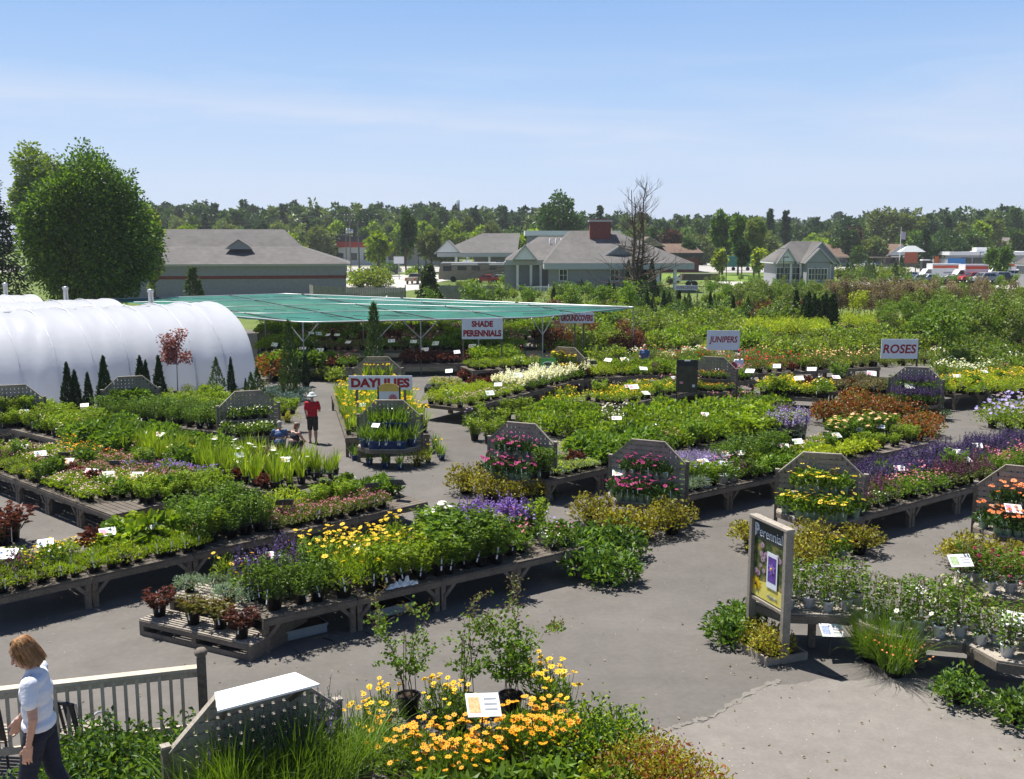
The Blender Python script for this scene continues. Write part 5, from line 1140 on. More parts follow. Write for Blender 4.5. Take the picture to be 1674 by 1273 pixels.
def box_truck(px, py, L, label, ang=4):
    p = G(px, py, 0); o = thing('moving_truck', label, 'moving truck', (p.x, p.y, .02), R(ang), 'white moving trucks parked in the lot'); b = MB(); b.box((0,0,1.95), (L,2.3,2.3), CARP['white']); b.build('cargo_box', o)
    b = MB(); b.box((0,-1.165,2.55), (L*.96,.02,.5), M_tband); b.box((L*.1,-1.165,1.5), (L*.4,.02,.28), M_print); b.build('side_stripe', o)
    b = MB(); pr = [(-L/2,.5),(-L/2-2.1,.5),(-L/2-2.2,1.15),(-L/2-1.3,1.35),(-L/2-.75,2.15),(-L/2,2.2)]; n = len(pr); v = [(x,-.98,z) for x,z in pr]+[(x,.98,z) for x,z in pr]; b.add(v, [np.array([[i,(i+1)%n,n+(i+1)%n,n+i] for i in range(n)])], CARP['white']); b.add(v[:n], [np.arange(n).reshape(1,-1)], CARP['white']); b.add(v[n:], [np.arange(n)[::-1].reshape(1,-1)], CARP['white']); cb_ = b.build('cab', o)
    g_ = MB(); g_.add([(-L/2-.1,-1.0,1.4),(-L/2-1.15,-1.0,1.4),(-L/2-.72,-1.0,2.05),(-L/2-.1,-1.0,2.05)], [np.array([[0,1,2,3]])], M_glass); g_.build('cab_window', cb_)
    for x in (L/2-1.0, -L/2-1.2):
        for s_ in (-1,1): t = MB(); t.tube([(x,s_*.75,.42),(x,s_*1.05,.42)], .42, M_tyre, 12); t.build('wheel', o)
box_truck(1541, 459, 5.2, 'white moving truck with orange band, leftmost of the three'); box_truck(1590, 461, 4.2, 'middle white moving truck with orange band behind a small tree'); box_truck(1640, 455, 3.6, 'rightmost white moving truck with orange band, at the lot edge')
car(1648, 457, 'suv', 'white', 182, 'white passenger van in front of the rightmost moving truck')
# motorhome
p = G(785, 460.5, 0); o = thing('motorhome', 'long tan and brown motorhome with white roof parked left of the brick building', 'motorhome', (p.x, p.y, .02), R(-3)); M_rv = plain('motorhome_tan', (.22,.185,.145), rough=.4); M_rvd = plain('motorhome_brown_swoosh', (.10,.075,.055), rough=.4); L = 14.5
b = MB(); pr = [(-L/2+.05,.45),(-L/2,.9),(-L/2+.05,1.5),(-L/2+.35,3.2),(L/2,3.25),(L/2,.45)]; n = len(pr); v = [(x,-1.25,z) for x,z in pr]+[(x,1.25,z) for x,z in pr]; b.add(v, [np.array([[i,(i+1)%n,n+(i+1)%n,n+i] for i in range(n)])], M_rv); b.add(v[:n], [np.arange(n).reshape(1,-1)], M_rv); b.add(v[n:], [np.arange(n)[::-1].reshape(1,-1)], M_rv); b.build('body', o)
b = MB(); b.box((.2,0,3.34), (L-.6,2.4,.16), CARP['white']); b.box((-2.2,0,3.5), (1.6,1.3,.3), CARP['white']); b.box((3.5,0,3.5), (1.3,1.1,.28), M_dark); b.build('roof', o)
b = MB(); b.box((-L/2+1.6,-1.27,2.35), (1.5,.03,.9), M_glass); b.box((-L/2+4.2,-1.27,2.4), (1.6,.03,.75), M_glass); b.box((-L/2+6.6,-1.27,2.4), (1.5,.03,.75), M_glass); b.box((2.4,-1.27,2.45), (1.2,.03,.6), M_glass); b.build('windows', o)
b = MB(); b.add([(-L/2+.1,-1.0,1.6),(-L/2+.1,1.0,1.6),(-L/2+.3,1.0,2.9),(-L/2+.3,-1.0,2.9)], [np.array([[0,1,2,3]])], M_glass); ws = b.build('windscreen', o); ws.location = (-.06,0,0)
for k, (a0, c0) in enumerate((((-2,1.0),(4,2.6)), ((0,.9),(6,2.2)), ((2.2,.8),(7,1.6)))):
    b = MB(); pts = [(a0[0]+(c0[0]-a0[0])*t, -1.265, a0[1]+(c0[1]-a0[1])*t**.5) for t in np.linspace(0,1,10)]
    for q, r_ in zip(pts[:-1], pts[1:]): b.beam(q, r_, .012, .10, M_rvd, roll=(0,0,1))
    b.build('side_swoosh', o)
b = MB(); b.box((3.8,-1.5,3.05), (4.2,.4,.16), CARP['white']); b.box((-2.6,-1.5,3.05), (4.6,.4,.16), CARP['white']); b.build('awning', o)
for x in (-L/2+2.6, L/2-3.6, L/2-4.8):
    for s_ in (-1,1): t = MB(); t.tube([(x,s_*.95,.5),(x,s_*1.29,.5)], .5, M_tyre, 14); t.build('wheel', o)
b = MB(); o = thing('flatbed_truck', 'dark brown flatbed trailer beside the right end of the brick building', 'trailer', (X(1143,158),158,.02)); b.box((0,0,1.5), (5.6,2.2,1.0), M_woodd); b.build('bed', o)
for x in (-1.8,-.8,1.6): t = MB(); t.tube([(x,-1.15,.45),(x,-.85,.45)], .45, M_tyre, 12); t.build('wheel', o)
o = thing('delivery_truck', 'teal green box truck across the road between the trees', 'truck', (X(1208,246),246,.02)); b = MB(); b.box((0,0,2.2), (6.5,2.4,2.6), plain('truck_teal', (.02,.16,.12))); b.build('cargo_box', o); b = MB(); b.box((-4.2,0,1.6), (1.8,2.2,2.0), CARP['white']); b.build('cab', o)
for x in (-4,-1.5,2): t = MB(); t.tube([(x,-1.25,.45),(x,-.95,.45)], .45, M_tyre, 12); t.build('wheel', o)

# ------------------------------------------------------------------ trees
def crown_mb(rng, Rx, Rz, zc, m, n, L, lobes=14, m2=None, Ry=None, fill=.45, gap=.0, tint=0.0, lobe_r=.42):
    """lobed crown of leaf faces: clusters sit on an uneven ellipsoid so that outline and shading break up"""
    b = MB(); Ry = Ry or Rx; d = rng.normal(size=(lobes, 3)); d /= np.linalg.norm(d, axis=1, keepdims=True); d = np.sign(d)*np.abs(d)**.72 if lobes == 36 else d; d[:, 2] = d[:, 2]*.95+.05
    C = d*np.array([Rx, Ry, Rz])*rng.uniform(.42, .68, (lobes, 1)); C[:, 2] += zc
    cl = []; per = max(1, n//lobes)
    for k in range(lobes):
        s_ = rng.uniform(lobe_r*.75, lobe_r*1.25); nc = max(3, per//22); dd = rng.normal(size=(nc, 3)); dd /= np.linalg.norm(dd, axis=1, keepdims=True); cc = C[k]+dd*np.array([Rx, Ry, Rz])*s_*rng.uniform(.55, 1.0, (nc, 1))
        cr_ = np.array([Rx, Ry, Rx])*s_*.30
        for c in cc:
            q = np.clip(rng.normal(size=(per//nc+1, 3)), -1.5, 1.5); P = c+q*cr_*.72; out_ = P-np.array([0, 0, zc]); out_ = out_/np.maximum(np.linalg.norm(out_, axis=1, keepdims=True), 1e-5)
            cl.append((P, q*.7+out_*.8+rng.normal(size=q.shape)*.5))
    P = np.concatenate([a for a, _ in cl]); D = np.concatenate([a for _, a in cl]); k = len(P); sel = rng.random(k) < (.38 if m2 is not None else 0)
    b.leaves(P[~sel], D[~sel], L*rng.uniform(.6, 1.25, (~sel).sum()), L*.6, m, rng, droop=.1, tint=tint)
    if m2 is not None: b.leaves(P[sel], D[sel], L*rng.uniform(.6, 1.25, sel.sum()), L*.6, m2, rng, droop=.1, tint=tint)
    return b
def trunk_mb(rng, H, r, zc, Rx, nb=7):
    b = MB(); b.tube([(0,0,0),(rng.normal()*.1,rng.normal()*.1,zc*.55),(0,0,zc+.25*(H-zc))], [r, r*.75, r*.3], M_bark, 8)
    for k in range(nb):
        a = 6.28*k/nb+rng.uniform(-.3,.3); z = zc*rng.uniform(.45, .9); e_ = Vector((math.cos(a)*Rx*.75, math.sin(a)*Rx*.75, z+Rx*rng.uniform(.4,1.0))); b.tube([(0,0,z), lerp(Vector((0,0,z)), e_, .5)+Vector((0,0,.2)), e_], [r*.4, r*.25, r*.08], M_bark, 5)
    return b
def conifer_mb(rng, H, Rx, m, n, L, z0=.6, power=.9, tint=0.0):
    b = MB(); tiers = max(8, int(H/.7)); P = []; D = []
    for k in range(tiers):
        t = k/tiers; z = z0+(H-z0)*t; rr = Rx*(1-t)**power*rng.uniform(.82, 1.12); nb = max(5, int(11*(1-t))+3)
        for j in range(nb):
            a = rng.uniform(0, 6.28); q = max(3, int(n/tiers/nb)); s_ = rng.random(q)**.7*rr*rng.uniform(.7,1.08); P.append(np.stack([np.cos(a)*s_, np.sin(a)*s_, z-.22*s_+rng.normal(size=q)*.10], 1)+rng.normal(size=(q, 3))*.12*Rx*.4); D.append(np.stack([np.full(q, math.cos(a)), np.full(q, math.sin(a)), np.full(q, -.15)], 1)+rng.normal(size=(q, 3))*.45)
    P = np.concatenate(P); D = np.concatenate(D); b.leaves(P, D, L*rng.uniform(.6,1.2,len(P)), L*.5, m, rng, droop=.15, tint=tint); return b
def tree(px, ytop, d, wpx, kind, label, cat='tree', group=None, base=None, n=None, name=None, zc=None):
    rng = np.random.default_rng(int(px*13+d*7)); x = X(px, d); H = ZY(ytop, d); Rx = wpx/2/F*d*1.05; o = thing(name or ('pine_tree' if kind[0] == 'c' else 'tree'), label, cat, (x, d, 0), 0, group)
    mats = {'green': ('hazygreen', 'mid'), 'bright': ('bright', 'mid'), 'pale': ('fargold', 'olive'), 'dark': ('dark', 'fardark'), 'yellow': ('fargold', 'lime'), 'maroon': ('maroon', 'fardark'), 'maple': ('dark', 'mid'), 'willow': ('bright', 'grey')}
    if kind.startswith('c'):
        m = LF[{'c': 'fardark', 'cg': 'yewgreen', 'cd': 'conifer'}[kind]]; tr = MB(); tr.tube([(0,0,0),(0,0,H*.97)], [Rx*.08+.06, .03], M_bark, 7); tr.build('trunk', o)
        conifer_mb(rng, H, Rx, m, n or int(1200+26*wpx), max(.3 if wpx > 100 else .2, d/420*1.5), z0=H*.08).build('crown', o); return o
    m1, m2 = mats[kind]; z_lo = H*((.20 if d < 280 else .02) if zc is None else zc); Rz = (H-z_lo)/2/.97; L = max(.15, d*.0040)
    trunk_mb(rng, H, Rx*.06+.08, z_lo+Rz*.7, Rx).build('trunk', o)
    crown_mb(rng, Rx*.92, Rz*.95, z_lo+Rz, LF[m1], n or int(min(9000, 1000+30*wpx)), L, lobes=max(9, int(wpx/3.4)) if wpx < 100 else 36, lobe_r=.42 if wpx < 100 else .33, m2=LF[m2]).build('crown', o); return o
# big maple at left and its neighbours
o = tree(152, 231, 76, 226, 'maple', 'large dense dark green maple behind the white tunnel greenhouses', n=64000, zc=.0, name='maple_tree')
tree(84, 218, 104, 112, 'willow', 'pale feathery willow top rising behind the large maple', n=16000, zc=.3, name='willow_tree')
tree(-12, 252, 82, 150, 'cd', 'dark pine cut off by the left edge beside the large maple', n=14000, name='pine_tree')
tree(252, 330, 96, 46, 'yellow', 'yellow-green tree at the right edge of the large maple', n=3000)
tree(315, 432, 104, 46, 'cg', 'small feathery pine in front of the grey-roofed store', n=1800)
tree(700, 428, 104, 58, 'cg', 'dark green spruce right of the white propane tank', n=4200, name='spruce_tree')
for a in [(917,315,232,84,'dark','tall rounded dark tree rising above the treeline left of the chimney'), (664,340,212,32,'dark','narrow dark poplar in front of the treeline'), (618,371,206,40,'bright','round light green tree beside the street lamp'), (705,374,232,48,'pale','yellowish feathery tree right of the poplar'), (749,359,262,52,'bright','round green tree left of the canopy roof'),
          (1181,336,214,42,'green','tall leafy tree, leftmost of three right of the bare tree'), (1207,346,208,34,'green','tall leafy tree, middle of three right of the bare tree'), (1233,346,200,34,'pale','tall pale tree, rightmost of three right of the bare tree'), (1213,386,190,18,'dark','slim dark column tree beside the road lawn'), (1243,404,186,28,'yellow','small yellow-green tree in front of the teal truck'), (1176,398,182,24,'yellow','thin young yellow-green tree on the front lawn'), (1262,402,172,30,'yellow','small yellow-green tree at left of the cottage-style building'),
          (1440,339,330,64,'pale','large pale rounded tree behind the restaurant, left one'), (1482,338,330,60,'pale','large pale rounded tree behind the restaurant, right one'), (1552,385,268,60,'dark','dark bushy tree right of the restaurant'), (1634,399,186,44,'green','round green tree in front of the flat-roofed store'), (1404,402,262,22,'green','small green tree in front of the restaurant'), (1390,372,300,36,'maroon','dark purple tree behind the restaurant'),
          (1092,371,262,44,'maroon','dark maroon tree behind the brown store'), (1065,366,266,40,'dark','dark green tree behind the brown store roof'), (1130,385,236,30,'dark','dark tree at right end of the brown store'), (864,372,215,34,'bright','bright green tree behind the canopy roof'), (300,366,190,60,'bright','bright green tree above the left end of the store roof'), (470,378,170,60,'bright','bright round tree above the grey store roof end')]:
    tree(*a)
for (px, yt, dd_, w_, l) in ((980,334,330,24,'small dark pine on the skyline right of the chimney'), (1257,340,320,22,'dark pointed pine, left of the skyline pair'), (1283,343,320,22,'dark pointed pine, right of the skyline pair'), (1512,371,262,26,'dark blue spruce between pale trees and restaurant'), (1548,352,330,20,'dark pointed pine above the white flat-roofed store')): tree(px, yt, dd_, w_, 'c', l)
# treeline: individual trees in front of the wood
rt = random.Random(12); TL = []
def tl(px):
    xs = [240,330,400,500,600,700,800,900,1000,1100,1160,1250,1320,1400,1500,1560,1620,1700]; ys = [338,342,345,352,350,350,352,356,360,366,362,368,372,366,360,352,346,342]
    return float(np.interp(px, xs, ys))
px = 262
while px < 1700:
    k = rt.choice(['green','green','green','pale','bright','green','pale','dark','c']); w_ = rt.uniform(30, 54)*(.6 if k == 'c' else 1); dd_ = rt.uniform(285, 345)
    TL.append((px, tl(px)+rt.uniform(0, 26)-(6 if k == 'c' else 0), dd_, w_, k)); px += w_*rt.uniform(.36, .6)
NM = {'green':'mid green tree','dark':'dark green tree','pale':'pale green tree','bright':'bright green tree','c':'dark pointed pine'}; cn = {}
for (px, yt, dd_, w_, k) in TL:
    cn[k] = cn.get(k, 0)+1; tree(px, yt, dd_, w_, k, f'{NM[k]} in the treeline beyond the road, {ordw(cn[k])} of these from left', group=NM[k]+'s of the treeline', n=1500)
# the wood behind
def wood_mass(name, label, n, d0, d1, ytop, leafn, L, x0, x1, seed, cols):
    rng = np.random.default_rng(seed); b = MB()
    for k in range(n):
        dd_ = rng.uniform(d0, d1); px = rng.uniform(x0, x1); H = ZY(ytop(px), dd_)*rng.uniform(.82, 1.05); Rx = rng.uniform(3.2, 5.5)*dd_/420; con = rng.random() < .16; m = LF[cols[rng.integers(len(cols))]]
        q = conifer_mb(rng, H, Rx*.7, LF['fardark'], leafn, L, z0=H*.3, tint=rng.random()) if con else crown_mb(rng, Rx, H*.36, H*.62, m, leafn, L, lobes=8, tint=rng.random())
        if not con: q.tube([(0,0,0),(0,0,H*.7)], [.35,.15], M_bark, 4)
        b.merge(q, Matrix.Translation((X(px, dd_), dd_, 0)))
    tag(b.build(name), label, 'wood', None, 'stuff')
wood_mass('far_woodland', 'long dark band of mixed woodland along the horizon', 600, 350, 480, lambda p: float(np.interp(p, [240,400,600,750,850,1000,1100,1200,1300,1400,1500,1600,1700], [324,330,333,336,340,349,352,353,362,357,350,337,330])), 420, 1.9, 150, 1760, 4, ['hazygreen','fardark','hazygreen','fargold'])
wood_mass('hill_woodland', 'bluish distant wooded ridge on the horizon', 260, 640, 860, lambda p: float(np.interp(p, [240,700,1000,1180,1340,1440,1600,1700], [342,347,352,356,351,345,345,345])), 220, 3.4, 150, 1760, 9, ['fardark','hazygreen'])
# dead tree
def dead_tree(px, ytop, d, label):
    rng = random.Random(4); o = thing('bare_tree', label, 'tree', (X(px,d), d, 0)); H = ZY(ytop, d); b = MB(); tk = MB()
    def grow(p, dr, L, r, dep, mb):
        pts = [p]; q = p; dv = dr
        for i in range(4): dv = (dv+Vector((rng.uniform(-.16,.16), rng.uniform(-.16,.16), .05 if dep < 3 else rng.uniform(-.1,.15)))).normalized(); q = q+dv*L/4; pts.append(q)
        mb.tube(pts, [r*(1-.13*i) for i in range(5)], M_bark, 5 if dep < 2 else 3)
        if dep >= 4 or r < .008: return
        for i in range(rng.choice([3,4,4]) if dep else 0):
            a = rng.uniform(0, 6.28); s_ = Vector((math.cos(a), math.sin(a), rng.uniform(.2,.9))).normalized(); grow(pts[rng.randint(2,4)], (dv*.8+s_*.75).normalized(), L*rng.uniform(.4,.68), r*.42, dep+1, b)
    for k, (a, tl_, z0_) in enumerate(((0,.10,0),(2,.13,0),(4.1,.08,.5),(1.2,.16,1.2))):
        base_ = Vector((math.cos(a)*.18, math.sin(a)*.18, z0_)); top = Vector((math.cos(a)*tl_*H*.6, math.sin(a)*tl_*H*.6, H*(1-.06*k))); pts = [lerp(base_, top, t)+Vector((rng.uniform(-.2,.2), rng.uniform(-.2,.2), 0)) for t in np.linspace(0, 1, 9)]; tk.tube(pts, [.17*(1-.1*i) for i in range(9)], M_bark, 7)
        for i in range(25):
            t = rng.uniform(.32, .99); p = lerp(base_, top, t); a2 = rng.uniform(0, 6.28); up_ = .75 if t > .6 else .05; grow(p, Vector((math.cos(a2), math.sin(a2), up_)), (1.5+.8*(1-t))*rng.uniform(.5,1.1), .075*(1.35-t), 2, b)
    for i in range(12): a2 = i*.55; grow(Vector((0,0,2.2+i*.12)), Vector((math.cos(a2), math.sin(a2)*.6, rng.uniform(.02,.3))), rng.uniform(2.6,5.2), .075, 3, b)
    tk.build('trunk', o); b.build('branches', o)
dead_tree(1041, 297, 104, 'tall bare dead tree with many thin branches in front of the brick building')
# ------------------------------------------------------------------ benches of the yard
bench('T1', 'long front bench', (430,1012), (958,894), 2.0)
bench('T2', 'second bench', (-40,984), (700,820), 1.9)
bench('L1', 'pink flower bench', (-60,752), (182,842), 3.1)
bench('L2', 'iris bench', (-60,682), (440,806), 2.3)
bench('L3', 'leafy bench at left', (150,684), (372,708), 2.4)
bench('C1', 'daylily bench', (564,716), (703,710), 9.5, sec=3.0)
bench('B1', 'bench behind left gerberas', (897,786), (1320,694), 2.1)
bench('B2', 'bench behind right gerberas', (1114,812), (1520,724), 2.1)
bench('B3', 'salvia bench', (1412,842), (1760,752), 2.2)
bench('M1', 'white lupine bench', (762,668), (985,612), 2.2)
bench('M2', 'centre yellow flower bench', (1010,664), (1235,620), 2.0)
bench('M3', 'low yellow flower bench', (1240,646), (1350,652), 1.8, z=.6)
bench('M4', 'mauve plant bench', (1355,640), (1545,650), 2.2)
bench('M5', 'far right timber bench', (1562,646), (1720,622), 2.2)
bench('M6', 'bench left of JUNIPERS', (905,620), (1190,610), 2.2)
bench('M7', 'rear rose bench', (1225,612), (1440,600), 2.0)
bench('M8', 'alpine bench by green poster', (772,606), (900,600), 2.0)

# front bench
for (u0,u1,v0,v1,sp_,ds,k) in [
  (.1,1.9,.15,1.0,'dark_bush','bushy bronze green plant',.36), (.1,1.7,1.0,1.9,'salvia','dark purple salvia',.36), (1.9,3.0,.15,.75,'coreopsis_plain','yellow-budded coreopsis',.36), (1.75,4.9,.75,1.9,'coreopsis','yellow coreopsis',.36),
  (3.0,5.1,.15,.8,'aster_green','bright green aster',.35), (4.9,6.9,.15,1.1,'phlox_green','tall green phlox',.33), (4.9,6.4,1.1,1.9,'shasta','white-flowered shasta daisy',.42), (6.4,8.3,1.1,1.9,'delphinium','violet delphinium',.33), (6.9,7.9,.3,1.1,'columbine','mixed light columbine',.34), (8.3,9.3,1.2,1.9,'salvia','dark purple salvia',.33)]:
    L = BENCH['T1'][3]/9.4; patch('T1', u0*L, u1*L, v0-.05 if v0 < .2 else v0, v1, sp_, ds, sp=k*1.08, detail=True, sc=1.2, mix=.08)
SPEC['columbine_white_pot'] = (sp_mound, dict(H=.26, Rr=.17, n=150, L=.055, W=.03, lf='mid', fl='lilac', nf=10, rad=.018, fh=.08, pot=M_potw))
L = BENCH['T1'][3]/9.4; patch('T1', 8.1*L, 9.3*L, .15, .85, 'columbine_white_pot', 'leafy plant in white pot', sp=.42, spv=.4, detail=True)
# second bench: many low mats and taller blocks
W2 = BENCH['T2'][3]; f2 = W2/17.2
def q2(px): # bench coordinate where a pixel column crosses the front edge of bench T2
    a, d, pd, L, W, z, nm = BENCH['T2']; best = 0
    for i in range(200):
        u = L*i/199
        if proj(a+d*u+Vector((0,0,z)))[0] < px: best = u
    return best
def qx(key, px):
    a, d, pd, L, W, z, nm = BENCH[key]; best = 0
    for i in range(300):
        u = L*i/299
        if proj(a+d*u+Vector((0,0,z)))[0] < px: best = u
    return best
patch('T2', q2(-30), q2(95), .1, 1.8, 'low_olive', 'low mossy green plant', sp=.33, detail=True); patch('T2', q2(95), q2(352), .1, 1.0, 'low_green', 'short bright green thyme', sp=.33, detail=True)
patch('T2', q2(95), q2(210), 1.0, 1.8, 'yellow_mat', 'small yellow-flowered plant', sp=.36); patch('T2', q2(210), q2(345), 1.0, 1.85, 'hosta', 'large-leaved bright green plant', sp=.40, sc=1.1)
patch('T2', q2(330), q2(455), .35, 1.85, 'dark_bush', 'dense fine-leaved green bush', sp=.36, sc=1.15); patch('T2', q2(455), q2(650), .15, 1.0, 'pink_mat', 'pink-flowered low plant', sp=.32, detail=True)
patch('T2', q2(440), q2(540), 1.0, 1.85, 'gold_mound', 'golden green mound', sp=.4, sc=1.1); patch('T2', q2(540), q2(640), 1.0, 1.85, 'aster_green', 'leafy bright plant', sp=.38, sc=.8); patch('T2', q2(650), q2(700), .9, 1.85, 'leafy', 'leafy green plant', sp=.36, sc=.8)
# left pink and purple bench
q = lambda px: qx('L1', px)
W1 = BENCH['L1'][3]
patch('L1', 0, W1*.55, .1, .8, 'low_olive', 'low mossy green plant', sp=.34); patch('L1', W1*.30, W1*.62, .8, 2.0, 'pink_mat', 'pink-flowered low plant', sp=.33); patch('L1', 0, W1*.42, 2.0, 3.0, 'orange_mat', 'orange-flowered plant', sp=.4, prob=.5); patch('L1', 0, W1*.30, .8, 2.0, 'palepink_mat', 'pale pink-flowered plant', sp=.34)
patch('L1', W1*.42, W1*.9, 2.0, 3.0, 'pink_mat', 'rosy pink low plant', sp=.34); patch('L1', W1*.55, W1*.84, .1, .8, 'palepink_mat', 'pale pink-flowered plant', sp=.34); patch('L1', W1*.62, W1*.86, .8, 2.0, 'palepink_mat', 'soft pink mixed plant', sp=.34)
patch('L1', W1*.86, W1*1.0, .95, 2.0, 'aster_green', 'bushy bright green plant', sp=.36, sc=.9); patch('L1', W1*.9, W1*1.05, 2.0, 3.0, 'aster_green', 'bushy bright green plant', sp=.36, sc=.9, edge=4)
# purple strip right behind it, on its own low pallet
bench('L5', 'narrow purple flower bench', (150,780), (318,800), 1.3, z=.62)
patch('L5', .2, BENCH['L5'][3]-.1, .45, 1.3, 'purple_mat', 'purple-flowered low plant', sp=.33)
# iris bench
n_ = BENCH['L2'][3]
patch('L2', qx('L2',-40), qx('L2',95), .2, 2.1, 'aster_green', 'grassy green plant', sp=.36); patch('L2', qx('L2',95), qx('L2',190), .1, 2.2, 'leafy', 'bushy green perennial', sp=.4, sc=1.15)
patch('L2', qx('L2',190), qx('L2',300), .1, 1.1, 'iris', 'upright green iris', sp=.36); patch('L2', qx('L2',190), qx('L2',300), 1.1, 2.2, 'leafy', 'broad-leaved green plant', sp=.42); patch('L2', qx('L2',300), n_, .1, .85, 'iris', 'yellow-green iris', sp=.34, sc=1.0)
patch('L2', qx('L2',300), n_, .85, 1.5, 'iris_white', 'white-flowered iris', sp=.4); patch('L2', qx('L2',300), n_, 1.5, 2.2, 'iris', 'upright green iris', sp=.37, edge=3)
scatter('at the right end of the iris bench', [(470,792),(492,790),(512,788),(532,783),(548,776)], 'iris', 'tall grassy iris', z=.4, sc=1.05)
scatter('before the grey card backs', [(548,812),(566,806),(545,836),(520,848)], 'leafy', 'dark leafy plant', sc=1.1)
# leafy bench
l3 = BENCH['L3'][3]
patch('L3', 0, l3, .1, 2.3, 'dark_bush', 'bushy shrub', sp=.42, sc=1.0, mix=0); patch('L3', .2, l3-.2, 2.2, 4.2, 'aster_green', 'yellow-green shrub', sp=.46, sc=.9, mix=0)
# central daylilies
lc = BENCH['C1'][3]
patch('C1', 0, lc, .3, 9.4, 'daylily', 'yellow daylily', sp=.42, spv=.52, sc=1.05, mix=0); 
# bench rows at right
for (k, a, b_, v0, v1, s_, ds, sp_, sc_) in [
  ('B1', 897, 990, .1, 1.3, 'pale_mat', 'pale lime ground plant', .33, 1.0), ('B1', 990, 1110, .1, 2.0, 'leafy', 'leafy green plant', .42, 1.15), ('B1', 1110, 1225, .2, 2.0, 'bright_bush', 'bright green bushy plant', .44, 1.0), ('B1', 1225, 1320, .2, 2.0, 'hosta', 'broad bright-leaved plant', .42, 1.0),
  ('B2', 1112, 1160, .1, 2.0, 'artemisia', 'silver green plant', .36, 1.0), ('B2', 1160, 1235, .1, 1.0, 'columbine_white_pot', 'grey-green lavender', .36, 1.0), ('B2', 1160, 1235, 1.0, 2.0, 'catmint', 'lilac catmint', .36, .85), ('B2', 1235, 1330, .1, 1.0, 'leafy', 'low leafy green plant', .36, .85), ('B2', 1235, 1340, 1.0, 2.0, 'dark_bush', 'dark green bushy plant', .4, 1.1),
  ('B2', 1330, 1440, .1, 1.1, 'lime_mound', 'lime green mound', .37, .9), ('B2', 1340, 1430, 1.1, 2.0, 'palepink_mat', 'buff pink low plant', .36, 1.0), ('B2', 1420, 1520, .2, 1.1, 'aster_green', 'bright green low plant', .37, .75), ('B2', 1430, 1520, 1.1, 2.0, 'lily_peach', 'peach lily', .38, 1.0),
  ('B3', 1412, 1475, .1, 2.1, 'salvia_mauve', 'mauve-spiked salvia', .36, 1.0), ('B3', 1475, 1560, .1, .9, 'columbine', 'mixed pink green plant', .36, 1.0), ('B3', 1475, 1600, .9, 2.1, 'salvia', 'deep purple salvia', .35, 1.0), ('B3', 1560, 1640, .1, .9, 'salvia_mauve', 'mauve-spiked salvia', .36, 1.0), ('B3', 1600, 1760, .9, 2.1, 'salvia', 'deep purple salvia', .36, 1.05), ('B3', 1640, 1760, .1, .9, 'columbine', 'mixed pink green plant', .38, 1.0),
  ('M1', 762, 860, .1, 1.2, 'palepink_mat', 'pale pink mixed plant', .4, 1.1), ('M1', 762, 850, 1.2, 2.1, 'gold_mound', 'golden green mound', .42, 1.1), ('M1', 860, 985, .1, 2.1, 'lupine_white', 'white-spired lupine', .42, 1.0),
  ('M2', 1010, 1110, .1, 1.9, 'yellow_mat', 'yellow-flowered plant', .42, 1.15), ('M2', 1110, 1235, .1, 1.0, 'columbine', 'pink white mixed plant', .42, 1.1), ('M2', 1110, 1235, 1.0, 1.9, 'low_green', 'flat bright green plant', .4, 1.3),
  ('M3', 1240, 1350, .1, 1.7, 'yellow_mat', 'yellow daisy plant', .40, 1.5), ('M4', 1355, 1450, .1, 2.1, 'mauve_mound', 'dull mauve mound', .42, 1.3), ('M4', 1450, 1545, .1, 2.1, 'phlox_green', 'leafy green perennial', .4, .8), 
  ('M5', 1562, 1720, .1, 2.0, 'yellow_mat', 'yellow-flowered low plant', .44, 1.1), ('M6', 905, 1010, .1, 2.1, 'gold_mound', 'fresh green mound', .44, 1.1), ('M6', 1010, 1190, .1, 2.1, 'bright_bush', 'bright green bushy plant', .5, 1.0),
  ('M7', 1225, 1330, .1, 1.9, 'rose_red', 'red rose bush', .55, .95), ('M7', 1330, 1440, .1, 1.9, 'rose_orange', 'peach rose bush', .55, .95), ('M8', 772, 900, .1, 1.9, 'low_green', 'low alpine plant', .42, 1.3)]:
    patch(k, qx(k, a), qx(k, b_), v0, v1, s_, ds, sp=sp_, sc=sc_)

# ------------------------------------------------------------------ displays
display('D1', 852, 770, -25, 'grey timber tiered stand with pink gerberas, left of the matching pair')
display('D2', 1058, 806, -25, 'grey timber tiered stand with pink gerberas, right of the matching pair')
display('D3', 1340, 832, -16, 'timber tiered stand holding golden rudbeckias in mint green pots')
display('D4', 1672, 860, -28, 'timber tiered stand with coral gerberas cut off by the right edge')
display('D0', 638, 723, 0, 'timber tiered stand with green daylilies at the front of the daylily bench')
display('DB', 618, 638, 2, 'lattice-backed stand behind the DAYLILIES sign', sc=.98)
display('DL1', 408, 704, 22, 'lattice-backed stand with pale flowers between iris bench and path')
display('DL2', 216, 674, 20, 'lattice-backed stand behind the leafy bench near the greenhouse')
display('DL3', 24, 692, 20, 'lattice-backed stand at the left edge before the greenhouse')
display('DM1', 925, 614, -25, 'lattice-backed stand with yellow flowers beside the green poster')
display('DM2', 1166, 634, -22, 'lattice-backed stand with small red flowers below the JUNIPERS sign')
display('DM3', 1496, 655, -25, 'lattice-backed stand with purple flowers below the ROSES sign')
fd = [('D1','gerbera_pink','pink gerbera in mint pot','left gerbera stand'), ('D2','gerbera_pink','pink gerbera in mint pot','right gerbera stand'), ('D3','rudbeckia','golden rudbeckia in mint pot','rudbeckia stand'), ('D4','gerbera_red','coral gerbera in mint pot','stand at right edge'), ('D0','daylily_green','green daylily in blue pot','daylily stand')]
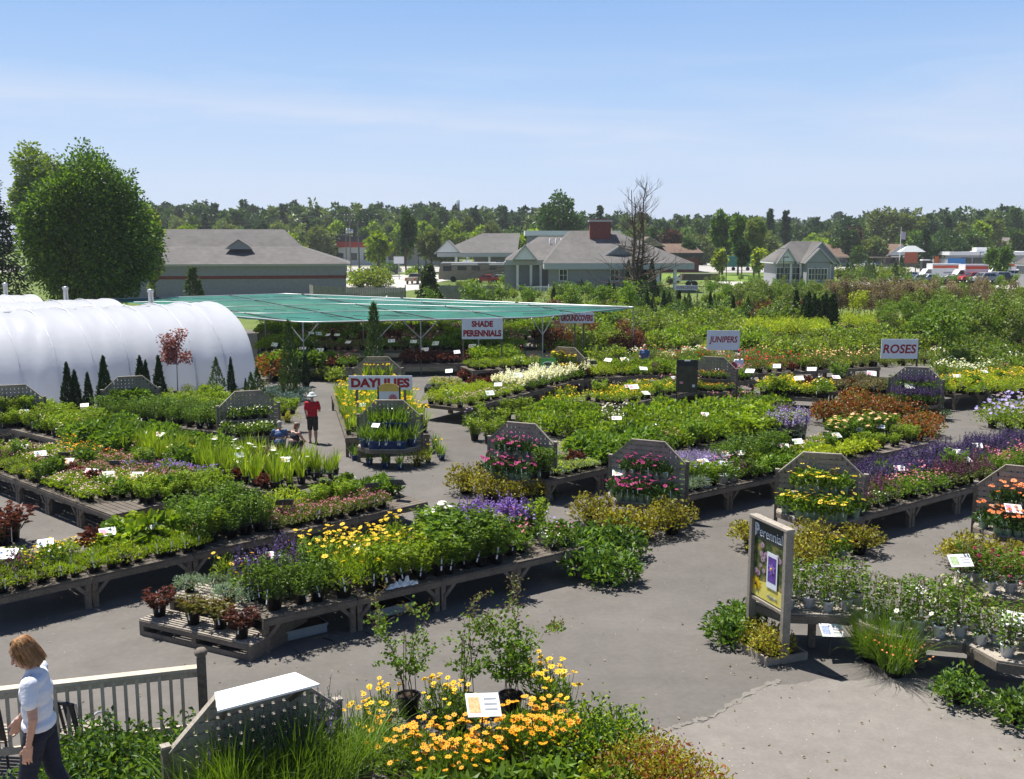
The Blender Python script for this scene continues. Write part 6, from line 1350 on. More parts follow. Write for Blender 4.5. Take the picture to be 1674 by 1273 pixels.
for k, s_, ds, wh in fd: fill_display(k, s_, ds, wh, n1=7 if k == 'D3' else 6, n2=7 if k == 'D3' else 6, nu=6, sc={'D0': 1.5, 'D3': 1.3}.get(k, 1.22))
fill_display('DL1', 'white_mat', 'pale flowering plant', 'lattice stand by the iris bench', 5, 4, 4, detail=False, sc=1.1); fill_display('DB', 'daylily', 'yellow daylily', 'stand behind the DAYLILIES sign', 5, 4, 4, detail=False)
fill_display('DM1', 'lily', 'yellow lily', 'stand beside the green poster', 5, 4, 4, detail=False); fill_display('DM2', 'orange_mat', 'small coral-flowered plant', 'stand below the JUNIPERS sign', 5, 4, 5, detail=False); fill_display('DM3', 'salvia', 'purple salvia', 'stand below the ROSES sign', 5, 5, 5, detail=False, sc=1.25)
fill_display('DL2', 'leafy', 'leafy plant', 'lattice stand near the greenhouse', 5, 4, 4, detail=False); fill_display('DL3', 'aster_green', 'green plant', 'lattice stand at left edge', 5, 4, 4, detail=False)

# clematis tables at the right foreground: open half-octagon shelves on posts
def arc_table(key, cx, cy, rz_deg, z, label, leg=True, sc=1.0):
    p = G(cx, cy, z); o = thing('plant_table', label, 'plant stand', (p.x, p.y, 0), R(rz_deg), 'pale-topped timber tables at the right foreground', sc); b = MB(); b.prism(OUT, z-.03, z, M_woodl); b.build('tabletop', o)
    b = MB(); [b.beam((a[0],a[1],z-.105), (c[0],c[1],z-.105), .035, .14, M_wood) for a, c in zip(OUT[:-1], OUT[1:])]; b.beam((OUT[0][0],0,z-.105), (OUT[-1][0],0,z-.105), .035, .14, M_wood); b.build('apron', o)
    for x, y in ((0,-.62),(-.9,-.12),(.9,-.12)): b = MB(); b.box((x, y, (z-.04)/2), (.12,.12,z-.04), M_wood); b.build('leg', o)
    DISP[key] = (Vector((p.x, p.y, 0)), R(rz_deg), sc, label)
arc_table('A1', 1318, 972, -6, .72, 'pale-topped octagonal table with lilac clematis behind the poster sign')
arc_table('A2', 1500, 1010, -14, .62, 'pale-topped octagonal table, lower one in the middle of the clematis tables')
arc_table('A3', 1650, 950, -18, 1.0, 'raised pale-topped octagonal table with magenta clematis')
arc_table('A4', 1690, 1052, -24, .60, 'low pale-topped octagonal table at the right edge with white-potted climbers')
def fill_arc(key, z, spec, ds, wh, pts):
    l = []
    for (x, y) in pts:
        p = dpt(key, x, y, z)
        if not inframe(p, 70): continue
        l.append((proj(p)[0], plant(spec, p, None, 'potted climber', None, detail=True, sc=PR.uniform(.92,1.1))))
    l.sort(key=lambda t: t[0])
    for i, (x, o) in enumerate(l): o['label'] = f'{ds}, {ordw(i+1)} from left, {wh}'; o['group'] = f'{ds} pots {wh}'
ptsA = [(-.78,-.36),(-.42,-.70),(-.08,-.62),(.22,-.78),(.55,-.66),(.82,-.32),(-.55,-.25),(-.15,-.22),(.25,-.3),(.55,-.14)]
fill_arc('A1', .72, 'vine_lilac', 'pale lilac clematis in white pot', 'on the table behind the poster', ptsA)
fill_arc('A2', .62, 'vine_white', 'white clematis in white pot', 'on the middle clematis table', ptsA)
fill_arc('A3', 1.0, 'vine_magenta', 'magenta clematis in white pot', 'on the raised table', ptsA)
fill_arc('A4', .60, 'vine_white', 'young climber in white pot', 'on the low right edge table', ptsA)

# ------------------------------------------------------------------ plants standing on the ground
scatter('under the left gerbera stand', [(762,806),(800,818),(838,822),(872,818)], 'spirea', 'golden orange-tipped spirea', detail=True, sc=1.45)
scatter('under the right gerbera stand', [(968,858),(1006,876),(1052,880),(1098,872)], 'spirea', 'golden green spirea', detail=True, sc=1.5)
scatter('around the rudbeckia stand', [(1228,898),(1262,918),(1316,926),(1404,905),(1330,905)], 'spirea', 'golden orange-tipped spirea', detail=True, sc=1.35)
scatter('on the ground below the rudbeckia stand', [(1352,916),(1376,912),(1338,914)], 'rudbeckia', 'golden rudbeckia in mint pot', detail=True, sc=1.2)
scatter('on ground by left gerbera stand', [(886,820),(900,818)], 'gerbera_pink', 'plant in mint green pot', detail=True)
scatter('at the right end of the front bench', [(960,942),(1000,952),(975,908),(1012,912),(950,905)], 'peony_bright', 'broad leafy green shrub', detail=True, sc=1.2)
scatter('left of the tall poster sign', [(1192,1050),(1212,1030)], 'peony_bright', 'leafy green plant in dark pot', detail=True, sc=.95)
scatter('in the tray of the poster sign', [(1242,1062),(1262,1078)], 'spirea', 'golden green spirea', detail=True, sc=1.0)
scatter('before the clematis tables', [(1420,1080),(1462,1105),(1445,1088)], 'broom', 'wispy broom shrub with coral tips', detail=True, sc=1.1)
scatter('before the low clematis tables', [(1568,1150),(1660,1182)], 'peony_bright', 'dark green peony', detail=True, sc=.85)
scatter('between the raised table and the coral gerberas', [(1568,925),(1592,930),(1640,935),(1670,936)], 'spirea', 'golden orange spirea', detail=True, sc=1.3)
scatter('around the daylily stand', [(580,752),(604,760),(630,766),(654,768),(722,752),(600,745),(712,735)], 'daylily_green', 'dark green daylily', detail=True, sc=1.15)
scatter('in front of the daylily stand', [(682,762)], 'gold_ball', 'round golden yellow shrub', detail=True, sc=.9)
scatter('by the path right of the daylily stand', [(700,756),(718,746)], 'daylily', 'yellow-flowered daylily', detail=True, sc=.9)
scatter('beside the path, left of the man in red', [(470,690)], 'gold_ball', 'round golden yellow shrub', sc=.95)
scatter('beside the path near the tunnel greenhouse', [(460,648),(478,660),(492,648),(440,652)], 'blue_juniper', 'blue-grey juniper', sc=.95)
scatter('left of the path by the lattice stand', [(430,670),(448,684),(462,676)], 'green_juniper', 'green spreading juniper', sc=.9)
scatter('right of the tunnel greenhouse', [(450,622)], 'red_barberry', 'round rusty red shrub', sc=2.0)
scatter('beside the path behind the daylily sign', [(530,622),(548,624)], 'field_bright', 'bright green shrub', sc=.75)
scatter('beside the path behind the daylily sign', [(500,632)], 'arborvitae_small', 'small dark conifer', sc=1.1)
scatter('between the paths at right', [(1352,692),(1384,684),(1412,690),(1440,680),(1470,688),(1500,684),(1398,668),(1430,664),(1465,664),(1498,668)], 'red_barberry', 'rust red barberry bush', sc=1.45)
scatter('among the rust red barberries', [(1395,704),(1458,700)], 'gold_mound', 'small yellow shrub', sc=1.2)
scatter('at the right end of the barberry row', [(1510,712),(1500,722)], 'red_barberry', 'orange brown barberry bush', sc=1.4)
scatter('between centre path and bench', [(1060,720),(905,712),(932,716),(958,710),(880,706),(900,690),(930,692),(960,695),(985,730),(1015,722)], 'bright_bush', 'large bright green bush', sc=1.7)
scatter('in the middle of the yard', [(1040,700),(1075,706),(1110,712),(1140,708),(1172,704),(1205,700),(1085,690),(1120,694),(1155,690),(1190,688),(1225,690),(1255,688)], 'bright_bush', 'large leafy bright green bush', sc=1.8)
scatter('near the centre path end', [(996,692),(1012,700),(1000,680),(1024,690)], 'white_bush', 'white-flowered bush', sc=.95)
scatter('left of the barberry bushes', [(1265,728),(1290,726),(1278,718),(1302,716)], 'catmint', 'lilac catmint clump', sc=2.0)
scatter('at the right edge above the salvia bench', [(1622,700),(1650,706),(1672,700),(1640,690),(1668,684)], 'lilac_bush', 'leafy bush with lilac flowers', sc=1.25)
scatter('on the pavement below the ROSES stand', [(1540,688)], 'variegated', 'small variegated shrub in grey pot', sc=1.1)
scatter('left of the small variegated shrub', [(1516,684)], 'variegated', 'pale rounded shrub', sc=1.1)
scatter('near the white lupine bench', [(772,612+92),(775,668)], 'columbine_white_pot', 'small plant in pale pot', sc=1.5)
scatter('left of the left gerbera stand', [(776,720),(800,724),(822,700),(795,700),(812,714),(850,700),(780,690),(830,686),(856,684),(872,690)], 'aster_green', 'mixed green perennial', sc=1.5)
scatter('in the middle rows left of centre', [(900,668),(922,666),(944,668),(965,664),(905,655),(930,652)], 'yellow_mat', 'golden-flowered plant', sc=1.7)
scatter('beside the middle benches', [(925,690+2),(952,680),(975,676)], 'variegated', 'grey-green shrub in grey pot', sc=.8)
scatter('near the dark poster', [(1062,655),(1080,657),(1132,660),(1150,658)], 'rose_red', 'red-flowered plant', sc=.8)
scatter('in the centre rows', [(880,640),(905,636),(930,640),(955,634),(985,638),(1010,636)], 'white_mat', 'white daisy plant', sc=1.5)
scatter('right of the dark poster', [(1180,655),(1205,652),(1230,660),(1165,668),(1195,672),(1220,672)], 'columbine', 'pink and white flowering plant', sc=1.5)
scatter('behind the dark poster rows', [(1245,672),(1262,668),(1280,672),(1275,662)], 'bright_bush', 'rounded green bush', sc=1.3)
# yellow pots in low crate beside the path
scatter('in the black trays beside the path', [(708,632),(719,633),(730,634),(741,635),(752,636),(712,626),(724,627),(736,628),(748,629)], 'yellow_mat', 'bright yellow flowers in small pot', z=.25, sc=.95)
tr = thing('plant_tray', 'low black tray stack holding yellow flowers beside the path', 'tray', G(731,640)); b = MB(); b.box((0,.3,.12), (2.1,1.3,.24), M_pot); b.build('tray', tr); b = MB(); [b.box((-.9+.45*k,-.36,.12), (.03,.03,.26), M_pot) for k in range(5)]; b.build('ribs', tr)
scatter('behind the yellow flower trays', [(775,632),(790,634),(805,636),(820,636),(782,624),(798,625),(815,626),(760,622)], 'maroon_mound', 'dark maroon leafy plant', sc=1.5)

# pallets with silver artemisia at left end of the front bench
o = thing('pallet_steps', 'two-step timber pallet platform at the left end of the front bench', 'pallet', G(330,1080)); ang = math.atan2((G(412,1072)-G(228,1035)).y, (G(412,1072)-G(228,1035)).x)
def pal(w_, d_, h, off, nm):
    b = MB(); n = 8
    for k in range(n): b.box((off[0], off[1]-d_/2+d_*(k+.5)/n, h-.012), (w_, d_/n-.03, .024), M_woodl)
    for s_ in (-1,0,1): b.box((off[0]+s_*(w_/2-.06), off[1], (h-.024)/2), (.10, d_, h-.024), M_wood)
    for s_ in (-1,1): b.box((off[0], off[1]+s_*(d_/2-.012), h-.07), (w_-.2,.022,.09), M_wood); b.box((off[0], off[1]+s_*(d_/2-.012), .05), (w_-.2,.022,.09), M_wood)
    b.build(nm, o)
c0, c1 = G(228,1038), G(412,1082); dv = (c1-c0); LL = dv.length; o.location = (c0+c1)/2+Vector((-dv.y, dv.x, 0)).normalized()*.0; o.rotation_euler = (0,0,math.atan2(dv.y, dv.x))
pal(LL, .62, .30, (0,.31), 'lower_pallet'); pal(LL*.95, .9, .56, (.05,1.08), 'upper_pallet')
def pl2(x, y, z): p = o.location; r_ = o.rotation_euler[2]; return Vector((p.x+x*math.cos(r_)-y*math.sin(r_), p.y+x*math.sin(r_)+y*math.cos(r_), z))
def on_pallet(lst, spec, ds, z, sc=1.0):
    for i, (x, y) in enumerate(lst): q_ = plant(spec, pl2(x, y, z), f'{ds}, {ordw(i+1)} from left on the pallet steps' if len(lst) > 1 else f'{ds} on the pallet steps', 'potted plant', f'{ds} plants on the pallet steps' if len(lst) > 1 else None, detail=True, sc=sc)
on_pallet([(-LL*.42,.3),(LL*.36,.18)], 'coral_stems', 'maroon-leaved plant in black pot', .30, 1.15); on_pallet([(-LL*.1,.28),(LL*.12,.34)], 'sedum_bronze', 'bronze green plant in black pot', .30, 1.15)
on_pallet([(-LL*.38,.95),(-LL*.2,1.2),(-.02,.92),(LL*.18,.95),(LL*.34,1.3)], 'artemisia', 'silver grey mound in black pot', .56, 1.1)
on_pallet([(LL*.05,1.42)], 'helenium', 'orange-flowered plant', .56, 1.2); on_pallet([(-LL*.25,1.5)], 'coreopsis_plain', 'yellow green plant', .56, 1.1)
scatter('on the pavement beside the pink flower bench', [(18,885),(2,900)], 'coral_stems', 'tall dark red-leaved plant', z=0, sc=2.1)

# ------------------------------------------------------------------ foreground group at the bottom
display('F', 417, 1108, 34, 'timber stand with broad white top board, below the railing', zref=2.10)
DISP['F'] = (DISP['F'][0], DISP['F'][1], DISP['F'][2], ''); fo = bpy.data.objects['tiered_display.%03d' % (len([1 for o_ in bpy.data.objects if o_.name.startswith('tiered_display')])-1)]
b = MB(); b.prism([(-.62,-.50),(.62,-.50),(.50,-.02),(-.50,-.02)], 2.165, 2.19, M_white); b.build('white_top_board', fo); b = MB(); [b.beam((s_*.42,-.03,1.85), (s_*.5,-.4,2.15), .04, .05, M_wood) for s_ in (-1,1)]; b.build('bracket', fo)
def at_disp(key, lst, spec, ds, wh, sc=1.0, cat='potted plant'):
    l = sorted([(proj(dpt(key, *p))[0], p) for p in lst])
    for i, (_, p) in enumerate(l): plant(spec, dpt(key, *p), f'{ds}, {ordw(i+1)} from left {wh}' if len(l) > 1 else f'{ds} {wh}', cat, f'{ds} plants {wh}' if len(l) > 1 else None, detail=True, sc=sc)
SPEC['lavender_dark'] = (sp_spike, dict(pet='purple', ns=22, SL=.34, w_=.018, H=.24, nb=10, lf='mid', L=.10, W=.012, n=260))
at_disp('F', [(-.45,-.3,1.0),(-.1,-.28,1.0),(.2,-.3,1.0),(.5,-.3,1.0),(.72,-.2,1.0)], 'lavender_dark', 'dark lavender', 'under the white top board', 1.25)
at_disp('F', [(-.7,-.6,.65),(-.3,-.75,.65),(.1,-.8,.65),(.5,-.75,.65),(.85,-.5,.65),(-.9,-.3,.65),(1.25,-.3,.65),(.3,-.5,.9),(-.5,-.5,.9)], 'grass', 'tall arching green grass', 'in front of the white-topped stand', 1.2)
scatter('between the woman and the white-topped stand', [(125,1345),(200,1325),(262,1345),(90,1390),(165,1392),(235,1402)], 'peony', 'dark glossy peony', detail=True, sc=1.7, z=0)
# yellow daisies and roses right of it
scatter('at left of the foreground daisies', [(628,1196),(600,1240)], 'goldaisy', 'yellow daisy clump', detail=True, sc=1.15)
scatter('behind the foreground card', [(718,1186),(752,1196)], 'goldaisy', 'yellow daisy clump', detail=True, sc=1.1)
scatter('beside the climbing roses', [(905,1190),(890,1165)], 'goldaisy', 'tall yellow daisy clump', detail=True, sc=1.25)
scatter('in the foreground row', [(660,1290),(640,1262),(690,1262),(716,1300),(752,1300),(790,1288),(806,1258),(838,1252),(870,1262),(905,1262),(925,1245),(850,1228),(900,1228),(745,1262)], 'gaillardia', 'orange-yellow daisy clump', detail=True, sc=1.15)
scatter('right of the orange daisies', [(978,1252),(1010,1262),(950,1270)], 'green_shrub', 'glossy green shrub', detail=True, sc=1.2)
scatter('at right end of foreground group', [(1062,1290),(1100,1318),(1040,1320),(1075,1345),(1122,1345)], 'spirea_near', 'golden spirea with crimson flowers', detail=True, sc=1.2)
scatter('at the bottom of the foreground group', [(960,1320),(985,1338),(935,1345)], 'lime_mound', 'lime yellow heuchera', detail=True, sc=1.25)
scatter('along the bottom edge', [(700,1340),(760,1345),(820,1335),(870,1330),(910,1318),(1010,1335)], 'leafy', 'leafy dark green plant', detail=True, sc=1.3)
# climbing roses in black pots with canes
def rose(px, py, H, lean, label, seed, n=330):
    n = int(n*2.6); rng = np.random.default_rng(seed); o = thing('climbing_rose', label, 'climbing rose', G(px, py), 0, 'climbing roses in black pots'); pot_mb(.18, .3, M_pot).build('pot', o)
    st = MB(); lf_ = MB(); lr_ = MB(); tips = []
    for k in range(5):
        a = rng.uniform(0, 6.28); p = Vector((math.cos(a)*.06, math.sin(a)*.06, .27)); pts = [p]
        for i in range(7): p = p+Vector((math.cos(a)*.035*i*.5+lean*.02+rng.normal()*.025, math.sin(a)*.03+rng.normal()*.025, H/8)); pts.append(p)
        st.tube(pts, [.008-.0008*i for i in range(8)], M_twig, 4); tips += pts[2:]
    for k in range(26):
        p = tips[rng.integers(len(tips))]; a = rng.uniform(0, 6.28); q = [p]
        for i in range(4): q.append(q[-1]+Vector((math.cos(a)*.07, math.sin(a)*.07, rng.uniform(-.01,.07))))
        st.tube(q, .003, M_twig, 3); tips += q[1:]
    T = np.array([tuple(t) for t in tips]); i = rng.integers(len(T), size=n); P = T[i]+rng.normal(size=(n,3))*.04; D = rng.normal(size=(n,3)); D[:,2] = D[:,2]*.6+.2; k = P[:,2]+rng.normal(size=n)*.15 > .3+H*.86
    lf_.leaves(P[~k], D[~k], .075*rng.uniform(.6,1.2,(~k).sum()), .048, LF['mid'], rng); lr_.leaves(P[k], D[k], .045, .024, LF['bronze'], rng); tr_ = MB(); [tr_.tube([(math.cos(a)*.12, math.sin(a)*.12, .27), (math.cos(a)*.07, math.sin(a)*.07, H*.9)], .006, M_twig, 4) for a in (.3, 2.4, 4.5)]
    tr_.build('cane_trellis', o); st.build('stems', o); lf_.build('foliage', o); lr_.build('young_leaves', o)
rose(668, 1166, 1.42, -1, 'climbing rose with bare canes, left one of three', 1); rose(762, 1170, 1.35, 1, 'climbing rose arching right, middle one of three', 2, 300); rose(835, 1165, 1.15, 0, 'bushy climbing rose, right one of three', 3, 700)

M_rail = wood('railing_timber', (.62,.54,.43), (.40,.34,.27))
# railing below the pavement, with ball-topped post
o = thing('wooden_railing', 'weathered timber railing with square balusters and end post at lower left', 'railing'); a_, c_ = GD(-60, 1136, 12.15), GD(322, 1092, 12.95); zt = 1.22; a_.z = c_.z = 0; dv = (c_-a_); LLr = dv.length; o.location = a_; o.rotation_euler = (0,0,math.atan2(dv.y, dv.x))
b = MB(); b.box((LLr/2,0,zt), (LLr,.14,.045), M_rail); b.build('top_rail', o); b = MB(); b.box((LLr/2,.0,zt-.075), (LLr,.04,.10), M_rail); b.build('upper_rail', o); b = MB(); b.box((LLr/2,0,.36), (LLr,.04,.10), M_rail); b.build('bottom_rail', o)
n = int(LLr/.145)
bm_ = MB(); bm_.box((0,0,.77), (.042,.042,.80), M_rail); me = bm_.mesh('baluster')
for k in range(n): link('baluster', me, o, (.07+k*.145, 0, 0))
b = MB(); b.box((LLr+.06,0,.68), (.12,.12,1.36), M_wood); b.lathe((LLr+.06,0,1.36), [(.06,0),(.055,.02),(.085,.05),(.09,.09),(.06,.13),(.005,.145)], M_wood, 12); b.build('post', o)
zz_ = MB(); zz_.box((LLr*.28,0,.68), (.10,.10,1.10), M_wood); zz_.build('post', o)
# garden chairs behind the railing
def chair(px, py, rz, label):
    o = thing('garden_chair', label, 'chair', G(px, py), R(rz), 'garden chairs behind the railing'); b = MB()
    for k in range(6): b.box((0,-.22+k*.085,.42), (.50,.065,.02), M_woodl)
    b.build('seat', o); b = MB(); [b.beam((-.2+k*.1,.24,.45), (-.2+k*.1,.34,.92), .05, .012, M_dark) for k in range(5)]; b.beam((-.26,.34,.94), (.26,.34,.94), .04, .04, M_dark); b.build('backrest', o)
    for s_ in (-1,1):
        b = MB(); b.tube([(s_*.27,-.26,0),(s_*.27,-.27,.4),(s_*.28,-.24,.6),(s_*.28,-.05,.66),(s_*.27,.25,.62)], .018, M_metal, 6); b.build('armrest', o); b = MB(); b.tube([(s_*.27,.26,0),(s_*.26,.26,.45),(s_*.26,.35,.95)], .018, M_dark, 6); b.build('leg', o)
chair(133, 1236, 160, 'dark garden chair with slatted seat, right one behind the railing'); chair(2, 1246, 175, 'dark garden chair with slatted seat, left one behind the railing')
# stair deck on which the woman walks (mostly below the picture)
o = thing('wooden_deck', 'weathered plank walkway under the walking woman', 'deck'); b = MB(); [b.box((-4.4, 7.75-.145*k, GD(30,1045,7.5).z-1.68), (3.4,.135,.04), M_woodl) for k in range(16)]; b.build('planks', o)
for x in (-5.9,-4.4,-2.9):
    for y in (6.0,7.6): b = MB(); b.box((x,y,1.1), (.12,.12,2.2), M_wood); b.build('post', o)

# tall poster sign in its tray
o = thing('poster_sign', 'tall framed Perennial poster sign standing in a low timber tray', 'sign'); pr_ = G(1281,1084); pl_ = G(1226,1048); dv = pr_-pl_; Ls = dv.length; o.location = (pl_.x, pl_.y, 0); o.rotation_euler = (0,0,math.atan2(dv.y, dv.x)); HS = 2.28
for i_, x in enumerate((0, Ls)): b = MB(); b.box((x,0,HS/2), (.075,.15,HS), M_woodl); b.build('post', o)
b = MB(); b.box((Ls/2,0,HS+.022), (Ls+.09,.16,.04), M_woodl); b.build('top_rail', o); b = MB(); b.box((Ls/2,0,.86), (Ls-.08,.10,.05), M_woodl); b.build('bottom_rail', o)
M_poster, _t, _o, _b = mat_base('poster_print'); _tc = N(_t, 'ShaderNodeTexCoord'); _v = N(_t, 'ShaderNodeTexNoise'); setin(_v, Scale=7.0, Detail=5.0); _t.links.new(_tc.outputs['Object'], _v.inputs['Vector']); _r = N(_t, 'ShaderNodeValToRGB'); _e = _r.color_ramp.elements
_e[0].position = .38; _e[0].color = (.02,.045,.02,1); _e[1].position = .70; _e[1].color = (.28,.22,.07,1); _x = _e.new(.52); _x.color = (.08,.11,.03,1); _t.links.new(_v.outputs[0], _r.inputs[0]); _t.links.new(_r.outputs[0], _b.inputs['Base Color']); _b.inputs['Roughness'].default_value = .35
M_psky = plain('poster_dark_top', (.045,.05,.045), rough=.35); M_pyel = plain('poster_yellow_panel', (.62,.55,.12), rough=.35, var=.2); M_pmauve = plain('poster_mauve_flower', (.40,.26,.36), rough=.35); M_pviolet = plain('poster_violet', (.10,.05,.26), rough=.35, var=.4, scale=14)
zb, ztp = .90, HS; b = MB(); b.box((Ls/2,0,(zb+ztp)/2), (Ls-.075,.02,ztp-zb-.002), M_poster); pb = b.build('poster', o)
W_ = Ls-.08; b = MB(); b.box((Ls/2,-.0125,ztp-.18), (W_,.004,.32), M_psky); b.build('printed_header', pb)
b = MB(); b.prism([(Ls/2-W_/2,0),(Ls/2+W_/2,0),(Ls/2+W_/2,.24),(Ls/2,.32),(Ls/2-W_/2,.26)], 0, .004, M_pyel); b.xform(Matrix.Translation((0,-.012,zb+.01)) @ Matrix.Rotation(R(90),4,'X')); b.build('printed_footer', pb)
f_ = MB(); rngp = np.random.default_rng(2); fc = [(rngp.uniform(.06,W_*.9), rngp.uniform(zb+.4, zb+1.0)) for _ in range(15)]
f_.daisies([(x, -.014-.0006*i, z) for i,(x, z) in enumerate(fc)], [(0,-1,0)]*15, [rngp.uniform(.04,.07) for _ in fc], M_pmauve, M_cen_dark, rngp, petals=10, cup=.02, cen=.22); f_.build('printed_flowers', pb)
f_ = MB(); f_.daisies([(.16,-.024,zb+.24)], [(0,-1,0)], [.14], PT['yellow'], M_cen_dark, rngp, petals=11, cup=.02); f_.build('printed_daisy', pb)
b = MB(); b.box((Ls/2+.11,-.028,zb+.58), (.30,.004,.62), M_signw); b.box((Ls/2+.11,-.031,zb+.60), (.23,.004,.44), M_pviolet); f2_ = MB(); f2_.daisies([(Ls/2+.11,-.036,zb+.62)], [(0,-1,0)], [.11], PT['violet'], M_cen_y, rngp, petals=6, cup=.02); b.merge(f2_); b.build('inset_picture', pb)
def put_text(txt, size, m, parent, loc, bold=0, rot=(90,0,0), name='lettering', space=1.0, sx=1.0, shear=0, fit=None):
    me = text_mesh(txt, size, m, bold, .003, space, shear); o_ = link(name, me, parent, loc); o_.rotation_euler = tuple(R(a) for a in rot)
    if fit:   # scale to a width and height
        xs = [v.co.x for v in me.vertices]; ys = [v.co.y for v in me.vertices]; sx_ = fit[0]/(max(xs)-min(xs)); sy_ = fit[1]/(max(ys)-min(ys)); cx_, cy_ = (max(xs)+min(xs))/2, (max(ys)+min(ys))/2
        for v in me.vertices: v.co.x = (v.co.x-cx_)*sx_; v.co.y = (v.co.y-cy_)*sy_
    return o_
put_text('Perennial', .2, M_signw, pb, (Ls/2-.02,-.018,ztp-.20), fit=(W_*.82,.17)); put_text('P', .3, M_signw, pb, (.13,-.0245,ztp-.19), fit=(.12,.24)); put_text('Monrovia', .1, M_print, pb, (Ls/2+.13,-.022,zb+.12), fit=(.28,.055))
b = MB(); T = 1.05; b.box((Ls/2-.15,-.34,.07), (T+.3,.04,.14), M_woodl); b.box((Ls/2-.15,.44,.07), (T+.3,.04,.14), M_woodl); b.box((Ls/2-.15-(T+.3)/2+.02,.05,.068), (.04,.74,.136), M_woodl); b.box((Ls/2-.15+(T+.3)/2-.02,.05,.068), (.04,.74,.136), M_woodl); b.build('tray_frame', o)
b = MB(); b.box((Ls/2-.15,.05,.015), (T+.22,.72,.03), M_soil); b.build('tray_floor', o)

# ------------------------------------------------------------------ painted board signs on posts
def board_sign(txt, x0, x1, y0, y1, dist, label, yaw=0, two=None, fitw=.86, fith=.6, shear=0, posts=(.03,.97), mpost=None, m=None, bold=.015):
    pl, pr = GD(x0, (y0+y1)/2, dist), GD(x1, (y0+y1)/2, dist); w_ = (pr-pl).length; zt, zb_ = GD(x0, y0, dist).z, GD(x0, y1, dist).z; h = zt-zb_; o = thing('board_sign', label, 'sign', ((pl.x+pr.x)/2, dist, 0), R(yaw), None); zc_ = (zt+zb_)/2
    b = MB(); b.box((0,0,zc_), (w_,.04,h), m or M_signw); b.build('sign_board', o)
    for f_ in posts: b = MB(); b.box(((f_-.5)*w_,.065,zt/2-.02), (.08,.08,zt), mpost or M_wood); b.build('post', o)
    if two: put_text(two[0], .3, M_signr, o, (0,-.026,zc_+h*.23), bold=bold, fit=(w_*fitw*.56,h*.30)); put_text(two[1], .3, M_signr, o, (0,-.026,zc_-h*.22), bold=bold, fit=(w_*fitw,h*.32))
    else: put_text(txt, .3, M_signr, o, (0,-.026,zc_), bold=bold if not shear else .007, fit=(w_*fitw,h*fith), shear=shear)
    return o
board_sign('DAYLILIES', 570, 674, 614, 637, 34.6, 'white board sign reading DAYLILIES in red above the daylily bench', fitw=.92, fith=.66, posts=(.12,.88), yaw=0)
board_sign('', 755, 822, 520, 554, 52, 'white board sign reading SHADE PERENNIALS in red, at the canopy edge', two=('SHADE','PERENNIALS'), fitw=.93, yaw=2)
board_sign('GROUNDCOVERS', 915, 971, 511, 528, 58, 'long white board sign reading GROUNDCOVERS in red under the canopy edge', fitw=.94, fith=.62, posts=(.45,.7), yaw=2)
board_sign('JUNIPERS', 1156, 1209, 540, 572, 54, 'white board sign reading JUNIPERS in red', fitw=.86, fith=.42, posts=(.985,), mpost=M_dark, shear=.15, yaw=-3)
board_sign('ROSES', 1441, 1500, 554, 586, 48, 'white board sign reading ROSES in red', fitw=.90, fith=.46, posts=(1.0,), mpost=M_dark, shear=.12, yaw=-3)
board_sign('EVERGREENS', 1105, 1141, 466, 474, 92, 'small distant white board sign reading EVERGREENS', fitw=.93, fith=.6, posts=(.02,.98), yaw=0, bold=.002)
def small_poster(px, py0, py1, wpx, dist, label, mat1, deco, name='poster_sign'):
    p = GD(px, (py0+py1)/2, dist); zt, zb_ = GD(px, py0, dist).z, GD(px, py1, dist).z; w_ = wpx/F*dist; o = thing(name, label, 'sign', (p.x, dist, 0)); zb_ = max(zb_, .25)
    b = MB(); b.box((0,0,(zt+zb_)/2), (w_,.04,zt-zb_), mat1); b.build('poster', o)
    for s_ in (-1,1): b = MB(); b.box((s_*(w_/2+.03),.0,zt/2), (.05,.05,zt), M_dark); b.build('post', o)
    deco(o, w_, zb_, zt); return o
M_pgreen = plain('poster_green', (.06,.30,.06), rough=.4); M_pdk = plain('poster_dark_green', (.015,.04,.018), rough=.4, var=.4); M_pbrown = plain('poster_dark_brown', (.045,.04,.03), rough=.35, var=.5, scale=5)
def deco_green(o, w_, zb_, zt):
    h = zt-zb_; b = MB(); b.box((0,-.024,zb_+h*.3), (w_*.92,.006,h*.5), M_pdk); b.box((0,-.024,zb_+h*.70), (w_*.5,.006,h*.2), M_pdk); b.box((0,-.029,zb_+h*.62), (w_*.36,.006,h*.07), M_signw); b.box((0,-.029,zb_+h*.2), (w_*.16,.006,h*.1), M_signw); b.build('printed_panel', o)
    b = MB(); [b.beam((math.cos(a)*w_*.36, -.026, zb_+h*.72+math.sin(a)*h*.12), (math.cos(a2)*w_*.36, -.026, zb_+h*.72+math.sin(a2)*h*.12), .006, .04, M_signw, roll=(0,0,1)) for a, a2 in zip(np.linspace(.2,2.9,7)[:-1], np.linspace(.2,2.9,7)[1:])]; b.build('printed_arch', o)
small_poster(896, 585, 622, 25, 46, 'green and black printed poster on two posts in the middle rows', M_pgreen, deco_green)
def deco_dark(o, w_, zb_, zt): h = zt-zb_; b = MB(); b.box((-w_*.3,-.024,zb_+h*.3), (w_*.18,.006,h*.07), PICS[0]); b.box((w_*.36,-.024,zb_+h*.2), (w_*.14,.006,h*.08), M_signw); b.box((0,-.026,zt-.03), (w_*.3,.06,.05), M_white); b.build('printed_panel', o); b = MB(); b.box((0,-.023,zt-h*.1), (w_*.98,.004,h*.18), M_black); b.build('header_band', o)
small_poster(1123, 588, 641, 31, 41, 'tall dark brown poster on two dark posts in the middle rows', M_pbrown, deco_dark)
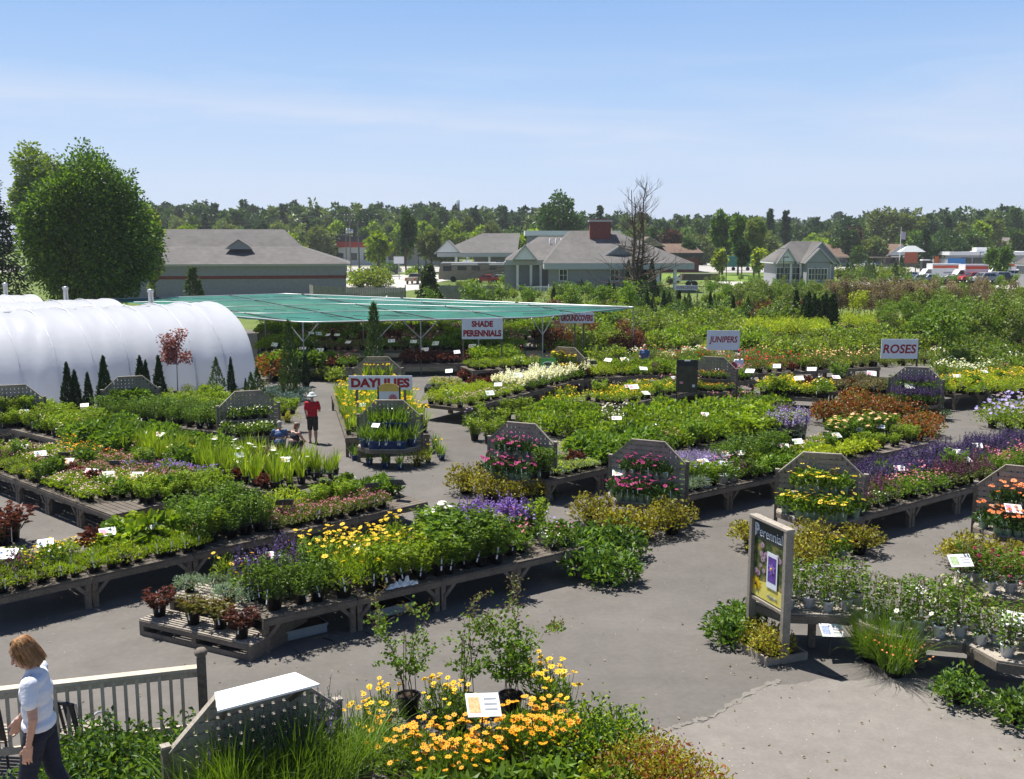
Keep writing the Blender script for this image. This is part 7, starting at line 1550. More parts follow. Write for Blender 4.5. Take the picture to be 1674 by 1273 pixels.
def deco_day(o, w_, zb_, zt):
    h = zt-zb_; b = MB(); pts = [(-w_*.5,0)]+[(w_*.5*math.cos(a), .16*math.sin(a)+.12) for a in np.linspace(math.pi, 0, 10)]+[(w_*.5,0)]; b.prism(pts, 0, .02, M_pyo); b.xform(Matrix.Translation((0,-.03,zt-.17)) @ Matrix.Rotation(R(90),4,'X')); b.build('arched_header', o)
    f_ = MB(); f_.daisies([(w_*.2,-.034,zb_+h*.34)], [(0,-1,0)], [w_*.26], PT['pink'], M_cen_y, rngp, petals=12, cup=.02, cen=.25); f_.build('printed_flower', o)
M_pyo = plain('poster_ochre', (.62,.42,.08), rough=.4)
small_poster(636, 631, 661, 33, 33.6, 'small white poster with ochre arched top and pink flower above the daylily stand', M_signw, deco_day)
M_pred = plain('poster_red', (.35,.03,.05), rough=.4)
o = thing('oval_sign', 'small dark red oval sign beside the stand with small red flowers', 'sign', G(1197,650)); b = MB(); b.lathe((0,0,0), [(.36*math.sin(a), -.5*math.cos(a)) for a in np.linspace(.01,3.13,10)], M_pred, 16); b.xform(Matrix.Translation((0,0,1.25)) @ Matrix.Diagonal((.6,.08,.8,1))); b.build('oval_board', o); b = MB(); b.box((0,.05,.6), (.05,.05,1.2), M_wood); b.build('post', o)
# cards
for (px, py) in [(39,673),(138,662),(221,700),(239,707),(260,711),(345,668),(467,751)]: card(px, py, 'on the iris and leafy benches', z=1.15)
for (px, py) in [(35,729),(66,741),(112,754),(149,771),(177,775),(224,777)]: card(px, py, 'on the pink flower bench', z=1.0)
for (px, py) in [(105,742),(84,749),(187,756)]: card(px, py, 'on the pink flower bench', z=1.0, dark=True)
for (px, py) in [(10,905),(74,887),(176,869),(242,858)]: card(px, py, 'on the second bench', z=1.08, w_=.36, h_=.26)
for (px, py) in [(532,789),(608,793),(650,788),(465,821)]: card(px, py, 'along the second bench', z=1.1, w_=.36, h_=.26, dark=True)
card(632, 871, 'standing in the yellow coreopsis', z=1.12, w_=.40, h_=.28, dark=True)
for (px, py) in [(637,665),(660,675),(614,695)]: card(px, py, 'on the daylily stand', z=1.5, w_=.26, stake=.4)
card(1013, 771, 'on the right gerbera stand', z=1.15, w_=.34, h_=.24)
for (px, py) in [(1008,683),(1136,690),(1186,742),(1211,740),(1150,754),(1271,726),(1304,721),(1402,702)]: card(px, py, 'among the benches right of centre', z=1.15)
for (px, py) in [(1290,723),(1352,709)]: card(px, py, 'among the benches right of centre', z=1.15, dark=True)
for (px, py) in [(1565,738),(1470,765),(1598,728)]: card(px, py, 'on the salvia bench', z=1.2)
for (px, py) in [(734,606),(847,613),(801,642),(994,588),(1021,587),(1036,632),(1056,642),(1226,606),(1052,602),(1270,598),(1327,603),(1306,618),(1367,616),(1425,610),(1487,631)]: card(px, py, 'in the middle and rear rows', z=1.3, w_=.36, h_=.26, stake=.9)
card(969, 592, 'in the rear rows', z=1.3, w_=.4, dark=True, stake=.9)
card(1657, 831, 'before the coral gerberas', z=1.2, w_=.40, h_=.30, stake=.54); card(1570, 916, 'with a pink flower picture on the raised table', z=1.5, w_=.38, h_=.26, stake=.5); card(1498, 964, 'on the middle clematis table', z=1.15, w_=.36, h_=.26, stake=.5); card(1658, 1012, 'leaning on the low right edge table', z=1.15, w_=.40, h_=.30, rz=-25, stake=.55)
card(1360, 1030, 'hanging low before the clematis table', z=.5, w_=.40, h_=.26, stake=.4); card(790, 1152, 'with dappled shade in the orange daisies', z=.95, w_=.44, h_=.34, rz=14, stake=.9)
for (px, py) in [(509,544),(521,545),(536,547),(551,547),(569,559),(495,569),(523,572),(640,557),(676,558),(695,571),(712,561),(449,563),(747,575),(772,565),(835,568)]: card(px, py, 'under the teal canopy', z=1.25, w_=.38, h_=.28, stake=.7)
for key, wh, us in (('B1','behind left gerberas',(.25,.5,.72)),('B2','behind right gerberas',(.2,.45,.7,.9)),('B3','on the far end of salvia bench',(.3,.55)),('M1','on the white lupine bench',(.3,.6,.85)),('M2','on the centre yellow flower bench',(.2,.55,.85)),('M6','on the bench left of JUNIPERS',(.2,.5,.8)),('T1','on the front bench',(.12,.34,.56,.8)),('L2','along the rear of the iris bench',(.3,.45,.62,.85)),('M5','on the far right timber bench',(.25,.6)),('C1','among the daylilies',(.3,.7))):
    for u_ in us:
        a_b = BENCH[key]; q_ = bpt(key, a_b[3]*u_, a_b[4]*PR.uniform(.3,.9))+Vector((0,0,PR.uniform(.42,.55))); x_, y_ = proj(q_)
        if 0 < x_ < 1674: card(x_, y_, wh, z=q_.z, w_=.30, h_=.21)
# odds and ends under and on the front bench
def tub(key, u, v, label):
    a, d, pd, L_, W_, z_, nm = BENCH[key]; p = a+d*u+pd*v; o = thing('plastic_tub', label, 'tub', p, math.atan2(d.y, d.x), 'grey plastic tubs under the front bench'); b = MB(); b.prism([(-.42,-.2),(.42,-.2),(.42,.2),(-.42,.2)], .0, .17, M_potg, M_soil); b.build('tub', o); b = MB(); [b.box((0, s_*.205, .16), (.88,.02,.035), M_potg) for s_ in (-1,1)]; [b.box((s_*.43, 0, .158), (.02,.39,.035), M_potg) for s_ in (-1,1)]; b.build('rim', o)
tub('T1', .9, .55, 'grey plastic tub on the ground under left end of the front bench'); tub('T1', 2.7, .6, 'grey plastic tub on the ground under middle of the front bench')
_p = bpt('T1', 2.75, .12); rb_ = np.random.default_rng(9)
cb2 = MB(); gx = 12
vv = [(_p.x+(i/gx-.5)*.55+rb_.normal()*.012, _p.y+(j/6-.5)*.22+(i/gx-.5)*.36+rb_.normal()*.012, _p.z+.01+.10*abs(rb_.normal())*math.sin(math.pi*i/gx)*math.sin(math.pi*j/6)) for j in range(7) for i in range(gx+1)]
cb2.add(vv, [np.array([[j*(gx+1)+i, j*(gx+1)+i+1, (j+1)*(gx+1)+i+1, (j+1)*(gx+1)+i] for j in range(6) for i in range(gx)])], M_tagw); tag(cb2.build('plastic_sheet'), 'crumpled white plastic sheet on the front edge of the front bench', 'plastic sheet')
for k, (pts, lb) in enumerate((([(480,1062),(492,1073),(540,1060),(545,1050),(528,1045)], 'thin dark wire hoop lying on the asphalt before the front bench'), ([(595,1034),(612,1043),(660,1032),(668,1024)], 'thin dark wire lying on asphalt right of the wire hoop'), ([(1337,1100),(1350,1107),(1368,1110),(1385,1106)], 'short dark wire on the pavement below the clematis table'))):
    b = MB(); b.tube([tuple(G(x, y)+Vector((0,0,.03))) for x, y in pts], .009, M_dark, 5); tag(b.build('wire_hoop'), lb, 'wire')
lt_ = MB(); rl_ = np.random.default_rng(21); P_l = []
for i in range(420):
    q_ = G(rl_.uniform(0, 1674), 640+rl_.random()**.7*640); P_l.append((q_.x, q_.y, .022))
P_l = np.array(P_l); a_l = rl_.uniform(0, 6.28, len(P_l)); lt_.leaves(P_l, np.stack([np.cos(a_l), np.sin(a_l), rl_.uniform(-.02,.25,len(a_l))], 1), rl_.uniform(.03,.07,len(a_l)), .035, LF['tan'], rl_); tag(lt_.build('leaf_litter'), 'scattered dry leaves and petals on the asphalt', 'litter', None, 'stuff')
# thin summer haze
hz_, _t, _o, _b = mat_base('summer_haze'); _t.nodes.remove(_b); _v = N(_t, 'ShaderNodeVolumePrincipled'); setin(_v, Density=.0002, Anisotropy=.3); _v.inputs['Color'].default_value = (.86,.90,.96,1); _t.links.new(_v.outputs[0], _o.inputs['Volume'])
b = MB(); b.box((0, 1270, 17.5), (3000, 2700, 37), hz_); tag(b.build('haze'), 'thin pale summer haze over the whole place', 'haze', None, 'stuff')
# ------------------------------------------------------------------ shrubs and young trees of the rear yard
FK = {}
def field(px0, px1, py0, py1, specs, n, where, sc=1.0, jit=1.0, seed=1, z=0.0, cat='shrub', names=None, minsep=0.0):
    rr = random.Random(seed*101+int(px0)); l = []; tries = 0; pts = []
    while len(pts) < n and tries < n*30:
        tries += 1; a, c_ = rr.uniform(px0, px1), rr.uniform(py0, py1); p = G(a, c_, z)
        if any((p-q).length < minsep for q in pts): continue
        pts.append(p); s_ = rr.choice(specs); l.append((a, s_, p))
    by = {}
    for a, s_, p in l:
        if CNT.get(PN.get(s_, s_), 0) >= 280: STUFF.setdefault(s_, []).append((s_, p, sc*rr.uniform(.85,1.2), SPNAME.get(s_, s_))); continue
        CNT[PN.get(s_, s_)] = CNT.get(PN.get(s_, s_), 0)+1; o = plant(s_, p, None, cat, None, name=SPOBJ.get(s_, 'nursery_shrub'), sc=sc*rr.uniform(.85, 1.2)); by.setdefault(s_, []).append((a, o))
    for s_, q in by.items():
        q.sort(key=lambda t: t[0]); d_ = SPNAME.get(s_, s_.replace('_', ' '))
        for i, (a, o) in enumerate(q):
            o['label'] = f'{d_}, {ordw(i+1)} from left, {where}' if len(q) > 1 else f'the {d_} {where}'; 
            if len(q) > 1: o['group'] = f'{d_} plants {where}'
SPNAME = {'field_green':'mid green shrub','field_bright':'bright yellow-green shrub','field_dark':'dark green shrub','field_olive':'olive green shrub','field_maroon':'maroon-leaved shrub','tree_young':'young green tree','tree_olive':'young olive green tree','tree_tan':'tan-leaved young tree','tree_maroon':'young maroon tree','tree_yellow':'young yellow tree','arborvitae':'dark columnar conifer','arborvitae_small':'small dark cone-shaped conifer','spruce_young':'young spruce','green_juniper':'green spreading juniper','rose_green':'green rose bush','rose_red':'red-flowered rose bush','rose_orange':'peach-flowered rose bush','white_bush':'white-flowered bush','gold_mound':'low golden mound','leafy':'leafy green perennial','mauve_mound':'mauve-leaved mound','maroon_mound':'maroon-leaved perennial','bright_bush':'bright green perennial','lime_mound':'lime green mound','variegated':'variegated grey-green shrub','yellow_mat':'yellow-flowered plant','columbine':'pink-flowered plant','blue_juniper':'blue-grey juniper','low_green':'low green plant','hosta':'broad-leaved plant'}
SPOBJ = {k: 'young_tree' for k in ('tree_young','tree_olive','tree_tan','tree_maroon','tree_yellow')}; SPOBJ.update({k: 'conifer' for k in ('arborvitae','arborvitae_small','spruce_young')})
# shade-plant benches beneath the canopy
for i, (py, x0_, x1_, W_, ds) in enumerate([(612,440,585,2.0,'left front canopy bench'), (604,655,850,2.0,'right front canopy bench'), (583,420,860,2.2,'second canopy bench'), (567,420,900,2.2,'third canopy bench'), (555,420,960,2.2,'fourth canopy bench')]):
    k = f'S{i}'; bench(k, ds, (x0_, py-9), (x1_, py-9-2), W_, sec=3.0)
    L_ = BENCH[k][3]; kinds = [('leafy','leafy green shade plant'),('maroon_mound','maroon shade plant'),('bright_bush','bright green shade plant'),('mauve_mound','mauve shade plant'),('hosta','pale broad-leaved hosta'),('columbine','pink shade perennial')]; u = 0; j = i
    while u < L_-.5:
        s_, ds_ = kinds[j % 6]; w_ = min(PR.uniform(2.2, 4.2), L_-u); patch(k, u, u+w_, .1, W_-.1, s_, ds_, sp=.5+.05*i, sc=1.3, edge=0); u += w_; j += PR.choice([1,2,5])
field(430, 1035, 532, 548, ['field_green','field_bright','field_olive','field_dark'], 62, 'behind the benches under the canopy', sc=1.15, seed=2, minsep=.7)
field(660, 1030, 515, 531, ['field_bright','field_green','tree_young','field_maroon'], 44, 'at the back edge of the canopy', sc=1.25, seed=3, minsep=1.0)
# columnar conifers near the canopy
def cone(px, pytop, pybase, spec, label, hspec, sx=1.0, name='conifer'):
    p = G(px, pybase); d = p.y; H = ZY(pytop, d); s_ = H/hspec; o = plant(spec, p, label, 'conifer', None, name=name, sc=s_, var=int(px) % 3); o.scale = (s_*sx, s_*sx, s_); o.rotation_euler = (0, 0, px); return o
cone(475, 527, 652, 'weeping_conifer', 'tall narrow weeping conifer right of the tunnel greenhouse', 3.1, .9); cone(613, 498, 624, 'weeping_conifer', 'tall dark columnar conifer poking up through the shade cloth', 3.1, .9)
for i, (px, yt, yb, sx) in enumerate([(113,594,668,1.0),(125,606,672,1.1),(146,610,655,1.0),(173,584,645,1.1),(232,583,642,1.1),(241,590,640,.9),(262,583,642,1.0),(379,585,640,.8),(402,618,640,.9)]): cone(px, yt, 682-.1*px, 'arborvitae', f'dark green arborvitae, {ordw(i+1)} from left before the tunnel greenhouse', 2.05, sx)
for px, yt, yb, lb in ((355,585,642,'young dark spruce before the right part of the tunnel greenhouse'), (422,600,660,'young spruce near the end of the tunnel greenhouse'), (412,610,668,'second young spruce by the tunnel greenhouse end')): cone(px, yt, yb, 'spruce_young', lb, 1.85, 1.0)
o = plant('tree_maroon', G(291, 650), 'small maroon-leaved tree on a bare stem before the tunnel greenhouse', 'tree', name='maroon_tree', sc=1.05, var=1)
field(250, 330, 634, 650, ['gold_mound'], 4, 'at the foot of the tunnel greenhouse', seed=5, minsep=.6); field(330, 420, 640, 665, ['field_green','gold_mound','green_juniper'], 8, 'near the end of the tunnel greenhouse', sc=.8, seed=6, minsep=.7)
field(0, 130, 640, 662, ['field_dark','gold_mound','rose_green'], 9, 'at left before the tunnel greenhouse', sc=.75, seed=7, minsep=.7); field(150, 165, 640, 648, ['tree_olive'], 1, 'before the left part of the tunnel', seed=1)
field(425, 505, 605, 625, ['field_dark','field_green','arborvitae_small'], 9, 'between greenhouse and canopy benches', sc=.9, seed=8, minsep=.8)
field(885, 1045, 548, 580, ['field_bright','field_green','rose_green','gold_mound','field_maroon'], 52, 'between GROUNDCOVERS sign and JUNIPERS bench', sc=1.0, seed=40, minsep=.7)
field(940, 1010, 585, 600, ['rose_green','field_bright'], 10, 'right of the green poster', sc=.9, seed=41, minsep=.7)
# right-hand rear yard, from near to far
field(1040, 1240, 586, 600, ['rose_red','rose_green','rose_orange','white_bush'], 30, 'behind the bench beneath the JUNIPERS sign', sc=1.0, seed=9, minsep=.5)
field(1240, 1440, 578, 592, ['rose_green','rose_orange','field_bright'], 34, 'between the JUNIPERS and ROSES signs', sc=1.0, seed=10, minsep=.55)
field(1400, 1560, 588, 600, ['rose_orange','rose_green'], 20, 'around the foot of the ROSES sign', sc=1.0, seed=11, minsep=.55)
field(1530, 1674, 588, 628, ['white_bush','rose_green','white_bush','field_olive'], 52, 'right of the ROSES sign', sc=1.05, seed=12, minsep=.55)
field(1560, 1674, 630, 648, ['gold_mound','low_green','yellow_mat'], 22, 'on the low benches at the far right', sc=1.5, seed=13, z=.65, minsep=.4)
field(1060, 1330, 556, 574, ['field_bright','rose_green','gold_mound','field_green'], 60, 'behind the JUNIPERS sign', sc=1.0, seed=14, minsep=.6)
field(1330, 1560, 556, 578, ['field_green','field_bright','rose_green','variegated'], 50, 'behind the ROSES sign', sc=1.05, seed=15, minsep=.6)
field(1205, 1345, 536, 552, ['gold_mound','lime_mound'], 90, 'in the flat golden bed behind the JUNIPERS sign', sc=2.2, seed=16, minsep=.6, cat='ground cover plant')
field(1380, 1440, 530, 540, ['gold_mound'], 16, 'in the small golden bed above the ROSES sign', sc=2.4, seed=17, minsep=.7, cat='ground cover plant')
field(1505, 1550, 600, 606, ['tree_young'], 2, 'just right of the ROSES sign', sc=1.5, seed=18, minsep=1)
field(1560, 1674, 555, 585, ['tree_olive','field_olive','tree_young','field_maroon'], 50, 'at the right edge behind the white-flowered bushes', sc=1.1, seed=19, minsep=.9)
field(1440, 1674, 528, 556, ['tree_olive','field_maroon','tree_young','field_green','tree_young'], 74, 'in the rear rows at right', sc=.92, seed=20, minsep=.8)
field(1035, 1200, 528, 556, ['field_bright','field_olive','field_green','field_bright'], 46, 'in the rear rows beside the canopy corner', sc=1.2, seed=21, minsep=.9)
field(1040, 1240, 505, 526, ['spruce_young','field_olive','field_dark','arborvitae'], 44, 'right of the canopy corner', sc=1.0, seed=22, minsep=1.1)
field(1300, 1366, 530, 537, ['arborvitae_small'], 16, 'in the dark conifer block behind the golden bed', sc=1.65, seed=23, minsep=.55, cat='conifer')
field(1240, 1305, 522, 536, ['field_dark','field_maroon','field_olive'], 9, 'left of the dark conifer block', sc=1.3, seed=24, minsep=1)
# a straight row of tan saplings
for i in range(17):
    p = G(1358+i*9.2, 523+PR.uniform(-1.5, 2.5)); plant('tree_tan', p, f'brownish upright sapling, {ordw(i+1)} from left in the tan row', 'tree', 'brownish upright saplings in one row', name='young_tree', sc=PR.uniform(1.0, 1.15))
plant('tree_yellow', G(1402, 531), 'young bright yellow tree in front of the tan sapling row', 'tree', name='young_tree', sc=1.25, var=1)
field(1500, 1674, 505, 528, ['tree_young','tree_olive','field_olive','tree_tan','field_bright'], 70, 'in the rear rows below the brown field', sc=.95, seed=25, minsep=1.0)
field(1200, 1360, 500, 524, ['tree_olive','tree_olive','field_olive','field_maroon'], 44, 'left of the tan sapling row', sc=1.0, seed=26, minsep=1.1)
field(1150, 1540, 484, 500, ['tree_olive','field_green','tree_young','field_olive'], 80, 'behind the tan sapling row', sc=.95, seed=27, minsep=1.2)
field(1180, 1674, 466, 478, ['field_bright','field_green','spruce_young','tree_young','field_bright'], 74, 'at the rear edge of the yard', sc=.8, seed=28, minsep=1.5)
field(1480, 1674, 482, 503, ['field_green','field_bright','field_olive'], 36, 'around the brown field', sc=.75, seed=29, minsep=1.5)
field(905, 1100, 474, 500, ['field_green','field_bright','arborvitae','field_dark','tree_young'], 66, 'between the canopy and the brick building', sc=1.0, seed=30, minsep=1.2)
field(700, 905, 470, 488, ['field_bright','field_green','field_olive'], 34, 'behind the canopy, left of the brick building', sc=.8, seed=31, minsep=1.4)
field(815, 880, 460, 468, ['field_green'], 7, 'beside the motorhome', sc=1.7, seed=32, minsep=2); field(578, 625, 466, 471, ['field_bright'], 6, 'at the corner of the grey-roofed store', sc=2.4, seed=33, minsep=1.5)
field(255, 300, 478, 486, ['field_bright'], 7, 'beside the large maple', sc=2.2, seed=34, minsep=1)
field(600, 700, 446, 452, ['field_dark','field_green'], 9, 'on the verge of the road', sc=1.8, seed=35, minsep=3)
field(1370, 1474, 455, 462, ['spruce_young','field_bright','field_olive'], 16, 'left of the truck lot', sc=2.0, seed=36, minsep=1.6); field(1020, 1075, 470, 500, ['arborvitae','field_dark'], 10, 'at the foot of the bare tree', sc=2.0, seed=37, minsep=1)
# weeds and low growth between the rows: nobody could count it
gm_ = MB(); rgm = np.random.default_rng(6); tri = []
for (x0_, x1_, y0_, y1_, n_, s1) in [(1040,1720,462,600,9000,.30),(880,1110,470,505,1800,.32),(-40,440,620,655,1500,.12),(640,1040,478,540,1800,.22)]:
    for k in range(n_): p = G(rgm.uniform(x0_, x1_), rgm.uniform(y0_, y1_)); tri.append((p.x, p.y, 0, s1))
T = np.array(tri); a_ = rgm.uniform(0, 6.28, len(T)); gm_.leaves(T[:, :3], np.stack([np.cos(a_)*.7, np.sin(a_)*.7, np.ones(len(T))], 1), T[:, 3]*rgm.uniform(.5, 1.5, len(T)), T[:, 3]*.5, LF['olive'], rgm); tag(gm_.build('ground_weeds'), 'low weeds and ground growth between the nursery rows', 'weeds', None, 'stuff')
# ------------------------------------------------------------------ people
def skinmat(n, c):
    m, t, o, b = mat_base(n); b.inputs['Base Color'].default_value = c4(c); b.inputs['Roughness'].default_value = .5; b.inputs['Subsurface Weight'].default_value = .1; b.inputs['Subsurface Radius'].default_value = (.02,.01,.005); return m
M_skin = skinmat('skin', (.50,.27,.19)); M_hair = plain('brown_hair', (.22,.105,.045), rough=.45, var=.5, scale=40); M_hairg = plain('grey_hair', (.32,.30,.28), rough=.6, var=.3, scale=40)
M_shirtw = plain('white_cotton', (.70,.72,.80), rough=.8, var=.04, scale=9, bump=1.0); M_navy = plain('navy_denim', (.010,.013,.028), rough=.85, var=.3, scale=12, bump=1.0); M_redc = plain('red_cotton', (.48,.008,.02), rough=.8, var=.15, scale=9, bump=1.0); M_short = plain('dark_shorts', (.035,.033,.028), rough=.85); M_hat = plain('pale_sun_hat', (.50,.55,.55), rough=.8); M_blk = plain('black_top', (.02,.02,.03), rough=.8); M_blue = plain('blue_shirt', (.07,.12,.25), rough=.8); M_cap = plain('grey_cap', (.22,.19,.17), rough=.8); M_eye = plain('eye_dark', (.02,.015,.01), rough=.2); M_lip = plain('lips', (.36,.12,.10), rough=.5)
def icos(c, r, n=12, M=None):
    vs = [(0,0,-1)]; 
    for i in range(1, n//2):
        a = math.pi*i/(n//2)-math.pi/2
        for j in range(n): vs.append((math.cos(a)*math.cos(2*math.pi*j/n), math.cos(a)*math.sin(2*math.pi*j/n), math.sin(a)))
    vs.append((0,0,1)); v = np.array(vs)*np.array(r if not np.isscalar(r) else (r,r,r))
    if M is not None: v = v @ np.array(M)[:3,:3].T
    v = v+np.array(c); k = n//2-1; tri = [[0, 1+(j+1) % n, 1+j] for j in range(n)]+[[len(vs)-1, 1+(k-1)*n+j, 1+(k-1)*n+(j+1) % n] for j in range(n)]; qd = [[1+i*n+j, 1+i*n+(j+1) % n, 1+(i+1)*n+(j+1) % n, 1+(i+1)*n+j] for i in range(k-1) for j in range(n)]
    return v, [np.array(tri), np.array(qd)]
class Union:
    """overlapping round limbs merged into one continuous surface by a voxel remesh"""
    def __init__(s, m): s.b = MB(); s.m = m
    def ball(s, c, r, M=None): v, f = icos(c, r, 14, M); s.b.add(v, f, s.m); return s
    def limb(s, p, q, r0, r1, n=12, k=7, flat=1.0, bulge=0.0):
        """tapered round segment"""
        p, q = np.array(p, float), np.array(q, float)
        for i in range(k+1):
            t = i/k; r = r0+(r1-r0)*t+bulge*math.sin(math.pi*t); s.ball(p+(q-p)*t, (r, r*flat, r) if flat != 1 else r)
        return s
    def build(s, name, parent, vox=.012, sm=4, loc=(0,0,0), shift=None):
        me = s.b.mesh(name); o = link(name, me, parent); md = o.modifiers.new('r', 'REMESH'); md.mode = 'VOXEL'; md.voxel_size = vox; md.use_smooth_shade = True; m2 = o.modifiers.new('s', 'SMOOTH'); m2.factor = .5; m2.iterations = sm
        dg = bpy.context.evaluated_depsgraph_get(); nm = bpy.data.meshes.new_from_object(o.evaluated_get(dg)); o.modifiers.clear(); o.data = nm; nm.materials.clear(); nm.materials.append(s.m)
        for p in nm.polygons: p.use_smooth = True; p.material_index = 0
        return o
def hand(U, w, d, side, curl=.4, up=(0,0,1), s=1.0):
    """palm and five fingers from wrist w along d; side = direction of the thumb"""
    w, d, sd_ = Vector(w), Vector(d).normalized(), Vector(side).normalized(); nrm = d.cross(sd_).normalized()
    for i in range(4): U.limb(w+sd_*(.028-.018*i)*s, w+d*.085*s+sd_*(.030-.0195*i)*s, .014*s, .0115*s, k=5)
    for i, L in enumerate((.070,.078,.072,.056)):
        p = w+d*.085*s+sd_*(.031-.0205*i)*s; dd = (d+sd_*(.10-.06*i)).normalized()
        for j, f in enumerate((.45,.32,.23)):
            a = curl*(j+.5)*.6; q = p+(dd*math.cos(a)+nrm*math.sin(a))*L*f*s; U.limb(p, q, (.0088-.0008*j)*s, (.0082-.0008*j)*s, k=3); p = q
    p = w+d*.02*s+sd_*.028*s; q = p+(d*.6+sd_*.8).normalized()*.035*s; U.limb(p, q, .012*s, .0098*s, k=3); U.limb(q, q+(d*.9+sd_*.35+nrm*.2).normalized()*.042*s, .0095*s, .0078*s, k=3)
def head(U, c, yaw, nod, s=1.0):
    """skull, jaw, nose, ears, neck-side shape; faces +x turned by yaw, tipped forward by nod"""
    M = Matrix.Rotation(yaw, 3, 'Z') @ Matrix.Rotation(nod, 3, 'Y'); P = lambda x, y, z: tuple(Vector(c)+M @ Vector((x,y,z))*s)
    U.ball(P(-.012,0,.03), (.092*s,.075*s,.088*s), M); U.ball(P(.028,0,-.035), (.062*s,.056*s,.070*s), M); U.ball(P(.052,0,-.082), (.028*s,.030*s,.022*s), M)
    U.limb(P(.086,0,.012), P(.106,0,-.026), .008*s, .013*s, k=4); U.ball(P(.080,.03,.022), (.014*s,.026*s,.010*s), M); U.ball(P(.080,-.03,.022), (.014*s,.026*s,.010*s), M); U.ball(P(.084,0,-.060), (.010*s,.024*s,.010*s), M)
    for sg in (-1,1): U.ball(P(-.005, sg*.078, -.01), (.016*s,.009*s,.030*s), M)
    return P, M
def face_bits(o, P, M, s=1.0):
    e_ = MB()
    for sg in (-1,1): v, f = icos(P(.083, sg*.030, .006), (.006*s,.011*s,.006*s), 8, M); e_.add(v, f, M_eye)
    e_.build('eyes', o); l_ = MB(); v, f = icos(P(.092,0,-.058), (.005*s,.021*s,.006*s), 8, M); l_.add(v, f, M_lip); l_.build('mouth', o)
# --- woman in the foreground: feet at origin, facing -x (left), walking, head bowed
_h = GD(30, 1045, 7.5); pw = Vector((_h.x+.09, 7.55, _h.z-1.645))
o = thing('person', 'person with brown bobbed hair and white short-sleeved shirt walking at lower left, looking down', 'person', pw, R(12))
U = Union(M_skin); H0 = 1.62
hipL, hipR = (-.01,-.09,.86), (.01,.09,.86)
# facing (-x): front is -x. camera at -y side, person seen from her right/back-side
kL, aL = (-.10,-.10,.46), (-.02,-.10,.08); kR, aR = (.06,.10,.47), (.20,.10,.12)
U.limb(hipL, kL, .085, .058).limb(kL, aL, .055, .036); U.limb(hipR, kR, .085, .058).limb(kR, aR, .055, .036)
U.limb(aL, (-.14,-.10,.03), .038, .03); U.limb(aR, (.09,.10,.05), .038, .03)
U.ball((0,0,.90), (.115,.165,.12)); U.ball((0,0,1.03), (.10,.135,.12)); U.ball((-.01,0,1.18), (.105,.155,.14)); U.ball((-.01,0,1.29), (.085,.155,.08))
U.limb((0,0,1.31), (-.035,0,1.42), .052, .046)
shN, shF = (-.01,-.165,1.315), (-.01,.165,1.315)
elN, wrN = (.02,-.235,1.06), (-.03,-.235,.83); elF, wrF = (-.07,.21,1.07), (-.20,.20,.87)
U.limb(shN, elN, .052, .038).limb(elN, wrN, .037, .024); U.limb(shF, elF, .050, .038).limb(elF, wrF, .037, .024)
hand(U, wrN, (-.15,0,-1), (-1,.15,0), .5); hand(U, wrF, (-.4,0,-1), (-1,-.1,0), .5)
P_, M_ = head(U, (-.075,-.005,1.515), math.pi-.75+1.15, .42); U.build('body', o, .008, 3); face_bits(o, P_, M_)
hr = Union(M_hair); Q = P_; rh = random.Random(3)
hr.ball(Q(-.020,0,.040), (.104,.088,.094), M_)
for a in np.linspace(-2.2, 2.2, 21):
    x, y = -.022-.078*math.cos(a), .074*math.sin(a); z1 = (-.115 if abs(a) < 1.5 else -.085)+rh.uniform(-.02,.015)
    hr.limb(Q(x*.9, y*.9, .055), Q(x*1.08, y*1.10, z1), .020, .013+rh.uniform(0,.006), k=8)
for y in (-.04,-.02,0,.02,.04): hr.limb(Q(.03,y,.098-abs(y)*.5), Q(.078,y*1.3,.058), .018, .010, k=5)
ho = hr.build('hair', o, .007, 9); st_ = MB(); M_strand = leaf('hair_strand', (.13,.055,.02), (.42,.23,.10), trans=0, rough=.4)
for i in range(230):
    a = rh.uniform(-2.5, 2.5); x0_, y0_ = -.03+rh.uniform(-.02,.03), rh.uniform(-.015,.015); zl = rh.uniform(-.13,-.05) if abs(a) < 1.6 else rh.uniform(-.10,.0); pts = []
    for t in np.linspace(0, 1, 8):
        th = t*1.45; rr_ = math.sin(min(th,1.5)); z = .04+.096*math.cos(th) if t < .62 else .04+.096*math.cos(.9)+(zl-.10)*(t-.62)/.38; k_ = .985+(.10 if t > .7 else 0)*(t-.7)
        pts.append(Q(-.020+(x0_+.03)*(1-t)-.108*math.cos(a)*rr_*k_+rh.uniform(-.003,.003), y0_*(1-t)+.094*math.sin(a)*rr_*k_+rh.uniform(-.003,.003), z))
    st_.tube(pts, [.0022]*7+[.001], M_strand, 3)
st_.build('hair_strands', ho)
sh = Union(M_shirtw); sh.ball((-.005,0,1.19), (.128,.178,.15)).ball((-.005,0,1.05), (.120,.160,.15)).ball((0,0,.93), (.132,.182,.09)).ball((-.005,0,1.30), (.10,.178,.065)); sh.limb(shN, (.0,-.215,1.19), .070, .064).limb(shF, (-.03,.20,1.2), .068, .062); sh.limb((0,0,1.32), (-.02,0,1.362), .07, .058); sh.build('shirt', o, .010, 4)
tr = Union(M_navy); tr.ball((0,0,.89), (.125,.175,.115)); tr.limb(hipL, kL, .098, .074).limb(kL, (aL[0],aL[1],.12), .072, .062); tr.limb(hipR, kR, .098, .074).limb(kR, (aR[0],aR[1],.16), .072, .062); tr.build('trousers', o, .012, 3)
for a in (aL, aR): s_ = Union(M_blk); s_.limb((a[0]+.04,a[1],a[2]-.035), (a[0]-.14,a[1],a[2]-.05), .045, .036, flat=1.0); s_.build('shoe', o, .012, 2)
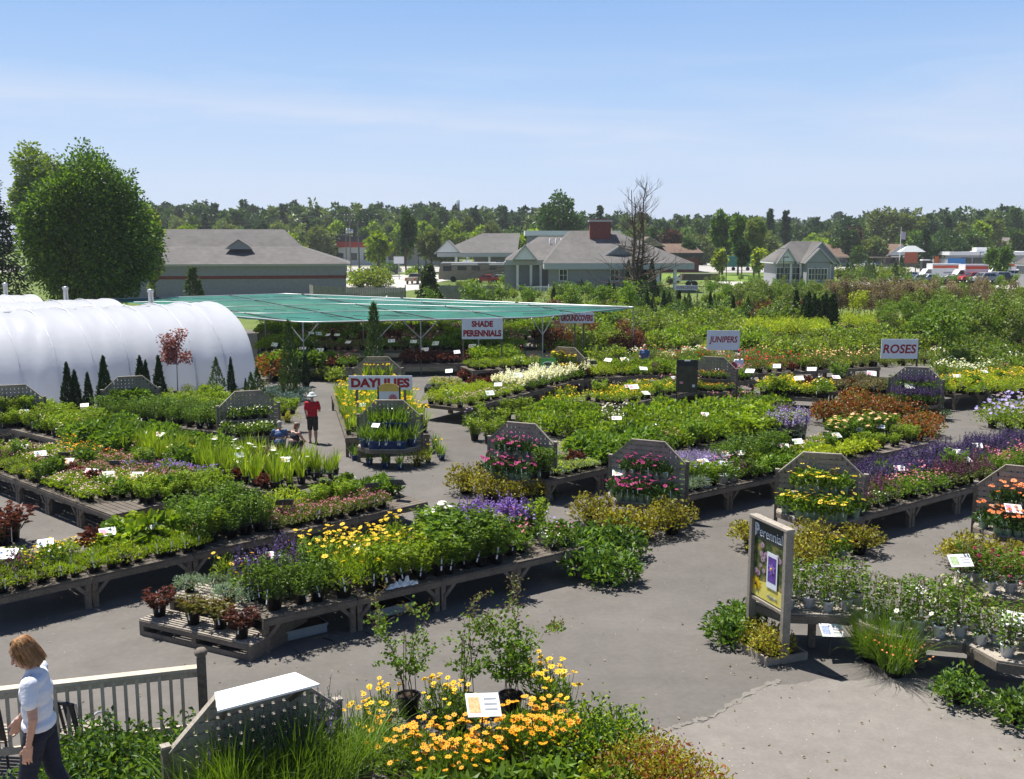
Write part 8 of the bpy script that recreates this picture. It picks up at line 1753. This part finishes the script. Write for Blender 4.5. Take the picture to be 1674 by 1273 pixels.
# --- man in red walking away
def standing(loc, rz, label, top, bottom, hat=None, hair=M_hairg, shorts=True, s=1.0, name='person'):
    o = thing(name, label, 'person', loc, rz, None, s); U = Union(M_skin)   # faces +y (away)
    hl, hr_ = (-.095,0,.90), (.095,0,.90); kl, al = (-.10,.06,.50), (-.10,-.02,.09); kr, ar = (.10,-.03,.50), (.11,-.12,.10)
    U.limb(hl, kl, .09, .062).limb(kl, al, .062, .038, bulge=.012); U.limb(hr_, kr, .09, .062).limb(kr, ar, .062, .038, bulge=.012); U.limb(al, (-.11,.13,.04), .042, .034); U.limb(ar, (.12,.02,.04), .042, .034)
    U.ball((0,0,.95), (.165,.12,.13)); U.ball((0,0,1.10), (.15,.11,.14)); U.ball((0,0,1.28), (.175,.115,.15)); U.ball((0,0,1.40), (.18,.095,.08)); U.limb((0,0,1.42), (0,.02,1.54), .06, .055)
    sL, sR = (-.185,0,1.42), (.185,0,1.42); eL, wL = (-.235,.02,1.14), (-.215,.14,.95); eR, wR = (.25,.0,1.15), (.20,.20,1.12); U.limb(sL, eL, .058, .044).limb(eL, wL, .042, .028); U.limb(sR, eR, .058, .044).limb(eR, wR, .042, .028); hand(U, wL, (.0,.45,-.9), (.6,.6,0), .6); hand(U, wR, (-.6,.8,0), (0,.3,1), .6)
    P, M = head(U, (0,.025,1.645), math.pi/2, .1, 1.05); U.build('body', o, .011, 3); face_bits(o, P, M)
    sh = Union(top); sh.ball((0,0,1.30), (.205,.140,.16)).ball((0,0,1.12), (.185,.135,.17)).ball((0,0,1.0), (.185,.14,.10)).ball((0,0,1.42), (.205,.11,.065)); sh.limb(sL, (-.222,.01,1.24), .078, .072).limb(sR, (.232,0,1.24), .078, .072); sh.build('shirt', o, .014, 4)
    b_ = Union(bottom); b_.ball((0,0,.93), (.18,.135,.12)); kk = .62 if shorts else .12; b_.limb(hl, lerp(Vector(hl), Vector(kl), .95), .105, .095); b_.limb(hr_, lerp(Vector(hr_), Vector(kr), .95), .105, .095); b_.build('shorts', o, .014, 3)
    h_ = Union(hair); h_.ball(P(-.03,0,.04), (.095,.083,.088), M); h_.limb(P(-.07,0,0), P(-.07,0,-.06), .05, .04); h_.build('hair', o, .011, 2)
    if hat:
        t = MB(); c = P(0,0,.075); t.lathe(c, [(.001,.085),(.06,.08),(.09,.055),(.102,.0),(.165,-.035),(.19,-.06),(.17,-.045),(.10,-.01)], hat, 18); t.build('sun_hat', o)
    for a in (al, ar): s_ = Union(M_blk); s_.limb((a[0],a[1]-.05,.045), (a[0],a[1]+.16,.04), .048, .042); s_.build('shoe', o, .014, 2)
    return o
standing(G(512, 724), R(8), 'person in red shirt, dark shorts and pale sun hat walking away on the left path', M_redc, M_short, hat=M_hat)
def crouching(loc, rz, label, top, hair, cap=None, sleeveless=False):
    o = thing('person', label, 'person', loc, rz); U = Union(M_skin)
    hl, hr_ = (-.09,-.12,.30), (.09,-.12,.30); kl, al = (-.14,.22,.50), (-.12,.10,.09); kr, ar = (.14,.22,.46), (.12,.08,.09); U.limb(hl, kl, .09, .06).limb(kl, al, .06, .038); U.limb(hr_, kr, .09, .06).limb(kr, ar, .06, .038); U.limb(al, (-.12,.24,.04), .04, .032).limb(ar, (.12,.22,.04), .04, .032)
    U.ball((0,-.12,.34), (.165,.13,.13)); U.ball((0,-.08,.48), (.15,.12,.14)); U.ball((0,-.01,.66), (.17,.12,.14)); U.ball((0,.02,.76), (.175,.10,.075)); U.limb((0,.03,.78), (0,.08,.89), .055, .05)
    sL, sR = (-.18,.03,.78), (.18,.03,.78); eL, wL = (-.24,.16,.54), (-.12,.34,.46); eR, wR = (.24,.16,.54), (.12,.34,.46); U.limb(sL, eL, .054, .04).limb(eL, wL, .04, .027); U.limb(sR, eR, .054, .04).limb(eR, wR, .04, .027); hand(U, wL, (.3,.7,-.3), (.8,0,.5), .6); hand(U, wR, (-.3,.7,-.3), (-.8,0,.5), .6)
    P, M = head(U, (0,.10,.99), math.pi/2, .35); U.build('body', o, .011, 3); face_bits(o, P, M)
    sh = Union(top); sh.ball((0,-.10,.42), (.178,.145,.16)).ball((0,-.01,.65), (.190,.138,.15)).ball((0,.02,.76), (.150 if sleeveless else .195,.11,.07))
    if not sleeveless: sh.limb(sL, (-.215,.1,.64), .072, .066).limb(sR, (.215,.1,.64), .072, .066)
    sh.build('top', o, .013, 3); t_ = Union(M_short); t_.ball((0,-.13,.32), (.18,.145,.13)); t_.limb(hl, kl, .10, .075).limb(hr_, kr, .10, .075); t_.build('trousers', o, .014, 3)
    h_ = Union(hair); h_.ball(P(-.028,0,.035), (.10,.087,.092), M); h_.limb(P(-.06,0,0), P(-.07,0,-.08), .06, .045); h_.build('hair', o, .011, 2)
    if cap: c = MB(); v, f = icos(P(-.01,0,.06), (.104,.092,.075), 14, M); c.add(v, f, cap); c.build('cap', o)
    return o
crouching(G(483, 745), R(-40), 'person in a black sleeveless top and grey cap, crouching behind the iris bench', M_blk, M_hair, M_cap, True)
crouching(G(458, 742), R(10), 'grey-haired person in blue shirt crouching behind the iris bench, left of the black top', M_blue, M_hairg)
standing(G(1053, 618), R(160), 'person in dark blue shirt, half hidden among red flowers in the rear rows', M_blue, M_short, s=1.0)
standing(G(1206, 636), R(200), 'person in pale shirt standing right of the JUNIPERS stand', M_shirtw, M_short, s=.98)

# ------------------------------------------------------------------ the rest of crowded kinds as one mass each, then the labels
finish_patches(); finish_scatter(); finish_cards()
for s_, l in STUFF.items():
    mb = MB()
    for (sp_, p, sc_, ds) in l: plant_mb(mb, sp_, p, sc_)
    tag(mb.build('plant_mass'), f'further {l[0][3]} plants filling gaps in the rows', 'plants', None, 'stuff')
